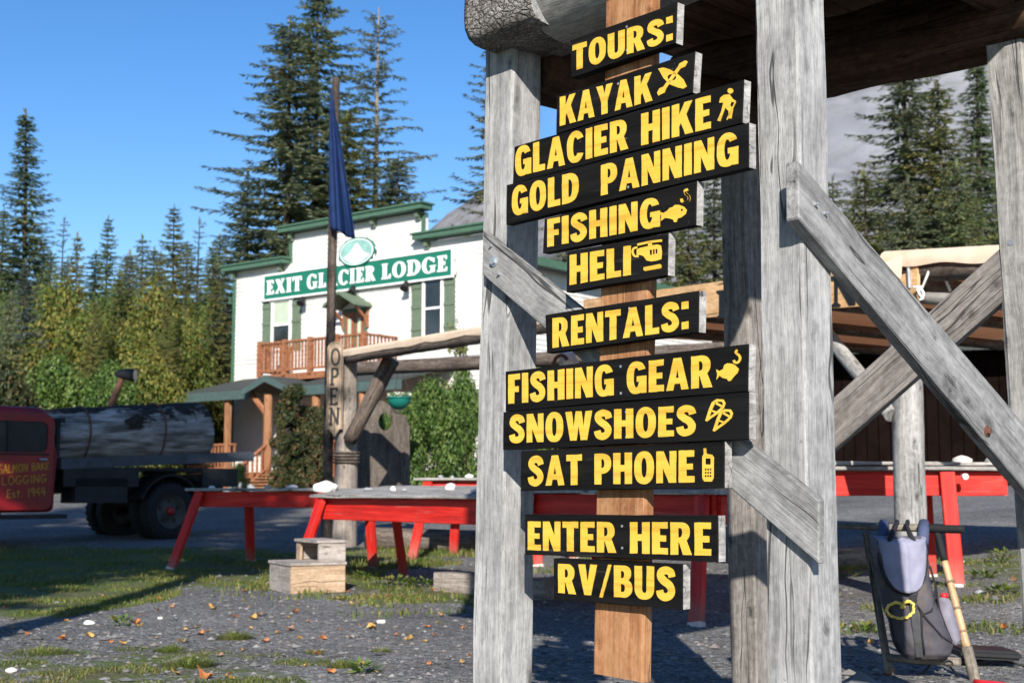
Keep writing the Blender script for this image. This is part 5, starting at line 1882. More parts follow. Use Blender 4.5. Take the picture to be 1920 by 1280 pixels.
def barn():
    """dark shed across the yard, seen under the shelter's canvas"""
    a = at(1010, 915, 38.0); c = at(2150, 915, 33.0)
    d = (c - a); d.z = 0; L = d.length; d.normalize(); n = Vector((d.y, -d.x, 0))
    g = min(tz(a.x, a.y), tz(c.x, c.y)) - .3
    t = empty("shed", (a.x, a.y, g), "long dark brown board shed across the yard under the canvas roof line", "shed")
    b = MB(); k = int(L / .3)
    for i in range(k):
        p = a + d * (L * (i + .5) / k); p.z = g + 2.1
        b.box(p + n * (.012 * (i % 2)), L / k - .02, .04, 4.2, math.atan2(d.y, d.x))
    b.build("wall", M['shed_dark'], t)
    m = (a + c) / 2; m.z = 0
    b = MB()
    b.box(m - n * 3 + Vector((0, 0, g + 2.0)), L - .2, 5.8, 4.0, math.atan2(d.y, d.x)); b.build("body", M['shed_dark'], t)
    b = MB()
    A = a.copy(); A.z = 0; Cc = c.copy(); Cc.z = 0
    z = Vector((0, 0, 1))
    b.quadprism([A + n * 1.1 + z * (g + 3.95), Cc + n * 1.1 + z * (g + 3.95), Cc - n * 3 + z * (g + 4.45), A - n * 3 + z * (g + 4.45)], z * .12)
    b.quadprism([A - n * 3 + z * (g + 4.45), Cc - n * 3 + z * (g + 4.45), Cc - n * 7 + z * (g + 3.9), A - n * 7 + z * (g + 3.9)], z * .12)
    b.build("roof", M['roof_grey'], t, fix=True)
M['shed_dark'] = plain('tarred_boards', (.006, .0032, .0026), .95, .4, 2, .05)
barn()

# ------------------------------------------------------------------ log truck
def truck():
    B = R(48)
    h = Vector((-math.cos(B), -math.sin(B), 0)); lft = Vector((-h.y, h.x, 0))
    o = at(324, 915, 21.6); o.z = tz(o.x, o.y)
    rz = math.atan2(h.y, h.x)
    t = empty("log_truck", o.to_tuple(), "old red flatbed truck with hand-lettered yellow door in the shade", "truck", None, rz)
    Mw = WM[t.name]
    def put(b, name, mat, parent=None, smooth=False):
        return b.build(name, mat, parent or t, Mw, smooth, True)
    W2 = 1.9                              # overall width; near side is y = 0, far side y = -W2
    def wheel(x, y, r, wd, face=1):
        b = MB()
        n = 28
        prof = [(wd*.5, r*.62), (wd*.5, r*.80), (wd*.42, r*.97), (wd*.25, r), (-wd*.25, r), (-wd*.42, r*.97), (-wd*.5, r*.80), (-wd*.5, r*.62)]
        vs = []; fs = []
        for i in range(n):
            a = 2 * math.pi * i / n
            for yy, rr in prof: vs.append((x + rr * math.cos(a), y + yy, r + rr * math.sin(a)))
        m = len(prof)
        for i in range(n):
            for k in range(m - 1):
                j = (i + 1) % n
                fs.append((i*m+k, i*m+k+1, j*m+k+1, j*m+k))
        b.add(vs, fs)
        for i in range(n):
            a = 2 * math.pi * (i + .5) / n
            b.box((x + r * .985 * math.cos(a), y, r + r * .985 * math.sin(a)), .05, wd * .72, .035, 0, 0, Matrix.Rotation(-a + math.pi / 2, 3, 'Y'))
        w_ = put(b, "wheel", M['black_rubber'])
        b = MB()
        yo = y + face * wd * .30
        prof = [(wd*.46*face, r*.62), (wd*.40*face, r*.56), (wd*.18*face, r*.50), (wd*.10*face, r*.30), (wd*.30*face, r*.22), (wd*.30*face, 0.001)]
        vs = []; fs = []; n = 24
        for i in range(n):
            a = 2 * math.pi * i / n
            for yy, rr in prof: vs.append((x + rr * math.cos(a), y + yy, r + rr * math.sin(a)))
        m = len(prof)
        for i in range(n):
            for k in range(m - 1):
                j = (i + 1) % n
                fs.append((i*m+k, i*m+k+1, j*m+k+1, j*m+k))
        b.add(vs, fs)
        put(b, "rim", M['rim'], w_, True)
        b = MB()
        b.tube([(x, y + face * wd * .25, r), (x, y + face * wd * .55, r)], [r*.17, r*.13], 14)
        put(b, "hub", M['hub_red'], w_, True)
        b = MB()
        for i in range(5):
            a = 2 * math.pi * i / 5 + .3
            b.tube([(x + r*.40*math.cos(a), y + face * wd * .14, r + r*.40*math.sin(a)), (x + r*.40*math.cos(a), y + face * wd * .18, r + r*.40*math.sin(a))], r*.075, 8)
        put(b, "rim_hole", M['black_metal'], w_)
    wheel(0, -.14, .45, .26); 
    wheel(0, -.46, .45, .24)
    wheel(0, -W2 + .14, .45, .26, -1); wheel(0, -W2 + .46, .45, .24, -1)
    wheel(4.35, -.18, .43, .22); wheel(4.35, -W2 + .18, .43, .22, -1)
    # chassis and bed
    b = MB()
    for y in (-.5, -W2 + .5): b.box((2.0, y, .86), 6.6, .10, .22)
    b.box((0, -W2 / 2, .45), .12, W2 - .6, .12)
    for x in (-1.2, -.6, .7, 1.5): b.box((x, -W2 / 2, .98), .10, W2 - .3, .12)
    put(b, "chassis", M['truck_dark'])
    b = MB()
    for y in (-.10, -W2 + .10):
        q0 = Vector((1.95, y, 1.10)); q1 = Vector((-1.62, y, 1.28))
        b.quadprism([q0 + Vector((0, -.07, 0)), q0 + Vector((0, .07, 0)), q0 + Vector((0, .07, .16)), q0 + Vector((0, -.07, .16))], q1 - q0)
    for i in range(6):
        x = 1.8 - i * .62
        b.box((x, -W2 / 2, 1.16 + (1.95 - x) * .0465), .14, W2 - .4, .10)
    put(b, "bed", M['truck_steel'])
    b = MB()
    for i in range(18):
        a = R(20 + 140 * i / 17); a2 = R(20 + 140 * (i + 1) / 17)
        if i == 17: break
        b.quadprism([(.56*math.cos(a), -.02, .45 + .56*math.sin(a)), (.56*math.cos(a), -.62, .45 + .56*math.sin(a)), (.56*math.cos(a2), -.62, .45 + .56*math.sin(a2)), (.56*math.cos(a2), -.02, .45 + .56*math.sin(a2))], Vector((math.cos(a), 0, math.sin(a))) * .02)
    put(b, "mudguard", M['truck_dark'])
    b = MB()
    for x0, x1 in ((1.9, .60), (-.60, -1.3)):
        for y in (-.06, -W2 + .06):
            b.box(((x0 + x1) / 2, y, .99), abs(x1 - x0), .04, .30)
    b.box((.3, -W2 / 2, 1.12), 3.2, W2 - .3, .05)
    put(b, "dark_skirt", M['truck_dark'])  # added dark skirt, stands in for the shade under the bed
    # tool box under the bed between cab and rear wheel
    b = MB(); b.box((1.25, -.25, .78), .9, .42, .38); put(b, "tool_box", M['truck_dark'])
    # cab
    def cabshape(prof, y0, y1, mat, name, bev):
        bm = bmesh.new()
        va = [bm.verts.new((x, y0, z)) for x, z in prof]; vb = [bm.verts.new((x, y1, z)) for x, z in prof]
        bm.faces.new(va); bm.faces.new(vb[::-1])
        n = len(prof)
        for i in range(n): bm.faces.new((va[i], vb[i], vb[(i+1) % n], va[(i+1) % n]))
        bmesh.ops.bevel(bm, geom=list(bm.edges), offset=bev, segments=4, profile=.5, affect='EDGES', clamp_overlap=True)
        bmesh.ops.recalc_face_normals(bm, faces=bm.faces)
        me = bpy.data.meshes.new(name); bm.to_mesh(me); bm.free()
        for p in me.polygons: p.use_smooth = True
        return link(name, me, mat, t, Mw)
    cabshape([(2.02, .46), (2.02, 1.30), (2.10, 1.90), (2.28, 2.02), (3.05, 2.02), (3.22, 1.92), (3.55, 1.34), (3.72, 1.25), (3.72, .46)], -.03, -W2 + .03, M['truck_red'], "cab", .09)
    cabshape([(3.66, .62), (3.66, 1.27), (4.4, 1.22), (5.05, 1.12), (5.12, .62)], -.42, -W2 + .42, M['truck_red'], "bonnet", .12)
    for y0, y1 in ((-.0, -.5), (-W2, -W2 + .5)):
        cabshape([(3.70, .50), (3.80, .74), (4.02, .98), (4.35, 1.04), (4.70, .95), (4.95, .70), (5.0, .52), (4.86, .52), (4.70, .72), (4.35, .90), (4.0, .76), (3.86, .50)], y0, y1, M['truck_red'], "front_fender", .04)
    b = MB(); b.box((2.9, .06, .40), 1.9, .26, .06); b.box((2.9, -W2 - .06, .40), 1.9, .26, .06); put(b, "running_board", M['truck_dark'])
    b = MB(); b.box((5.22, -W2 / 2, .62), .10, W2 - .1, .18); put(b, "bumper", M['truck_dark'])
    for y in (-.55, -W2 + .55):
        b = MB(); b.tube([(4.98, y, .98), (5.16, y, .98)], [.10, .13], 16); put(b, "headlight", M['galv'], None, True)
    # door, slightly proud, with its window
    dm = MB()
    def rr(x0, x1, z0, z1, r, n=5):
        out = []
        for cx, cz, a0 in ((x1 - r, z1 - r, 0), (x0 + r, z1 - r, 90), (x0 + r, z0 + r, 180), (x1 - r, z0 + r, 270)):
            for i in range(n + 1):
                a = R(a0 + 90 * i / n); out.append((cx + r * math.cos(a), cz + r * math.sin(a)))
        return out
    def slab(loop, y0, dy, holes=None):
        # 2D (x,z) -> side prism; local x mirrored so that it faces +y
        L = [[(-x, z) for x, z in lp] for lp in [loop] + (holes or [])]
        vs, fs = fill(L, dy, y0)
        return [(-a, c, bb) for a, bb, c in vs], fs
    win_ = rr(2.20, 3.05, 1.34, 1.80, .10)
    vs, fs = slab(rr(2.10, 3.22, .50, 1.90, .12), -.032, .030, [win_]); dm.add(vs, fs)
    door = put(dm, "door", M['truck_red'])
    b = MB(); vs, fs = slab(win_, -.036, .012); b.add(vs, fs); put(b, "window", M['cab_glass'], door)
    b = MB(); b.box((2.82, -.012, 1.57), .03, .02, .44); b.box((2.62, -.004, 1.315), .9, .03, .025); put(b, "window_frame", M['truck_dark'], door)
    b = MB(); b.tube([(2.22, .03, 1.24), (2.34, .03, 1.24)], .018, 8); b.tube([(2.30, -.01, 1.24), (2.30, .035, 1.24)], .014, 8); put(b, "handle", M['galv'], door)
    # lettering painted on the door: measured in the picture, laid on the door's plane
    Md = Mw @ Matrix(((-1, 0, 0, 0), (0, 0, 1, 0), (0, 1, 0, 0), (0, 0, 0, 1)))
    N = lft
    P0 = Mw @ Vector((2.5, .0, 1.0))
    inv = Md.inverted()
    def pl(x, y): p = inv @ onplane(x, y, P0, N); return Vector((p.x, p.y))
    for txt, (x0, y0b, y0t), (x1, y1b, y1t) in (("SALMON BAKE", (-2, 888, 871), (91, 879, 867)), ("LOGGING", (4, 909, 893), (87, 903, 889)), ("Est. 1964", (13, 933, 918), (85, 929, 913))):
        b = MB()
        chars, tot = handtext(txt, .18)
        lb, lt, rb, rt = pl(x0, y0b), pl(x0, y0t), pl(x1, y1b), pl(x1, y1t)
        def mp(x, y, lb=lb, lt=lt, rb=rb, rt=rt, tot=tot):
            s = x / tot; p = lb.lerp(rb, s).lerp(lt.lerp(rt, s), y); return (p.x, p.y)
        strokes_mesh(chars, mp, .0125, .003, b)
        b.build("lettering", M['gold_paint'], door, Md)
    # headboard behind the cab
    b = MB()
    for y in (-.3, -.7, -1.2, -1.6): b.box((1.88, y, 1.5), .06, .06, .7)
    b.box((1.88, -W2 / 2, 1.84), .07, W2 - .3, .07); b.box((1.88, -W2 / 2, 1.20), .07, W2 - .3, .07)
    put(b, "headboard", M['truck_dark'])
    return t, Mw
M['truck_red'] = plain('faded_dark_red_paint', (.24, .008, .012), .38, .2, 3, .45, 0, 0, (.12, .012, .012), 2.2)
M['truck_dark'] = plain('grimy_black_steel', (.018, .018, .02), .6, .3, 5)
M['truck_steel'] = plain('dark_blue_grey_steel', (.05, .058, .072), .55, .3, 5, .4)
M['rim'] = plain('chalky_wheel_rim', (.06, .057, .053), .7, .4, 5)
M['hub_red'] = plain('red_hub', (.28, .02, .015), .5)
M['gold_paint'] = plain('gold_yellow_paint', (.50, .27, .025), .55, .1, 10)
trk, TW = truck()

def bed_log():
    a = TW @ Vector((1.86, -.93, 1.60)); c = TW @ Vector((-1.02, -.86, 1.75))
    o = log("saw_log", a, c, .44, .53, [M['log_bark_patchy'], M['log_grey']], None, rough=.06, n=40, seg=.06, mi_end=1)
    tag(o, "huge weathered grey log chained on the truck bed, bark peeling off", "log")
    d = (c - a)
    for f in (.22, .68):
        p = a + d * f
        r = (.44 + .09 * f) * 1.04
        x = d.normalized(); u = x.cross(Vector((0, 0, 1))).normalized(); v = u.cross(x)
        b = MB()
        b.tube([p + x * (.06 * math.sin(a_)) + (u * math.cos(a_) + v * math.sin(a_)) * r for a_ in [R(-60 + 300 * i / 40) for i in range(41)]], .016, 6)
        k = b.build("chain", M['rust'], None, smooth=True)
        tag(k, "rusty chain binding the big log %s" % ("near the truck cab" if f < .5 else "toward its thick end"), "chain", "chains round the big log")
def bark_patch():
    m, nt, bs = newmat('grey_log_with_bark_patches')
    v, raw = coords(nt, (1.6, 14, 14))
    g = tex(nt, v, 1.0, 6, .6)
    c = ramp(nt, g, [(.36, (.10, .088, .078)), (.5, (.235, .21, .187)), (.64, (.41, .38, .35))])
    vq, _ = coords(nt, (5, 9, 9))
    q0 = tex(nt, vq, 1.0, 4, .65)
    v2, _ = coords(nt, (.7, 1.6, 1.6))
    p = tex(nt, v2, 1.3, 5, .6)
    sx = nt.nodes.new('ShaderNodeSeparateXYZ'); tcb = nt.nodes.new('ShaderNodeTexCoord'); nt.links.new(tcb.outputs['Object'], sx.inputs[0])
    p = math_(nt, 'ADD', math_(nt, 'ADD', p, math_(nt, 'MULTIPLY', math_(nt, 'SUBTRACT', q0, .5), .25)), math_(nt, 'MULTIPLY', math_(nt, 'SUBTRACT', sx.outputs[2], .22), .55))
    k = ramp(nt, p, [(.53, (0, 0, 0)), (.57, (1, 1, 1))])
    v3, _ = coords(nt, (7, 14, 14))
    q = tex(nt, v3, 1.0, 5, .7)
    c = mixc(nt, k, c, ramp(nt, q, [(.35, (.022, .018, .015)), (.7, (.06, .048, .04))]))
    nt.links.new(c, bs.inputs['Base Color'])
    bs.inputs['Roughness'].default_value = .9; bs.inputs['Specular IOR Level'].default_value = .1
    bump(nt, bs, math_(nt, 'ADD', math_(nt, 'MULTIPLY', k, 1.4), math_(nt, 'ADD', g, q)), .6, .02)
    return m
M['log_bark_patchy'] = bark_patch()
bed_log()

def lamp_pole():
    b0 = at(208, 760, 25.0); g = Vector((b0.x - .25, b0.y, 0)); g.z = tz(g.x, g.y)
    t = empty("yard_lamp", g.to_tuple(), "leaning rusty pole with a round work lamp standing behind the log truck", "lamp")
    b = MB(); b.tube([g, b0, at(226, 716, 25.0), at(232, 705, 25.0)], [.075, .07, .055, .05], 10); b.build("pole", M['rust'], t)
    hd = at(238, 704, 25.0)
    b = MB(); b.tube([hd + Vector((-.22, -.02, .03)), hd + Vector((-.05, -.04, .03)), hd + Vector((.16, -.06, 0))], [.04, .10, .13], 16)
    k = b.build("lamp_head", M['truck_dark'], t)
    b = MB(); b.tube([hd + Vector((.155, -.06, 0)), hd + Vector((.175, -.062, 0))], [.11, .11], 16); b.build("lens", M['glass'], t)
lamp_pole()

def tent():
    pk = at(-60, 712, 40); r_ = at(44, 773, 40); r2 = Vector((r_.x + .3, r_.y + 3, r_.z))
    g = tz(pk.x, pk.y)
    l_ = at(-170, 773, 40); l2 = Vector((l_.x, l_.y + 3, l_.z)); pk2 = Vector((pk.x, pk.y + 3, pk.z))
    t = empty("canopy_tent", (pk.x, pk.y + 1.5, g), "cream canopy tent with its sloping roof just showing over the truck cab", "tent")
    b = MB()
    b.quadprism([pk, r_, r2, pk2], Vector((0, 0, .03))); b.quadprism([pk, pk2, l2, l_], Vector((0, 0, .03)))
    b.build("canopy", M['cream'], t, fix=True)
    for p in (r_, r2, l_, l2):
        b = MB(); b.tube([Vector((p.x, p.y, g - .1)), p], .03, 8); b.build("leg", M['galv'], t)
M['cream'] = plain('cream_tarpaulin', (.72, .62, .42), .7, .05, 2)
tent()

M['dark_stone'] = plain('dark_grey_stone', (.12, .122, .125), .85, .3, 9, .2, 0, .4)
def boulder():
    p = at(446, 912, 36); p.z = tz(p.x, p.y)
    me = rockmesh("boulder", .42, .3, .34, 11, 4, .4)
    tag(link("boulder", me, M['grey_stone'], None, Matrix.Translation(p + Vector((0, 0, .12)))), "rounded grey boulder in front of the porch stairs", "boulder")
    p = ground_at(1612, 1272); p = at(1612, 1262, 6.4)
    me = rockmesh("boulder", .12, .10, .085, 5, 1, .5)
    for q in me.polygons: q.use_smooth = False
    p.z = tz(p.x, p.y) + .05
    tag(link("boulder", me, M['dark_stone'], None, Matrix.Translation(p)), "angular grey rock on the gravel against the right tower post", "rock")
boulder()

# ------------------------------------------------------------------ sled with the backpack
def sled():
    Y = 7.4
    g = at(1730, 915, Y); g.z = tz(g.x, g.y)
    t = empty("dog_sled", g.to_tuple(), "weathered wooden dog sled handle frame standing right of the tower", "sled")
    def lg(name, a, c, r0, r1, mat, **k): return log(name, a, c, r0, r1, M[mat], t, seg=.03, n=12, **k)
    lg("handlebar", at(1574, 985, 7.570), at(1806, 992, 7.272), .019, .021, 'sled_wood', rough=.25)
    lg("grip", at(1735, 990, 7.349), at(1808, 992, 7.261), .023, .024, 'black_rubber', rough=.1)
    def foot(p): p = p.copy(); return p
    a = at(1622, 996, 7.511); b_ = at(1672, 1290, 7.331)
    c = a + (b_ - a) * 1.30
    lg("stanchion", a, c, .018, .027, 'sled_wood', rough=.15)
    a = at(1757, 996, 7.331); b_ = at(1832, 1290, 7.093); c = a + (b_ - a) * 1.22
    m = a.lerp(c, .16)
    lg("stanchion", a, m, .019, .02, 'black_rubber')
    m2 = a.lerp(c, .62)
    lg("stanchion", m, m2, .019, .023, 'bamboo', rough=.12)
    lg("stanchion_foot", m2 - (c - a) * .01, c, .029, .032, 'sled_wood', rough=.1)
    b = MB()
    for f in (.27, .41, .53):
        q = a.lerp(c, f); d = (c - a).normalized()
        b.tube([q - d * .006, q + d * .006], .0255, 12)
    b.build("bamboo_node", M['bamboo_node'], t)
    lg("crosspiece", at(1664, 1232, 7.355), at(1800, 1240, 7.129), .022, .024, 'sled_wood', rough=.2)
    b = MB()
    b.tube([at(1752, 1238, 7.212), at(1690, 1300, 7.391)], .006, 6); b.tube([at(1778, 1246, 7.177), at(1830, 1300, 7.272)], .006, 6)
    b.tube([at(1778 + 8 * math.cos(x), 1243 + 6 * math.sin(x), 7.13) for x in [R(i * 36) for i in range(11)]], .004, 6)
    b.build("strut", M['black_metal'], t)
M['sled_wood'] = wood('dull_grey_brown_ash', (.10, .085, .07), (.19, .165, .135), (.30, .265, .22), knots=False, grain=(3, 40, 40))
M['bamboo'] = plain('tan_bamboo', (.42, .29, .16), .5, .3, 14, .4, 0, .1, (.50, .25, .10), 9)
M['bamboo_node'] = plain('dark_bamboo_joint', (.20, .13, .075), .6)
sled()

def stool():
    Y = 7.7
    c = at(1850, 1222, Y)
    g = Vector((c.x, c.y, tz(c.x, c.y)))
    t = empty("folding_stool", g.to_tuple(), "small folding stool with black padded seat and thin metal legs behind the sled", "stool")
    bm = bmesh.new()
    bmesh.ops.create_cube(bm, size=1.0)
    for v in bm.verts: v.co = Vector((v.co.x * .34, v.co.y * .30, v.co.z * .05))
    bmesh.ops.bevel(bm, geom=list(bm.edges), offset=.016, segments=3, affect='EDGES')
    me = bpy.data.meshes.new("seat"); bm.to_mesh(me); bm.free()
    link("seat", me, M['black_metal'], t, Matrix.Translation(c + Vector((-.02, 0, 0))) @ Matrix.Rotation(R(3), 4, 'Y'))
    for (dx, dy) in ((-.10, -.1), (.13, -.1), (-.1, .1), (.13, .1)):
        b = MB(); b.tube([c + Vector((-.02 + dx * .2, dy * .3, -.03)), Vector((g.x + dx * 1.7, g.y + dy * 1.5, tz(g.x, g.y)))], .007, 8)
        b.build("leg", M['black_metal'], t)
stool()

def backpack():
    Y = 7.14
    c0 = at(1712, 1110, Y)
    t = empty("backpack", (c0.x, c0.y, at(1712, 1230, Y).z), "worn grey backpack with pale lilac flap hanging from the sled handle", "backpack")
    rows = [(1006, 1690, 36, .05), (1020, 1690, 43, .075), (1050, 1691, 48, .095), (1085, 1694, 49, .11), (1120, 1701, 50, .125), (1155, 1713, 51, .135), (1185, 1724, 53, .14), (1208, 1731, 53, .14), (1224, 1734, 48, .125), (1234, 1735, 36, .08)]
    def ringf(scale_out=0.0, rows=rows, n=40, a0=0, a1=360, seed=0):
        vs = []
        for (y, x, hw, dp) in rows:
            c = at(x, y, Y)
            wv = at(x + hw, y, Y).x - c.x
            for k in range(n):
                a = R(a0 + (a1 - a0) * k / (n if a1 - a0 >= 360 else n - 1))
                ca, sa = math.cos(a), math.sin(a)
                px_ = math.copysign(abs(ca) ** .62, ca); py_ = math.copysign(abs(sa) ** .75, sa)
                q = Vector((px_ * (wv + scale_out), py_ * (dp * .62 + scale_out), 0))
                wr = .010 * noise.noise(Vector((q.x * 14, q.y * 14, c.z * 11 + seed))) + .006 * noise.noise(Vector((q.x * 35, q.y * 30, c.z * 26 + seed)))
                q *= 1 + wr * 8
                vs.append(c + q)
        return vs
    def dense(rows, k=4):
        out = []
        for a, b in zip(rows, rows[1:]):
            for i in range(k):
                f = i / k; out.append(tuple(a[j] + (b[j] - a[j]) * f for j in range(4)))
        out.append(rows[-1]); return out
    rd = dense(rows)
    n = 48
    vs = ringf(0, rd, n)
    fs = []
    for i in range(len(rd) - 1):
        for k in range(n):
            k2 = (k + 1) % n
            fs.append((i*n+k, (i+1)*n+k, (i+1)*n+k2, i*n+k2))
    fs.append(tuple(range(n))); fs.append(tuple(range((len(rd)-1)*n, len(rd)*n))[::-1])
    b = MB(); b.add(vs, fs)
    b.build("body", M['pack_grey'], t, None, True, True)
    # flap over the top and down the front, with a rounded tongue
    vs = []; fs = []
    nu, nv = 26, 24
    for j in range(nv + 1):
        v = j / nv
        y = 1002 + v * 108
        for i in range(nu + 1):
            u = i / nu * 2 - 1
            tong = math.sqrt(max(0, 1 - abs(u) ** 2.6))
            yy = 1004 + v * (24 + 80 * tong)
            hwx = 46 * (1 - .05 * v)
            xx = 1689 + u * hwx + v * 3
            dp = .058 + .040 * v
            bul = dp * (1 - abs(u) ** 2.4) ** .5 if abs(u) < 1 else 0
            p = at(xx, yy, Y)
            p.y -= .012 + bul * .95 + .006 * noise.noise(Vector((u * 4, v * 5, 2))) + .014 * (1 - abs(u)) * math.exp(-(u * 7) ** 2)
            if v < .12: p.y += .10 * (1 - v / .12) * .6
            vs.append(p)
    for j in range(nv):
        for i in range(nu):
            a = j * (nu + 1) + i
            fs.append((a, a + nu + 1, a + nu + 2, a + 1))
    me = bpy.data.meshes.new("flap"); me.from_pydata([tuple(v) for v in vs], [], fs)
    me.polygons.foreach_set('use_smooth', [True] * len(fs))
    o = link("flap", me, M['pack_lilac'], t)
    md = o.modifiers.new("thick", 'SOLIDIFY'); md.thickness = .010; md.offset = -1
    def front(x, y, k=0.0):
        # point on the front of the body
        for a, b2 in zip(rows, rows[1:]):
            if a[0] <= y <= b2[0]:
                f = (y - a[0]) / (b2[0] - a[0]); r_ = [a[j] + (b2[j] - a[j]) * f for j in range(4)]; break
        else: r_ = rows[-1]
        u = max(-.98, min(.98, (x - r_[1]) / r_[2]))
        p = at(x, y, Y); p.y -= r_[3] * .62 * (1 - abs(u) ** 2.6) ** .42 + k
        return p
    b = MB()
    b.tube([front(1640 + 3, 1035, .02)] + [front(1689 + 46 * math.sin(a), 1028 + 82 * math.sqrt(max(0, 1 - abs(math.sin(a)) ** 2.6)), .016) for a in [R(-84 + 168 * i / 26) for i in range(27)]], .0045, 6)
    b.build("flap_binding", M['pack_dark'], t, smooth=True)
    # piping and seams
    b = MB()
    for path in ([(1711, 1108), (1706, 1125), (1722, 1148), (1738, 1142), (1748, 1118), (1752, 1100)], [(1716, 1142), (1735, 1165), (1757, 1190), (1778, 1203)], [(1741, 1060), (1752, 1100), (1757, 1140), (1768, 1175), (1780, 1200)], [(1664, 1140), (1668, 1175), (1676, 1205), (1684, 1222)], [(1718, 1145), (1719, 1190), (1724, 1222)]):
        b.tube([front(x, y, .006) for x, y in path], .006, 6)
    b.build("piping", M['pack_dark'], t, smooth=True)
    # centre strap with buckle
    b = MB()
    for path, hw in (([(1702, 1100), (1703, 1130), (1706, 1165), (1711, 1200), (1716, 1228)], 6.5),):
        for (x0, y0), (x1, y1) in zip(path, path[1:]):
            b.quadprism([front(x0 - hw, y0, .010), front(x0 + hw, y0, .010), front(x1 + hw, y1, .010), front(x1 - hw, y1, .010)], Vector((0, -.004, 0)))
    b.build("strap", M['pack_strap'], t, fix=True)
    b = MB(); b.box(front(1703, 1118, .018), .032, .012, .036); b.box(front(1703, 1134, .018), .026, .010, .014); b.build("buckle", M['black_metal'], t)
    # haul loop and shoulder straps up over the handlebar
    b = MB()
    hb = at(1690, 988, 7.4)
    for x0, x1 in ((1677, 1666), (1697, 1716)):
        b.tube([at(x1, 1020, Y - .05), at((x0 + x1) / 2, 1002, Y - .02), at(x0 + 3, 986, Y + .14), at(x0 + 5, 977, Y + .24), at(x0 + 5, 985, Y + .31)], [.014, .013, .012, .012, .012], 8)
    b.build("haul_loop", M['pack_dark'], t, smooth=True)
    b = MB()
    for x in (1655, 1730):
        b.tube([at(x, 1018, Y + .05), at(x + 1, 996, Y + .12), at(x + 2, 982, Y + .26), at(x + 2, 1000, Y + .36), at(x + 2, 1100, Y + .30)], [.030, .032, .03, .028, .02], 10)
    b.build("shoulder_strap", M['pack_navy'], t, smooth=True)
    # stuffed side pocket, with a red cap peeping out
    b = MB()
    vs = []; fs = []
    prow = [(1118, 1764, 9), (1126, 1767, 13), (1150, 1772, 15), (1175, 1780, 15), (1195, 1786, 13), (1206, 1787, 7)]
    n = 16
    for (y, x, hw) in prow:
        c = at(x, y, Y + .02); wv = at(x + hw, y, Y).x - at(x, y, Y).x
        for k in range(n):
            a = 2 * math.pi * k / n
            vs.append(c + Vector((math.cos(a) * wv * 1.15, math.sin(a) * .055, 0)))
    for i in range(len(prow) - 1):
        for k in range(n):
            k2 = (k + 1) % n; fs.append((i*n+k, (i+1)*n+k, (i+1)*n+k2, i*n+k2))
    fs.append(tuple(range(n))); fs.append(tuple(range((len(prow)-1)*n, len(prow)*n))[::-1])
    b.add(vs, fs); b.build("side_pocket", M['pack_side'], t, None, True, True)
    b = MB(); p = at(1771, 1118, Y - .02)
    b.tube([p + Vector((-.02, 0, 0)), p + Vector((-.012, 0, .004)), p + Vector((.012, 0, .004)), p + Vector((.02, 0, 0))], [.006, .016, .016, .006], 12)
    tag(b.build("bottle_cap", M['cap_red'], t, smooth=True), None)
    # yellow rope heart tied to the front
    b = MB()
    pts = [(1686, 1136), (1680, 1128), (1670, 1126), (1660, 1132), (1657, 1142), (1664, 1152), (1678, 1156), (1692, 1153), (1702, 1143), (1702, 1129), (1694, 1123), (1684, 1127), (1680, 1136)]
    P = [front(x, y, .020) for x, y in pts]
    sm = []
    for i in range(len(P) - 1):
        for k in range(6): sm.append(P[i].lerp(P[i + 1], k / 6))
    sm.append(P[-1])
    for ph in (0, math.pi):
        tw = []
        for i, p in enumerate(sm):
            d = (sm[min(i + 1, len(sm) - 1)] - sm[max(i - 1, 0)]).normalized(); u = d.orthogonal().normalized(); v = d.cross(u)
            a = i * .95 + ph
            tw.append(p + (Vector((0, -1, 0)) * math.cos(a) + d.cross(Vector((0, -1, 0))) * math.sin(a)) * .0042)
        b.tube(tw, .0052, 6)
    o = b.build("rope_heart", M['yellow_rope'], None, None, True)
    tag(o, "heart shape twisted from yellow rope, hung on the grey backpack", "rope heart")
M['pack_grey'] = plain('grey_nylon', (.062, .058, .07), .7, .35, 9, .2, 0, .5, (.14, .105, .07), 5)
M['pack_lilac'] = plain('faded_lilac_nylon', (.235, .235, .315), .75, .15, 9, .2, 0, .45)
M['pack_side'] = plain('grey_lilac_mesh', (.20, .19, .235), .8, .25, 12, .15, 0, .4)
M['pack_dark'] = plain('black_webbing', (.016, .016, .02), .8)
M['pack_strap'] = plain('charcoal_webbing', (.05, .052, .056), .8, .2, 40)
M['pack_navy'] = plain('navy_padding', (.06, .075, .14), .8, .2, 10)
M['cap_red'] = plain('red_plastic', (.62, .02, .03), .35)
M['yellow_rope'] = plain('yellow_rope', (.72, .55, .12), .8, .2, 60)
backpack()

def red_hose():
    b = MB()
    pts = [(1826, 1262, 6.9), (1850, 1257, 6.85), (1880, 1257, 6.8), (1915, 1262, 6.7), (1950, 1270, 6.6)]
    P = []
    for x, y, Y in pts:
        p = at(x, y, Y); p.z = tz(p.x, p.y) + .02; P.append(p)
    b.tube(P, .013, 8)
    tag(b.build("red_rope", M['cap_red'], None, smooth=True), "short red rope lying on the gravel beside the stool", "rope")
    b = MB()
    c = at(1912, 1262, 6.4); c.z = tz(c.x, c.y) + .03
    pts = [c + Vector((.07 * math.cos(a * 1.3) + .02 * math.sin(3 * a), .06 * math.sin(a), .02 + .02 * math.sin(a * 2.1))) for a in [R(i * 14) for i in range(70)]]
    b.tube(pts, .009, 6)
    tag(b.build("rope_bundle", M['yellow_rope'], None, smooth=True), "bundle of pale yellow rope at the gravel's right edge", "rope")
red_hose()

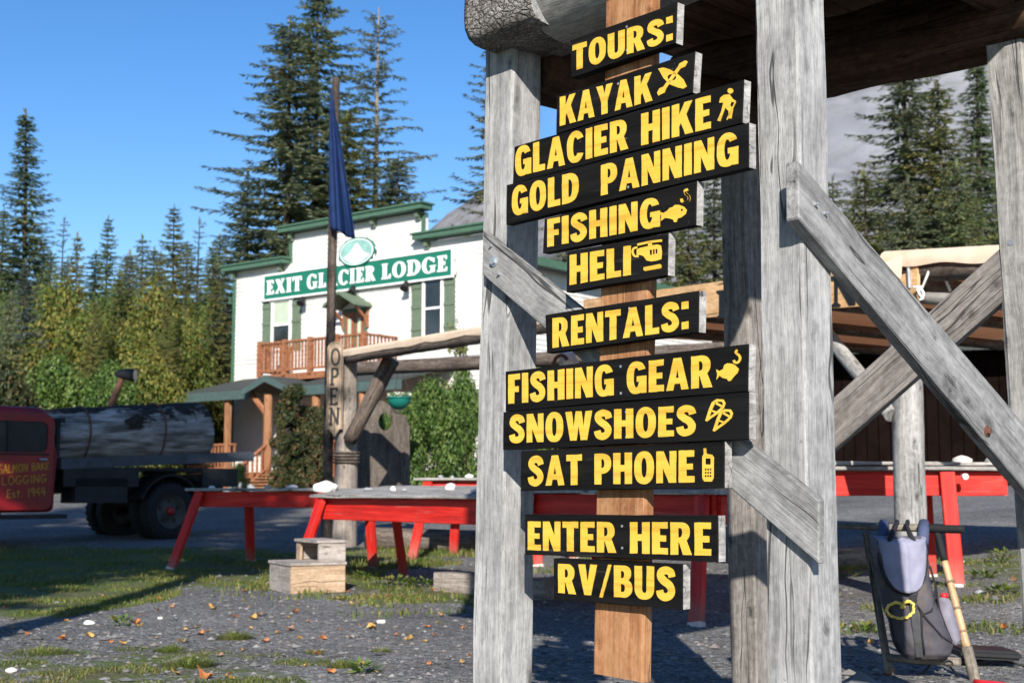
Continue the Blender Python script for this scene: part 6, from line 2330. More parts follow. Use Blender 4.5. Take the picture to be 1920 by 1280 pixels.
def hanging_basket():
    c = at(748, 757, 26.0)
    t = empty("hanging_basket", c.to_tuple(), "green half-round hanging basket with pale flowers beside the bushes", "flower basket")
    b = MB()
    r = .23
    vs = []; fs = []; n = 20
    for j in range(7):
        a = R(-90 + 15 * j)
        for k in range(n):
            vs.append(c + Vector((r * math.cos(a) * math.cos(2*math.pi*k/n), r * math.cos(a) * math.sin(2*math.pi*k/n), .12 + r * math.sin(a))))
    for j in range(6):
        for k in range(n):
            k2 = (k + 1) % n; fs.append((j*n+k, j*n+k2, (j+1)*n+k2, (j+1)*n+k))
    b.add(vs, fs)
    b.tube([c + Vector((.235 * math.cos(a), .235 * math.sin(a), .12)) for a in [2*math.pi*i/24 for i in range(25)]], .018, 6)
    b.build("bowl", M['teal_pot'], t, smooth=True)
    b = MB()
    rnd = random.Random(5)
    for i in range(260):
        a = rnd.uniform(0, 6.28); q = rnd.uniform(0, .24)
        p = c + Vector((q * math.cos(a), q * math.sin(a), .13 + rnd.uniform(0, .09)))
        s = .028; d = Vector((rnd.uniform(-1, 1), rnd.uniform(-1, 1), rnd.uniform(-.3, 1))).normalized(); u = d.orthogonal().normalized() * s; v = d.cross(u)
        b.add([p - u, p - v, p + u, p + v], [(0, 1, 2, 3)])
    b.build("flowers", M['pale_flowers'], t)
    b = MB()
    for k in range(3):
        a = 2 * math.pi * k / 3; b.tube([c + Vector((.22 * math.cos(a), .22 * math.sin(a), .12)), c + Vector((0, 0, .85))], .006, 5)
    b.build("chain", M['black_metal'], t)
M['teal_pot'] = plain('teal_plastic', (.01, .14, .11), .35, .1, 4)
M['pale_flowers'] = leafmat('pale_flowers', [(.10, .16, .04), (.35, .40, .28), (.60, .60, .52)], isl=1.0)
hanging_basket()
# ------------------------------------------------------------------ vegetation
class LeafB:
    """collects many little faces fast"""
    def __init__(s): s.v = []; s.f = []
    def tri(s, a, b, c):
        n = len(s.v); s.v += [a, b, c]; s.f.append((n, n + 1, n + 2))
    def quad(s, a, b, c, d):
        n = len(s.v); s.v += [a, b, c, d]; s.f.append((n, n + 1, n + 2, n + 3))
    def mesh(s, name):
        me = bpy.data.meshes.new(name); me.from_pydata([tuple(p) for p in s.v], [], s.f); me.update(); return me

M['spruce'] = leafmat('spruce_needles', [(.062, .108, .058), (.125, .182, .088), (.20, .25, .105), (.26, .25, .105)], .7, .22, .3, .6)
M['spruce_blue'] = leafmat('blue_spruce_needles', [(.045, .075, .068), (.085, .12, .108), (.16, .205, .18)], .7, .3, .3, .6)
M['spruce_dry'] = leafmat('browning_spruce_needles', [(.065, .10, .042), (.13, .165, .055), (.22, .22, .065), (.29, .225, .07)], .7, .25, .3, .6)
M['spruce_grey'] = leafmat('grey_green_needles', [(.07, .102, .066), (.145, .186, .105), (.225, .255, .14), (.28, .265, .145)], .7, .3, .3, .7)
M['alder'] = leafmat('yellowing_alder_leaves', [(.032, .058, .013), (.072, .112, .022), (.13, .16, .03), (.19, .18, .036), (.22, .155, .04)], .55, .30, .3, .6)
M['alder_mix'] = leafmat('mixed_green_leaves', [(.025, .05, .014), (.055, .098, .022), (.095, .14, .03), (.14, .16, .04)], .55, .3, .3, .6)
M['alder_green'] = leafmat('green_shrub_leaves', [(.025, .055, .012), (.055, .11, .020), (.10, .17, .035), (.17, .22, .06)], .45, .5, .3, .7)
M['vine'] = leafmat('dark_vine_leaves', [(.014, .026, .010), (.03, .048, .016), (.055, .066, .022), (.13, .07, .028)], .5, .5, .25, .75)
M['thin_leaf'] = leafmat('sparse_yellow_leaves', [(.07, .10, .03), (.14, .16, .045), (.22, .19, .06)], .6, .4, .3, .7)
M['trunk_dark'] = plain('dark_bark', (.055, .045, .038), .95, .4, 6, .1)
M['trunk_pale'] = plain('pale_bark', (.20, .18, .155), .9, .3, 6, .1)

def conifer_meshes(h, rb, seed, whorl=.42, nb=6, droop=.30, up=.0, bare=.06, gap=.15, fat=1.0, top_pow=.85, spray=.34):
    """spruce: whorls of branches, each carrying flat sprays of needles"""
    rnd = random.Random(seed)
    L = LeafB(); tb = MB()
    bend = Vector((rnd.uniform(-.01, .01), rnd.uniform(-.01, .01), 0)) * h
    def axis(z):
        t = z / h
        return Vector((bend.x * t * t, bend.y * t * t, z))
    pts = [axis(h * i / 14) for i in range(15)]
    r0 = h * .009 + .02
    tb.tube(pts, [r0 * (1 - .93 * i / 14) + .008 for i in range(15)], 8)
    z = h * bare
    lop = [rnd.uniform(.7, 1.2) for _ in range(8)]
    while z < h * .985:
        t = z / h
        env = rb * (1 - t) ** top_pow + .12
        if t < .18: env *= .65 + .35 * t / .18
        k = max(3, int(nb * (1 - .35 * t) + rnd.uniform(-.5, 1.2)))
        a0 = rnd.uniform(0, 6.28)
        for i in range(k):
            if rnd.random() < gap: continue
            a = a0 + 6.283 * i / k + rnd.uniform(-.35, .35)
            ln = env * rnd.uniform(.55, 1.12) * lop[int(a / .7854) % 8]
            dr = droop * rnd.uniform(.6, 1.4) * (1 - .8 * t) - up * (.4 + t)
            dx, dy = math.cos(a), math.sin(a)
            side = Vector((-dy, dx, 0))
            base = axis(z)
            def bp(s):
                return base + Vector((dx, dy, 0)) * (ln * s) + Vector((0, 0, ln * (-dr * s * (1.25 - .75 * s * s) + .10 * s * s)))
            tb.tube([bp(0), bp(.5), bp(.96)], [.028 * fat * (1 - t) + .012, .016, .005], 4, cap=False)
            n = max(6, int(ln / .062))
            for j in range(n):
                s = .05 + .95 * (j + rnd.random()) / n
                p = bp(s)
                f = (bp(min(1, s + .05)) - bp(s - .05)).normalized()
                for sg in (-1, 1):
                    tl = spray * .78 * fat * rnd.uniform(.55, 1.4) * (1.15 - .55 * s) * (.65 + .5 * (1 - t))
                    d = (f * rnd.uniform(.5, 1.1) + side * sg * rnd.uniform(.5, 1.1) + Vector((0, 0, rnd.uniform(-.55, .12)))).normalized()
                    q = p + Vector((rnd.uniform(-.05, .05), rnd.uniform(-.05, .05), rnd.uniform(-.06, .05)))
                    wv = d.cross(Vector((rnd.uniform(-.4, .4), rnd.uniform(-.4, .4), 1))).normalized() * (tl * rnd.uniform(.11, .19))
                    m = q + d * (tl * .45) 
                    L.quad(q, m - wv, q + d * tl + Vector((0, 0, -.04)), m + wv)
                    if rnd.random() < .55:
                        w2 = d.cross(wv.normalized()) * (tl * .12)
                        L.quad(q, m - w2, q + d * (tl * .9), m + w2)
            # tip
            tip = bp(1.0); f = (bp(1.0) - bp(.85)).normalized()
            wv = side * .05 * fat
            L.quad(bp(.88), tip * .5 + bp(.88) * .5 - wv, tip + f * .12, tip * .5 + bp(.88) * .5 + wv)
        z += whorl * rnd.uniform(.7, 1.3) * (1.0 - .35 * t)
    # leader
    for i in range(10):
        a = rnd.uniform(0, 6.28); zz = h * (.965 + .035 * rnd.random())
        p = axis(zz); d = Vector((math.cos(a) * .5, math.sin(a) * .5, .9)).normalized()
        wv = d.orthogonal().normalized() * .03
        L.quad(p, p + d * .1 - wv, p + d * .25, p + d * .1 + wv)
    return L.mesh("crown"), tb.mesh("trunk", True)

PROTO = {}
def conifer(kind, px, ytop, Y, label, args=None, scale_w=1.0, crown='spruce', trunk='trunk_dark', group='spruces round the lodge', rot=None, seed=None, name="spruce_tree"):
    top = at(px, ytop, Y)
    g = tz(top.x, top.y) - .2
    h = top.z - g
    if kind not in PROTO:
        PROTO[kind] = None
    t = empty(name, (top.x, top.y, g), label, "tree", group)
    if PROTO[kind] is None:
        hh = args['h']
        cm, tm = conifer_meshes(**args)
        PROTO[kind] = (cm, tm, hh)
    cm, tm, hh = PROTO[kind]
    r_ = rot if rot is not None else random.uniform(0, 6.28)
    sc = Matrix.Diagonal((h / hh * scale_w, h / hh * scale_w, h / hh, 1))
    Mx = Matrix.Translation((top.x, top.y, g)) @ Matrix.Rotation(r_, 4, 'Z') @ sc
    for nm, me, mt in (("trunk", tm, trunk), ("crown", cm, crown)):
        o = bpy.data.objects.new(nm, me); C.objects.link(o)
        if not me.materials: me.materials.append(M[mt])
        o.material_slots[0].link = 'OBJECT'; o.material_slots[0].material = M[mt]
        o.parent = t; o.matrix_basis = WM[t.name].inverted() @ Mx; WM[o.name] = Mx
    return t

A_tall = dict(h=26, rb=4.6, seed=11, whorl=.50, nb=8, droop=.30, gap=.16, fat=1.3, top_pow=.58, bare=.04, spray=.44)
A_dense = dict(h=22, rb=4.2, seed=21, whorl=.46, nb=8, droop=.28, gap=.14, fat=1.2, top_pow=.66, spray=.42)
A_spire = dict(h=20, rb=3.0, seed=31, whorl=.38, nb=8, droop=.22, gap=.12, fat=1.15, top_pow=.85, spray=.38)
A_open = dict(h=25, rb=4.2, seed=41, whorl=.60, nb=6, droop=.10, up=.28, gap=.22, fat=1.1, top_pow=.5, bare=.05, spray=.40)
A_thin = dict(h=16, rb=1.9, seed=51, whorl=.42, nb=5, droop=.05, up=.25, gap=.25, fat=.85, top_pow=.6)
A_young = dict(h=12, rb=3.2, seed=61, whorl=.34, nb=7, droop=.2, gap=.08, fat=1.05, top_pow=.78, spray=.36)
# the tall trees behind the lodge
conifer('tall', 598, -45, 62, "tallest dense spruce behind the lodge, its top past the picture's upper edge", A_tall, 1.3, rot=.4)
conifer('tall', 545, 30, 58, "broad dense spruce rising behind the lodge's left parapet", A_tall, 1.5, 'spruce_grey', rot=2.6)
conifer('open', 707, 16, 66, "tall thin spruce with upswept open branches right of the flagpole", A_open, 1.25, 'spruce_grey', 'trunk_pale', rot=1.0)
conifer('dense', 470, 330, 60, "lower spruce at the lodge's left roof corner", A_dense, 1.5, 'spruce', rot=.2)
conifer('dense', 648, 210, 60, "mid-height spruce filling in behind the blue flag", A_dense, 1.3, 'spruce_dry', rot=3.0)
conifer('dense', 740, 290, 64, "lower bushy spruce under the open-branched one", A_dense, 1.6, 'spruce_grey', rot=4.1)
conifer('open', 930, 60, 46, "spruce with long sparse drooping limbs partly behind the left tower post", dict(A_open, seed=47, up=-.06, droop=.26, whorl=.7, rb=3.3), .95, 'spruce_grey', 'trunk_pale', rot=2.2) if False else None
PROTO['droopy'] = None
conifer('droopy', 934, 20, 50, "spruce with long sparse drooping limbs partly behind the left tower post", dict(A_open, seed=47, up=-.05, droop=.30, whorl=.66, rb=3.1, nb=6, gap=.12, fat=1.2, spray=.42), 1.45, 'spruce_grey', 'trunk_pale', rot=2.2)
# skyline on the left
for i, (k, px, yt, Y, sw, cr, lab, ag) in enumerate([
    ('spire', 62, 206, 72, 1.5, 'spruce', "tall slender spire-like spruce standing alone on the left skyline", A_spire),
    ('spire', 8, 386, 70, 1.1, 'spruce', "dark spruce at the picture's left edge", A_spire),
    ('dense', 203, 404, 68, .85, 'spruce', "dark pointed spruce midway along the left skyline", A_dense),
    ('thin', 118, 408, 66, 1.0, 'thin_leaf', "thin pale feathery tree right of the slender spire spruce", A_thin),
    ('young', 146, 436, 64, .75, 'spruce_dry', "yellowish young spruce between the spire and the dark pointed one", A_young),
    ('young', 268, 440, 66, .9, 'spruce_dry', "brownish spruce right of the dark pointed one", A_young),
    ('dense', 330, 384, 62, 1.05, 'spruce_dry', "broad rusty brown spruce left of the lodge", A_dense),
    ('thin', 372, 412, 60, 1.1, 'spruce_grey', "bare-looking thin spruce beside the lodge's corner", A_thin),
    ('young', 400, 455, 58, .9, 'spruce', "green spruce touching the lodge's left corner", A_young),
    ('young', 50, 486, 50, 1.0, 'spruce_blue', "blue-tinged spruce above the red truck cab", A_young),
    ('young', 96, 470, 58, .9, 'spruce', "dark young spruce at the foot of the slender spire", A_young),
    ('young', 225, 505, 56, .95, 'spruce_dry', "olive young spruce over the yellow-green bushes", A_young),
    ('dense', 300, 470, 56, .75, 'spruce_dry', "olive brown spruce in front of the broad rusty one", A_dense),
    ('young', 418, 560, 52, .9, 'spruce_blue', "small blue-green spruce against the lodge's left wall", A_young),
    ('thin', 352, 470, 55, 1.0, 'thin_leaf', "thin pale trunked tree in front of the rusty spruce", A_thin),
    ('dense', 318, 520, 46, .75, 'spruce_dry', "olive spruce standing out of the bushes between lamp and lodge", A_dense),
    ('young', 180, 560, 45, .9, 'spruce_dry', "small olive spruce standing out of the bushes over the log", A_young),
    ('young', 20, 545, 45, .9, 'spruce_grey', "small grey-green spruce in the bushes at the left edge", A_young),
    ('young', 405, 520, 50, 1.0, 'spruce_dry', "olive spruce low against the lodge's white corner", A_young),
    ('young', 245, 470, 58, 1.0, 'spruce_grey', "grey-green young spruce under the dark pointed one", A_young),
    ('dense', 30, 468, 84, 1.5, 'spruce_grey', "distant grey-green spruce behind the bushes, leftmost of the far row", A_dense),
    ('dense', 128, 486, 86, 1.5, 'spruce_dry', "distant olive spruce behind the thin feathery tree", A_dense),
    ('dense', 176, 470, 84, 1.5, 'spruce', "distant green spruce close left of the dark pointed one", A_dense),
    ('dense', 236, 476, 86, 1.5, 'spruce_grey', "distant grey-green spruce right of the dark pointed one", A_dense),
    ('dense', 292, 462, 88, 1.5, 'spruce_dry', "distant olive spruce left of the broad rusty one", A_dense),
    ('dense', 356, 452, 86, 1.5, 'spruce', "distant green spruce behind the broad rusty one", A_dense),
    ('dense', 412, 440, 84, 1.5, 'spruce_grey', "distant grey-green spruce against the lodge's parapet", A_dense),
    ('dense', 78, 455, 88, 1.5, 'spruce', "distant green spruce at the foot of the tall slender one", A_dense),
    ('spire', -40, 330, 64, 1.2, 'spruce', "tall spruce mostly past the left edge", A_spire)]):
    conifer(k, px, yt, Y, lab, ag, sw, cr, rot=i * 1.3)
# right-hand trees seen through the tower
for i, (k, px, yt, Y, sw, cr, lab, ag) in enumerate([
    ('dense', 1690, 60, 52, 1.6, 'spruce_grey', "big grey-green spruce framed in the tower's right opening", A_dense),
    ('spire', 1822, 100, 58, 1.5, 'spruce', "narrow dark spruce left of the far right tower post", A_spire),
    ('young', 1757, 150, 50, 1.15, 'spruce_dry', "yellow flecked spruce between the two taller right-hand ones", A_young),
    ('young', 1620, 320, 48, 1.4, 'spruce_dry', "olive spruce low beside the right tower post", A_young),
    ('dense', 1880, 210, 60, 1.0, 'spruce', "dark spruce behind the far right tower post", A_dense),
    ('young', 1700, 330, 46, 1.25, 'spruce_grey', "bushy grey-green spruce above the canvas roof", A_young),
    ('young', 1790, 300, 47, 1.2, 'spruce', "dark bushy spruce above the rope-laced canvas", A_young),
    ('young', 1560, 330, 52, 1.1, 'spruce_grey', "spruce hidden partly by the right tower post", A_young),
    ('dense', 1335, 300, 60, 1.4, 'spruce_grey', "spruce seen between the sign boards and the dark rear post", A_dense),
    ('young', 1290, 390, 52, 1.4, 'spruce_dry', "low spruce seen beside the helicopter board", A_young),
    ('dense', 1250, 280, 70, .9, 'spruce', "spruce behind the upper sign boards", A_dense),
    ('dense', 1460, 240, 66, 1.0, 'spruce', "spruce behind the right tower post", A_dense),
    ('dense', 1060, 330, 72, .9, 'spruce_grey', "spruce showing between the left post and the sign boards", A_dense)]):
    conifer(k, px, yt, Y, lab, ag, sw, cr, rot=2 + i * 1.1)

def bush_mesh(seed, rx, ry, h, n, leaf, clump=26, hollow=.55, low=0.0):
    rnd = random.Random(seed)
    L = LeafB()
    cl = []
    for i in range(clump):
        a = rnd.uniform(0, 6.28); z = rnd.uniform(low, 1.0)
        q = rnd.uniform(hollow, 1.0) * math.sqrt(max(.05, 1 - max(0, (z - .35) / .65) ** 2))
        cl.append((Vector((rx * q * math.cos(a), ry * q * math.sin(a), z * h)), rnd.uniform(.28, .55) * min(rx, h) * .8))
    for i in range(n):
        c, r_ = cl[rnd.randrange(len(cl))]
        d = Vector((rnd.gauss(0, 1), rnd.gauss(0, 1), rnd.gauss(0, 1))).normalized()
        p = c + d * (r_ * rnd.uniform(.45, 1.05))
        if p.z < 0: p.z = rnd.uniform(0, .3)
        nrm = (d + Vector((rnd.uniform(-.8, .8), rnd.uniform(-.8, .8), rnd.uniform(-.3, .9)))).normalized()
        u = nrm.orthogonal().normalized()
        u = Matrix.Rotation(rnd.uniform(0, 6.28), 3, nrm) @ u
        v = nrm.cross(u)
        s = leaf * rnd.uniform(.6, 1.3)
        L.quad(p - u * s, p - v * s * .55 + nrm * s * .15, p + u * s, p + v * s * .55 + nrm * s * .15)
    tb = MB()
    for i in range(9):
        c, r_ = cl[rnd.randrange(len(cl))]
        tb.tube([Vector((rnd.uniform(-.15, .15) * rx, rnd.uniform(-.15, .15) * ry, -.1)), c * .55 + Vector((0, 0, .1 * h)), c], [.05, .035, .012], 5, cap=False)
    return L.mesh("crown"), tb.mesh("stem", True)

BP = {}
def bush(key, px, ytop, Y, wpx, label, crown, cat="bush", args=None, group=None, base=None, name="bush", depth=1.0):
    top = at(px, ytop, Y)
    g = tz(top.x, top.y) - .1 if base is None else base
    h = top.z - g
    wd = wpx / F * Y
    if key not in BP: BP[key] = bush_mesh(**args)
    cm, tm = BP[key]
    t = empty(name, (top.x, top.y, g), label, cat, group)
    a = BP[key + '_a'] if key + '_a' in BP else (args['rx'], args['h'])
    BP[key + '_a'] = a
    sx = wd / 2 / a[0] / 1.15; sz = h / a[1] / 1.18
    Mx = Matrix.Translation((top.x, top.y, g)) @ Matrix.Diagonal((sx, sx * depth, sz, 1)) @ Matrix.Rotation(random.uniform(0, 6.28), 4, 'Z')
    for nm, me, mt in (("stem", tm, 'trunk_dark'), ("crown", cm, crown)):
        o = bpy.data.objects.new(nm, me); C.objects.link(o)
        if not me.materials: me.materials.append(M[mt])
        o.material_slots[0].link = 'OBJECT'; o.material_slots[0].material = M[mt]
        o.parent = t; o.matrix_basis = WM[t.name].inverted() @ Mx; WM[o.name] = Mx
    return t
B_big = dict(seed=3, rx=3.0, ry=2.6, h=6.0, n=17000, leaf=.105, clump=70, hollow=.40)
B_mid = dict(seed=5, rx=2.0, ry=1.8, h=4.0, n=13000, leaf=.085, clump=60, hollow=.25)
B_tall = dict(seed=8, rx=1.0, ry=1.0, h=4.2, n=10000, leaf=.085, clump=46, hollow=.2)
GB = "yellow-green bushes behind the truck"
for i, (k, px, yt, Y, wp, cr, lab, ag) in enumerate([
    ('big', 40, 620, 46, 230, 'alder', "yellow-green bush straight above the truck cab", B_big),
    ('big', 160, 560, 47, 200, 'alder', "yellow-green bush above the log's cab end", B_big),
    ('big', 262, 600, 48, 200, 'alder', "tall olive bush behind the yard lamp", B_big),
    ('big', 345, 570, 48, 140, 'alder', "bush against the lodge's left wall, topmost of that group", B_big),
    ('mid', 110, 650, 40, 170, 'alder_green', "greener low bush behind the truck cab's rear", B_mid),
    ('mid', 285, 640, 42, 170, 'alder', "low golden bush behind the thick log end", B_mid),
    ('mid', 392, 640, 50, 90, 'alder', "small bush left of the porch roof", B_mid),
    ('mid', 10, 660, 38, 160, 'vine', "dark green low bush at the left edge above the truck roof", B_mid),
    ('mid', 205, 660, 40, 150, 'alder_green', "green low bush below the yard lamp head", B_mid),
    ('big', 110, 505, 56, 220, 'alder', "tall bushy tree high behind the others on the left", B_big),
    ('big', 215, 520, 57, 180, 'alder_mix', "tall greener bushy tree high above the log's middle", B_big),
    ('big', 380, 530, 57, 150, 'alder_mix', "tall greener bushy tree high beside the lodge", B_big),
    ('big', 30, 520, 58, 160, 'alder_mix', "tall greener bushy tree high at the left edge", B_big),
    ('big', 300, 515, 55, 200, 'alder', "tall bushy tree high behind the yard lamp", B_big)]):
    bush(k, px, yt, Y, wp, lab, cr, "bush", ag, GB)
bush('tall', 556, 690, 38, 100, "dark tall vine-covered shrub in front of the lodge porch", 'vine', "shrub", B_tall)
bush('tall', 572, 735, 39, 80, "dark shrub filling between the two others before the porch", 'vine', "shrub", B_tall)
bush('tall', 600, 740, 37, 66, "dark rust-flecked shrub beside the log post", 'vine', "shrub", B_tall)
bush('tall', 528, 760, 37.5, 50, "narrow dark shrub at the porch stairs", 'vine', "shrub", B_tall)
bush('mid', 808, 692, 28, 150, "bright green leafy bush left of the tower post", 'alder_green', "bush", B_mid, "green bushes behind the red tables")
bush('mid', 872, 668, 29, 110, "bright green bush tucked behind the left tower post", 'alder_green', "bush", B_mid, "green bushes behind the red tables")
bush('mid', 775, 720, 30, 90, "green bush behind the hanging basket", 'alder_green', "bush", B_mid, "green bushes behind the red tables")
bush('mid', 722, 742, 27, 70, "green bush seen through the face hole of the brown panel", 'alder_green', "bush", B_mid, "green bushes behind the red tables")
bush('mid', 845, 730, 31, 150, "dense green bush low between the other two by the tower post", 'alder_green', "bush", B_mid, "green bushes behind the red tables")
bush('mid', 1000, 660, 32, 120, "green bush glimpsed right of the left tower post", 'alder_green', "bush", B_mid, "green bushes behind the red tables")
bush('tall', 860, 545, 33, 80, "slender light-leaved sapling in front of the lodge's right window", 'thin_leaf', "sapling", dict(seed=12, rx=1.0, ry=1.0, h=4.2, n=520, leaf=.05, clump=26), None, name="sapling") if False else None
BP.pop('sap', None)
bush('sap', 860, 560, 33, 90, "slender light-leaved sapling in front of the lodge's right window", 'thin_leaf', "sapling", dict(seed=12, rx=1.0, ry=1.0, h=4.2, n=2400, leaf=.075, clump=30), None, name="sapling")
bush('mid', 450, 862, 34, 46, "small leafy plant by the truck bed's rear end", 'alder_green', "plant", B_mid)
# trees standing outside the picture that shade the truck and lawn
def shade_tree(x, y, h, label, seed, clear, rb=3.1, pw=.5):
    t = empty("spruce_tree", (x, y, 0), label, "tree", "spruces beside the yard")
    cm, tm = conifer_meshes(h=h, rb=rb, seed=seed, whorl=.36, nb=7, droop=.2, bare=clear / h, gap=.03, fat=1.5, top_pow=pw, spray=.42)
    for nm, me, mt in (("trunk", tm, 'trunk_dark'), ("crown", cm, 'spruce')):
        link(nm, me, M[mt], t, Matrix.Translation((x, y, 0)))
shade_tree(-3.5, 1.2, 19, "spruce left of the photographer whose trunk shadow crosses the gravel", 71, 8.0, 2.0, .6)
shade_tree(-6.4, 2.2, 19, "spruce shading the truck, beyond the left edge of the picture", 72, 6.5, 2.9)
shade_tree(-9.4, 1.2, 20, "spruce farthest out on the left, shading the truck cab", 73, 6.0, 3.3)
shade_tree(-5.6, -2.6, 20, "spruce behind the photographer's left shoulder", 74, 7.5, 2.6)
# ------------------------------------------------------------------ small things on the ground
def stones():
    rnd = random.Random(9)
    b = MB()
    base = [(1, 0, 0), (0, 1, 0), (-1, 0, 0), (0, -1, 0), (0, 0, 1), (0, 0, -1)]
    F8 = [(0, 1, 4), (1, 2, 4), (2, 3, 4), (3, 0, 4), (1, 0, 5), (2, 1, 5), (3, 2, 5), (0, 3, 5)]
    n = 0
    while n < 9000:
        y = 6.0 + 12 * rnd.random() ** 1.5
        x = rnd.uniform(-.45, .45) * y
        edge = -3.45
        if x < edge and y > 10.5: continue
        s = .006 + .018 * rnd.random() ** 3 + (.02 if rnd.random() < .02 else 0)
        z = tz(x, y)
        vs = []
        rz = rnd.uniform(0, 6.28); c, si = math.cos(rz), math.sin(rz)
        for (a, bb, d) in base:
            k = s * rnd.uniform(.7, 1.3)
            p = (a * k * 1.25, bb * k, d * k * .6)
            vs.append((x + p[0] * c - p[1] * si, y + p[0] * si + p[1] * c, z + p[2] + s * .2))
        b.add(vs, F8); n += 1
    for _ in range(200):
        y = 6.6 + 8 * rnd.random() ** 1.4; x = rnd.uniform(-.42, .42) * y
        s = rnd.uniform(.018, .038); z = tz(x, y); rz = rnd.uniform(0, 6.28); c, si = math.cos(rz), math.sin(rz); vs = []
        for (a, bb, d) in base:
            k = s * rnd.uniform(.75, 1.25)
            p = (a * k * 1.3, bb * k, d * k * .28)
            vs.append((x + p[0] * c - p[1] * si, y + p[0] * si + p[1] * c, z + p[2] + s * .06))
        b.add(vs, F8)
    m, nt, bs = newmat('loose_gravel_stones')
    g = nt.nodes.new("ShaderNodeNewGeometry")
    c = ramp(nt, g.outputs['Random Per Island'], [(0, (.07, .07, .07)), (.3, (.12, .122, .124)), (.55, (.15, .148, .145)), (.72, (.19, .165, .15)), (.92, (.20, .20, .20)), (.99, (.27, .268, .26)), (1, (.42, .41, .39))])
    nt.links.new(c, bs.inputs['Base Color']); bs.inputs['Roughness'].default_value = .85; bs.inputs['Specular IOR Level'].default_value = .2
    o = b.build("loose_stones", m); tag(o, "loose grey stones scattered over the gravel yard", "gravel", kind='stuff')
stones()

M['grass'] = leafmat('grass_blades', [(.06, .10, .016), (.10, .155, .026), (.17, .18, .042), (.27, .22, .09)], .6, .8, .3, .7)
M['weed'] = leafmat('broad_weeds', [(.06, .11, .018), (.11, .18, .03), (.17, .22, .05), (.22, .18, .05)], .55, 1.5, .3, .7)
def blades(L, x, y, h, w_, lean, rnd, a=None):
    z = tz(x, y) - .004
    a = rnd.uniform(0, 6.28) if a is None else a + rnd.uniform(-.7, .7)
    lean *= 1.5
    d = Vector((math.cos(a), math.sin(a), 0)); s = Vector((-d.y, d.x, 0)) * w_
    h *= rnd.uniform(.55, 1.15)
    p = Vector((x, y, z)); m = p + Vector((0, 0, h * .62)) + d * (lean * h * .35); e = p + Vector((0, 0, h * (1 - .22 * min(1.6, lean)))) + d * (lean * h)
    L.quad(p - s, p + s, m + s * .7, m - s * .7); L.tri(m - s * .7, m + s * .7, e)
def grass():
    rnd = random.Random(4)
    L = LeafB()
    n = 0
    # lawn towards the truck
    while n < 24000:
        y = 10.4 + 9.5 * rnd.random() ** 1.3; x = rnd.uniform(-.42 * y, -1.0)
        n1 = noise.noise(Vector((x * .5, y * .5, 2)))
        e = -3.3 + .35 * n1
        if y > 14: e = -1.2 + .8 * n1
        if x > e: continue
        if noise.noise(Vector((x * 1.1, y * 1.6, 11))) + .4 * noise.noise(Vector((x * 4, y * 4, 15))) < -.12 + .35 * rnd.random(): continue
        blades(L, x, y, rnd.uniform(.02, .06), rnd.uniform(.003, .006), rnd.uniform(.1, .9), rnd); n += 1
    n = 0
    # thin turf in the near left corner
    while n < 6500:
        y = rnd.uniform(6.6, 9.4); x = rnd.uniform(-.42 * y, -.3)
        k = .7 * noise.noise(Vector((x * 1.4, y * 2.2, 21))) + .45 * noise.noise(Vector((x * 4, y * 4, 3)))
        if k < .12 + .55 * sstep(8.0, 9.2, y) + .45 * sstep(-1.4, -.4, x): continue
        blades(L, x, y, rnd.uniform(.012, .042), rnd.uniform(.0018, .0035), rnd.uniform(.3, 1.4), rnd); n += 1
    n = 0
    # weeds' fringe under and in front of the tables
    while n < 2600:
        s = rnd.uniform(-.8, 4.2); q = rnd.gauss(0, .45)
        x = -2.6 + s * .588 + q * .8; y = 14.4 - s * .809 + q * .59
        if x > -.2 or noise.noise(Vector((x * 2.2, y * 2.2, 31))) < .08: continue
        blades(L, x, y, rnd.uniform(.03, .10), rnd.uniform(.004, .008), rnd.uniform(.2, 1.0), rnd); n += 1
    n = 0
    while n < 3500:
        y = rnd.uniform(8.5, 17); x = rnd.uniform(.22 * y, .42 * y)
        if noise.noise(Vector((x * 1.6, y * 1.6, 41))) < .22: continue
        blades(L, x, y, rnd.uniform(.02, .08), rnd.uniform(.004, .007), rnd.uniform(.2, 1.0), rnd); n += 1
    n = 0
    while n < 5000:
        y = rnd.uniform(15.5, 19.5); x = rnd.uniform(-2.0, 1.2)
        if noise.noise(Vector((x * 1.1, y * 1.1, 51))) < .0: continue
        blades(L, x, y, rnd.uniform(.04, .14), rnd.uniform(.004, .008), rnd.uniform(.2, .9), rnd); n += 1
    o = link("grass", L.mesh("grass"), M['grass'])
    tag(o, "short sunlit grass and thin turf growing through the gravel", "grass", kind='stuff')
grass()

def tuft(px, py, wpx, h, label, mat='grass', n=220, broad=False):
    g = ground_at(px, py)
    rnd = random.Random(int(px * 7 + py))
    L = LeafB()
    r = wpx / F * g.y / 2
    for i in range(n):
        a = rnd.uniform(0, 6.28); q = r * math.sqrt(rnd.random())
        x, y = g.x + q * math.cos(a), g.y + q * math.sin(a) * .8
        if broad:
            z = tz(x, y) + rnd.uniform(.0, h)
            d = Vector((math.cos(a), math.sin(a), rnd.uniform(-.1, .9))).normalized(); s = rnd.uniform(.018, .04)
            u = d * s; v = d.cross(Vector((rnd.uniform(-.3, .3), rnd.uniform(-.3, .3), 1))).normalized() * s * .42
            p = Vector((x, y, z)); L.quad(p, p + u - v, p + u * 2, p + u + v)
        else:
            blades(L, x, y, h * (.55 + .6 * (1 - q / r)), rnd.uniform(.0018, .0034), .15 + .9 * q / r, rnd, a)
    me = L.mesh("tuft")
    o = link("weed_clump" if broad else "grass_tuft", me, M[mat])
    tag(o, label, "weeds" if broad else "grass tuft", "weed clumps on the gravel" if broad else "grass tufts on the gravel")
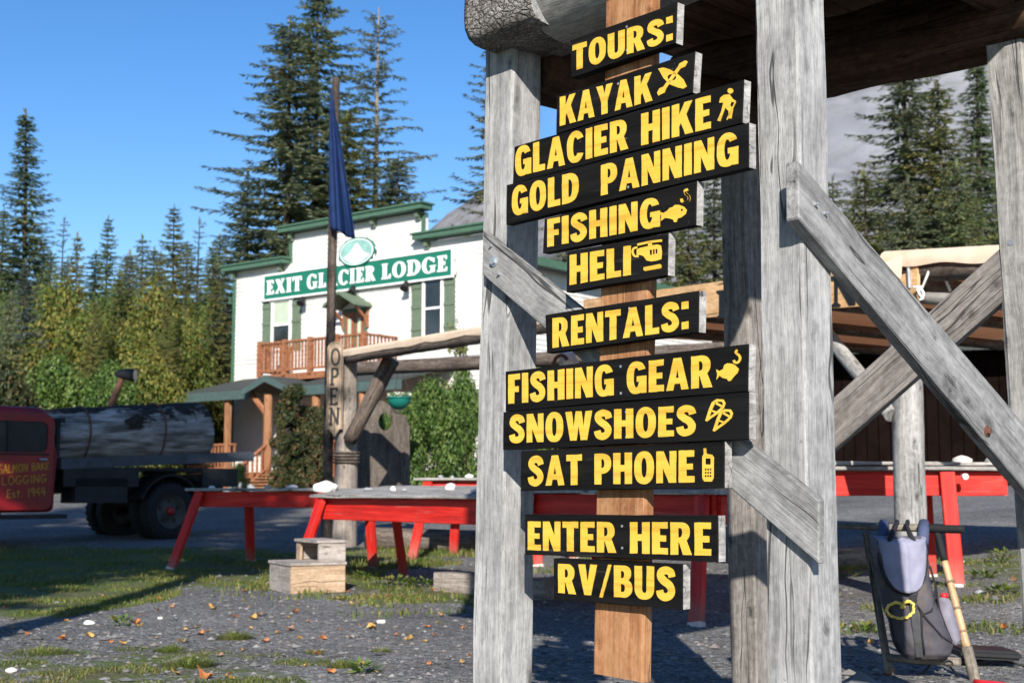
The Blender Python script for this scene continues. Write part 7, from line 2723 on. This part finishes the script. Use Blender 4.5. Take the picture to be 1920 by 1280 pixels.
tuft(440, 1198, 62, .075, "dense bright green grass tuft alone on open gravel, left of centre", n=420)
tuft(355, 1250, 90, .085, "wide yellow-green grass tuft near the bottom left", n=420)
tuft(320, 1222, 60, .06, "low grass tuft just behind the wide yellow-green one", n=260)
tuft(640, 1252, 46, .055, "small grass tuft low in the picture between the steps and left post", n=200)
tuft(715, 1222, 34, .045, "tiny grass tuft on the gravel right of the step box", n=120)
tuft(518, 1232, 26, .04, "tiny grass tuft at the bottom between the two larger tufts", n=90)
tuft(80, 1225, 110, .06, "broad thin grass tuft at the bottom left corner", n=380)
tuft(683, 1262, 40, .05, "leafy weed clump at the picture's bottom left of the tower post", 'weed', 60, True)
tuft(530, 1078, 80, .07, "weed clump at the left side of the step box", 'weed', 130, True)
tuft(690, 1085, 60, .07, "weed clump just right of the step box", 'weed', 120, True)
tuft(735, 1098, 80, .08, "weed clump under the front red table's dark leg", 'weed', 150, True)
tuft(800, 1100, 70, .08, "weed clump left of the grey timber block", 'weed', 140, True)
tuft(1592, 1082, 40, .09, "weed clump right of the near tower post", 'weed', 70, True)
tuft(1880, 1055, 44, .13, "tall weed clump behind the far right tower post", 'weed', 120, True)
tuft(1845, 1085, 54, .07, "low weed clump at the white foot of the red table leg", 'weed', 110, True)
tuft(1880, 1112, 56, .05, "flat weed clump at the right edge of the gravel", 'weed', 90, True)
tuft(1620, 1185, 34, .04, "tiny weed clump left of the backpack", 'weed', 50, True)
tuft(225, 1175, 34, .06, "dark spindly weed on the gravel left of centre", 'weed', 40, True)

def leaves():
    rnd = random.Random(17)
    meshes = []
    for k in range(5):
        L = MB()
        n = 9; pts = []
        for i in range(n):
            a = 2 * math.pi * i / n
            r = .032 * (1 + .35 * math.sin(3 * a + k) * rnd.uniform(.4, 1))
            pts.append((r * math.cos(a) * 1.25, r * math.sin(a), .012 + .016 * rnd.random() + .01 * math.cos(2 * a)))
        vs = pts + [(0, 0, .004)]
        L.add(vs, [(i, (i + 1) % n, n) for i in range(n)])
        me = L.mesh("fallen_leaf"); me.materials.append(M['leaf_%d' % (k % 3)]); meshes.append(me)
    spots = [(62, 1128), (125, 1166), (190, 1120), (118, 1200), (172, 1195), (205, 1206), (232, 1210), (250, 1155), (255, 1172), (262, 1175), (297, 1125), (300, 1145), (320, 1140), (392, 1138), (395, 1142), (440, 1157), (473, 1162), (485, 1155), (463, 1111), (448, 1090), (380, 1190), (370, 1180), (545, 1184), (548, 1150), (560, 1198), (604, 1200), (705, 1120), (730, 1122), (780, 1118), (785, 1126), (800, 1176), (820, 1170), (825, 1155), (868, 1180), (766, 1200), (620, 1262), (430, 1275), (432, 1270), (384, 1272), (640, 1125), (655, 1110), (330, 1265), (25, 1165), (600, 1230), (700, 1180), (1660, 1110), (1632, 1208), (1480, 1100), (1880, 1180), (860, 1070), (1668, 1268), (1850, 1245), (1905, 1090), (495, 1205), (345, 1205)]
    for i in range(45): spots.append((rnd.uniform(0, 880), rnd.uniform(1090, 1278)))
    for i, (px, py) in enumerate(spots):
        g = ground_at(px + rnd.uniform(-3, 3), py)
        o = bpy.data.objects.new("fallen_leaf", meshes[i % 5]); C.objects.link(o)
        o.location = g + Vector((0, 0, .004)); s = rnd.uniform(.5, 1.1) if i < 55 else rnd.uniform(.3, .65)
        o.scale = (s, s, s * 1.2); o.rotation_euler = (rnd.uniform(-.4, .4), rnd.uniform(-.4, .4), rnd.uniform(0, 6.28))
        tag(o, "small curled orange or yellow leaf fallen on the ground of the yard", "leaf", "fallen autumn leaves")
M['leaf_0'] = plain('orange_leaf', (.38, .14, .045), .7, .35, 30)
M['leaf_1'] = plain('yellow_leaf', (.40, .24, .07), .7, .35, 30)
M['leaf_2'] = plain('tan_leaf', (.30, .16, .09), .7, .35, 30)
leaves()
def pale_stones():
    for i, (px, py, r, lab) in enumerate([(168, 1170, .035, "pale flat stone on the gravel at the left"), (20, 1260, .03, "white pebble at the bottom left corner"), (300, 1160, .02, "small white pebble among leaves left of centre"), (715, 1168, .03, "white pebble on the gravel below the red table"), (905, 1190, .025, "grey pebble at the left post's foot line"), (1700, 1180, .02, "white pebble left of the sled's bamboo upright"), (1836, 1112, .035, "blue grey stone near the red table's white foot")]):
        g = ground_at(px, py)
        me = rockmesh("pebble", r * 1.2, r * .9, r * .6, 40 + i, 2)
        tag(link("pebble", me, M['white_stone' if i < 4 or i == 5 else 'grey_stone'], None, Matrix.Translation(g + Vector((0, 0, r * .25)))), lab, "pebble", "larger pebbles on the gravel")
pale_stones()
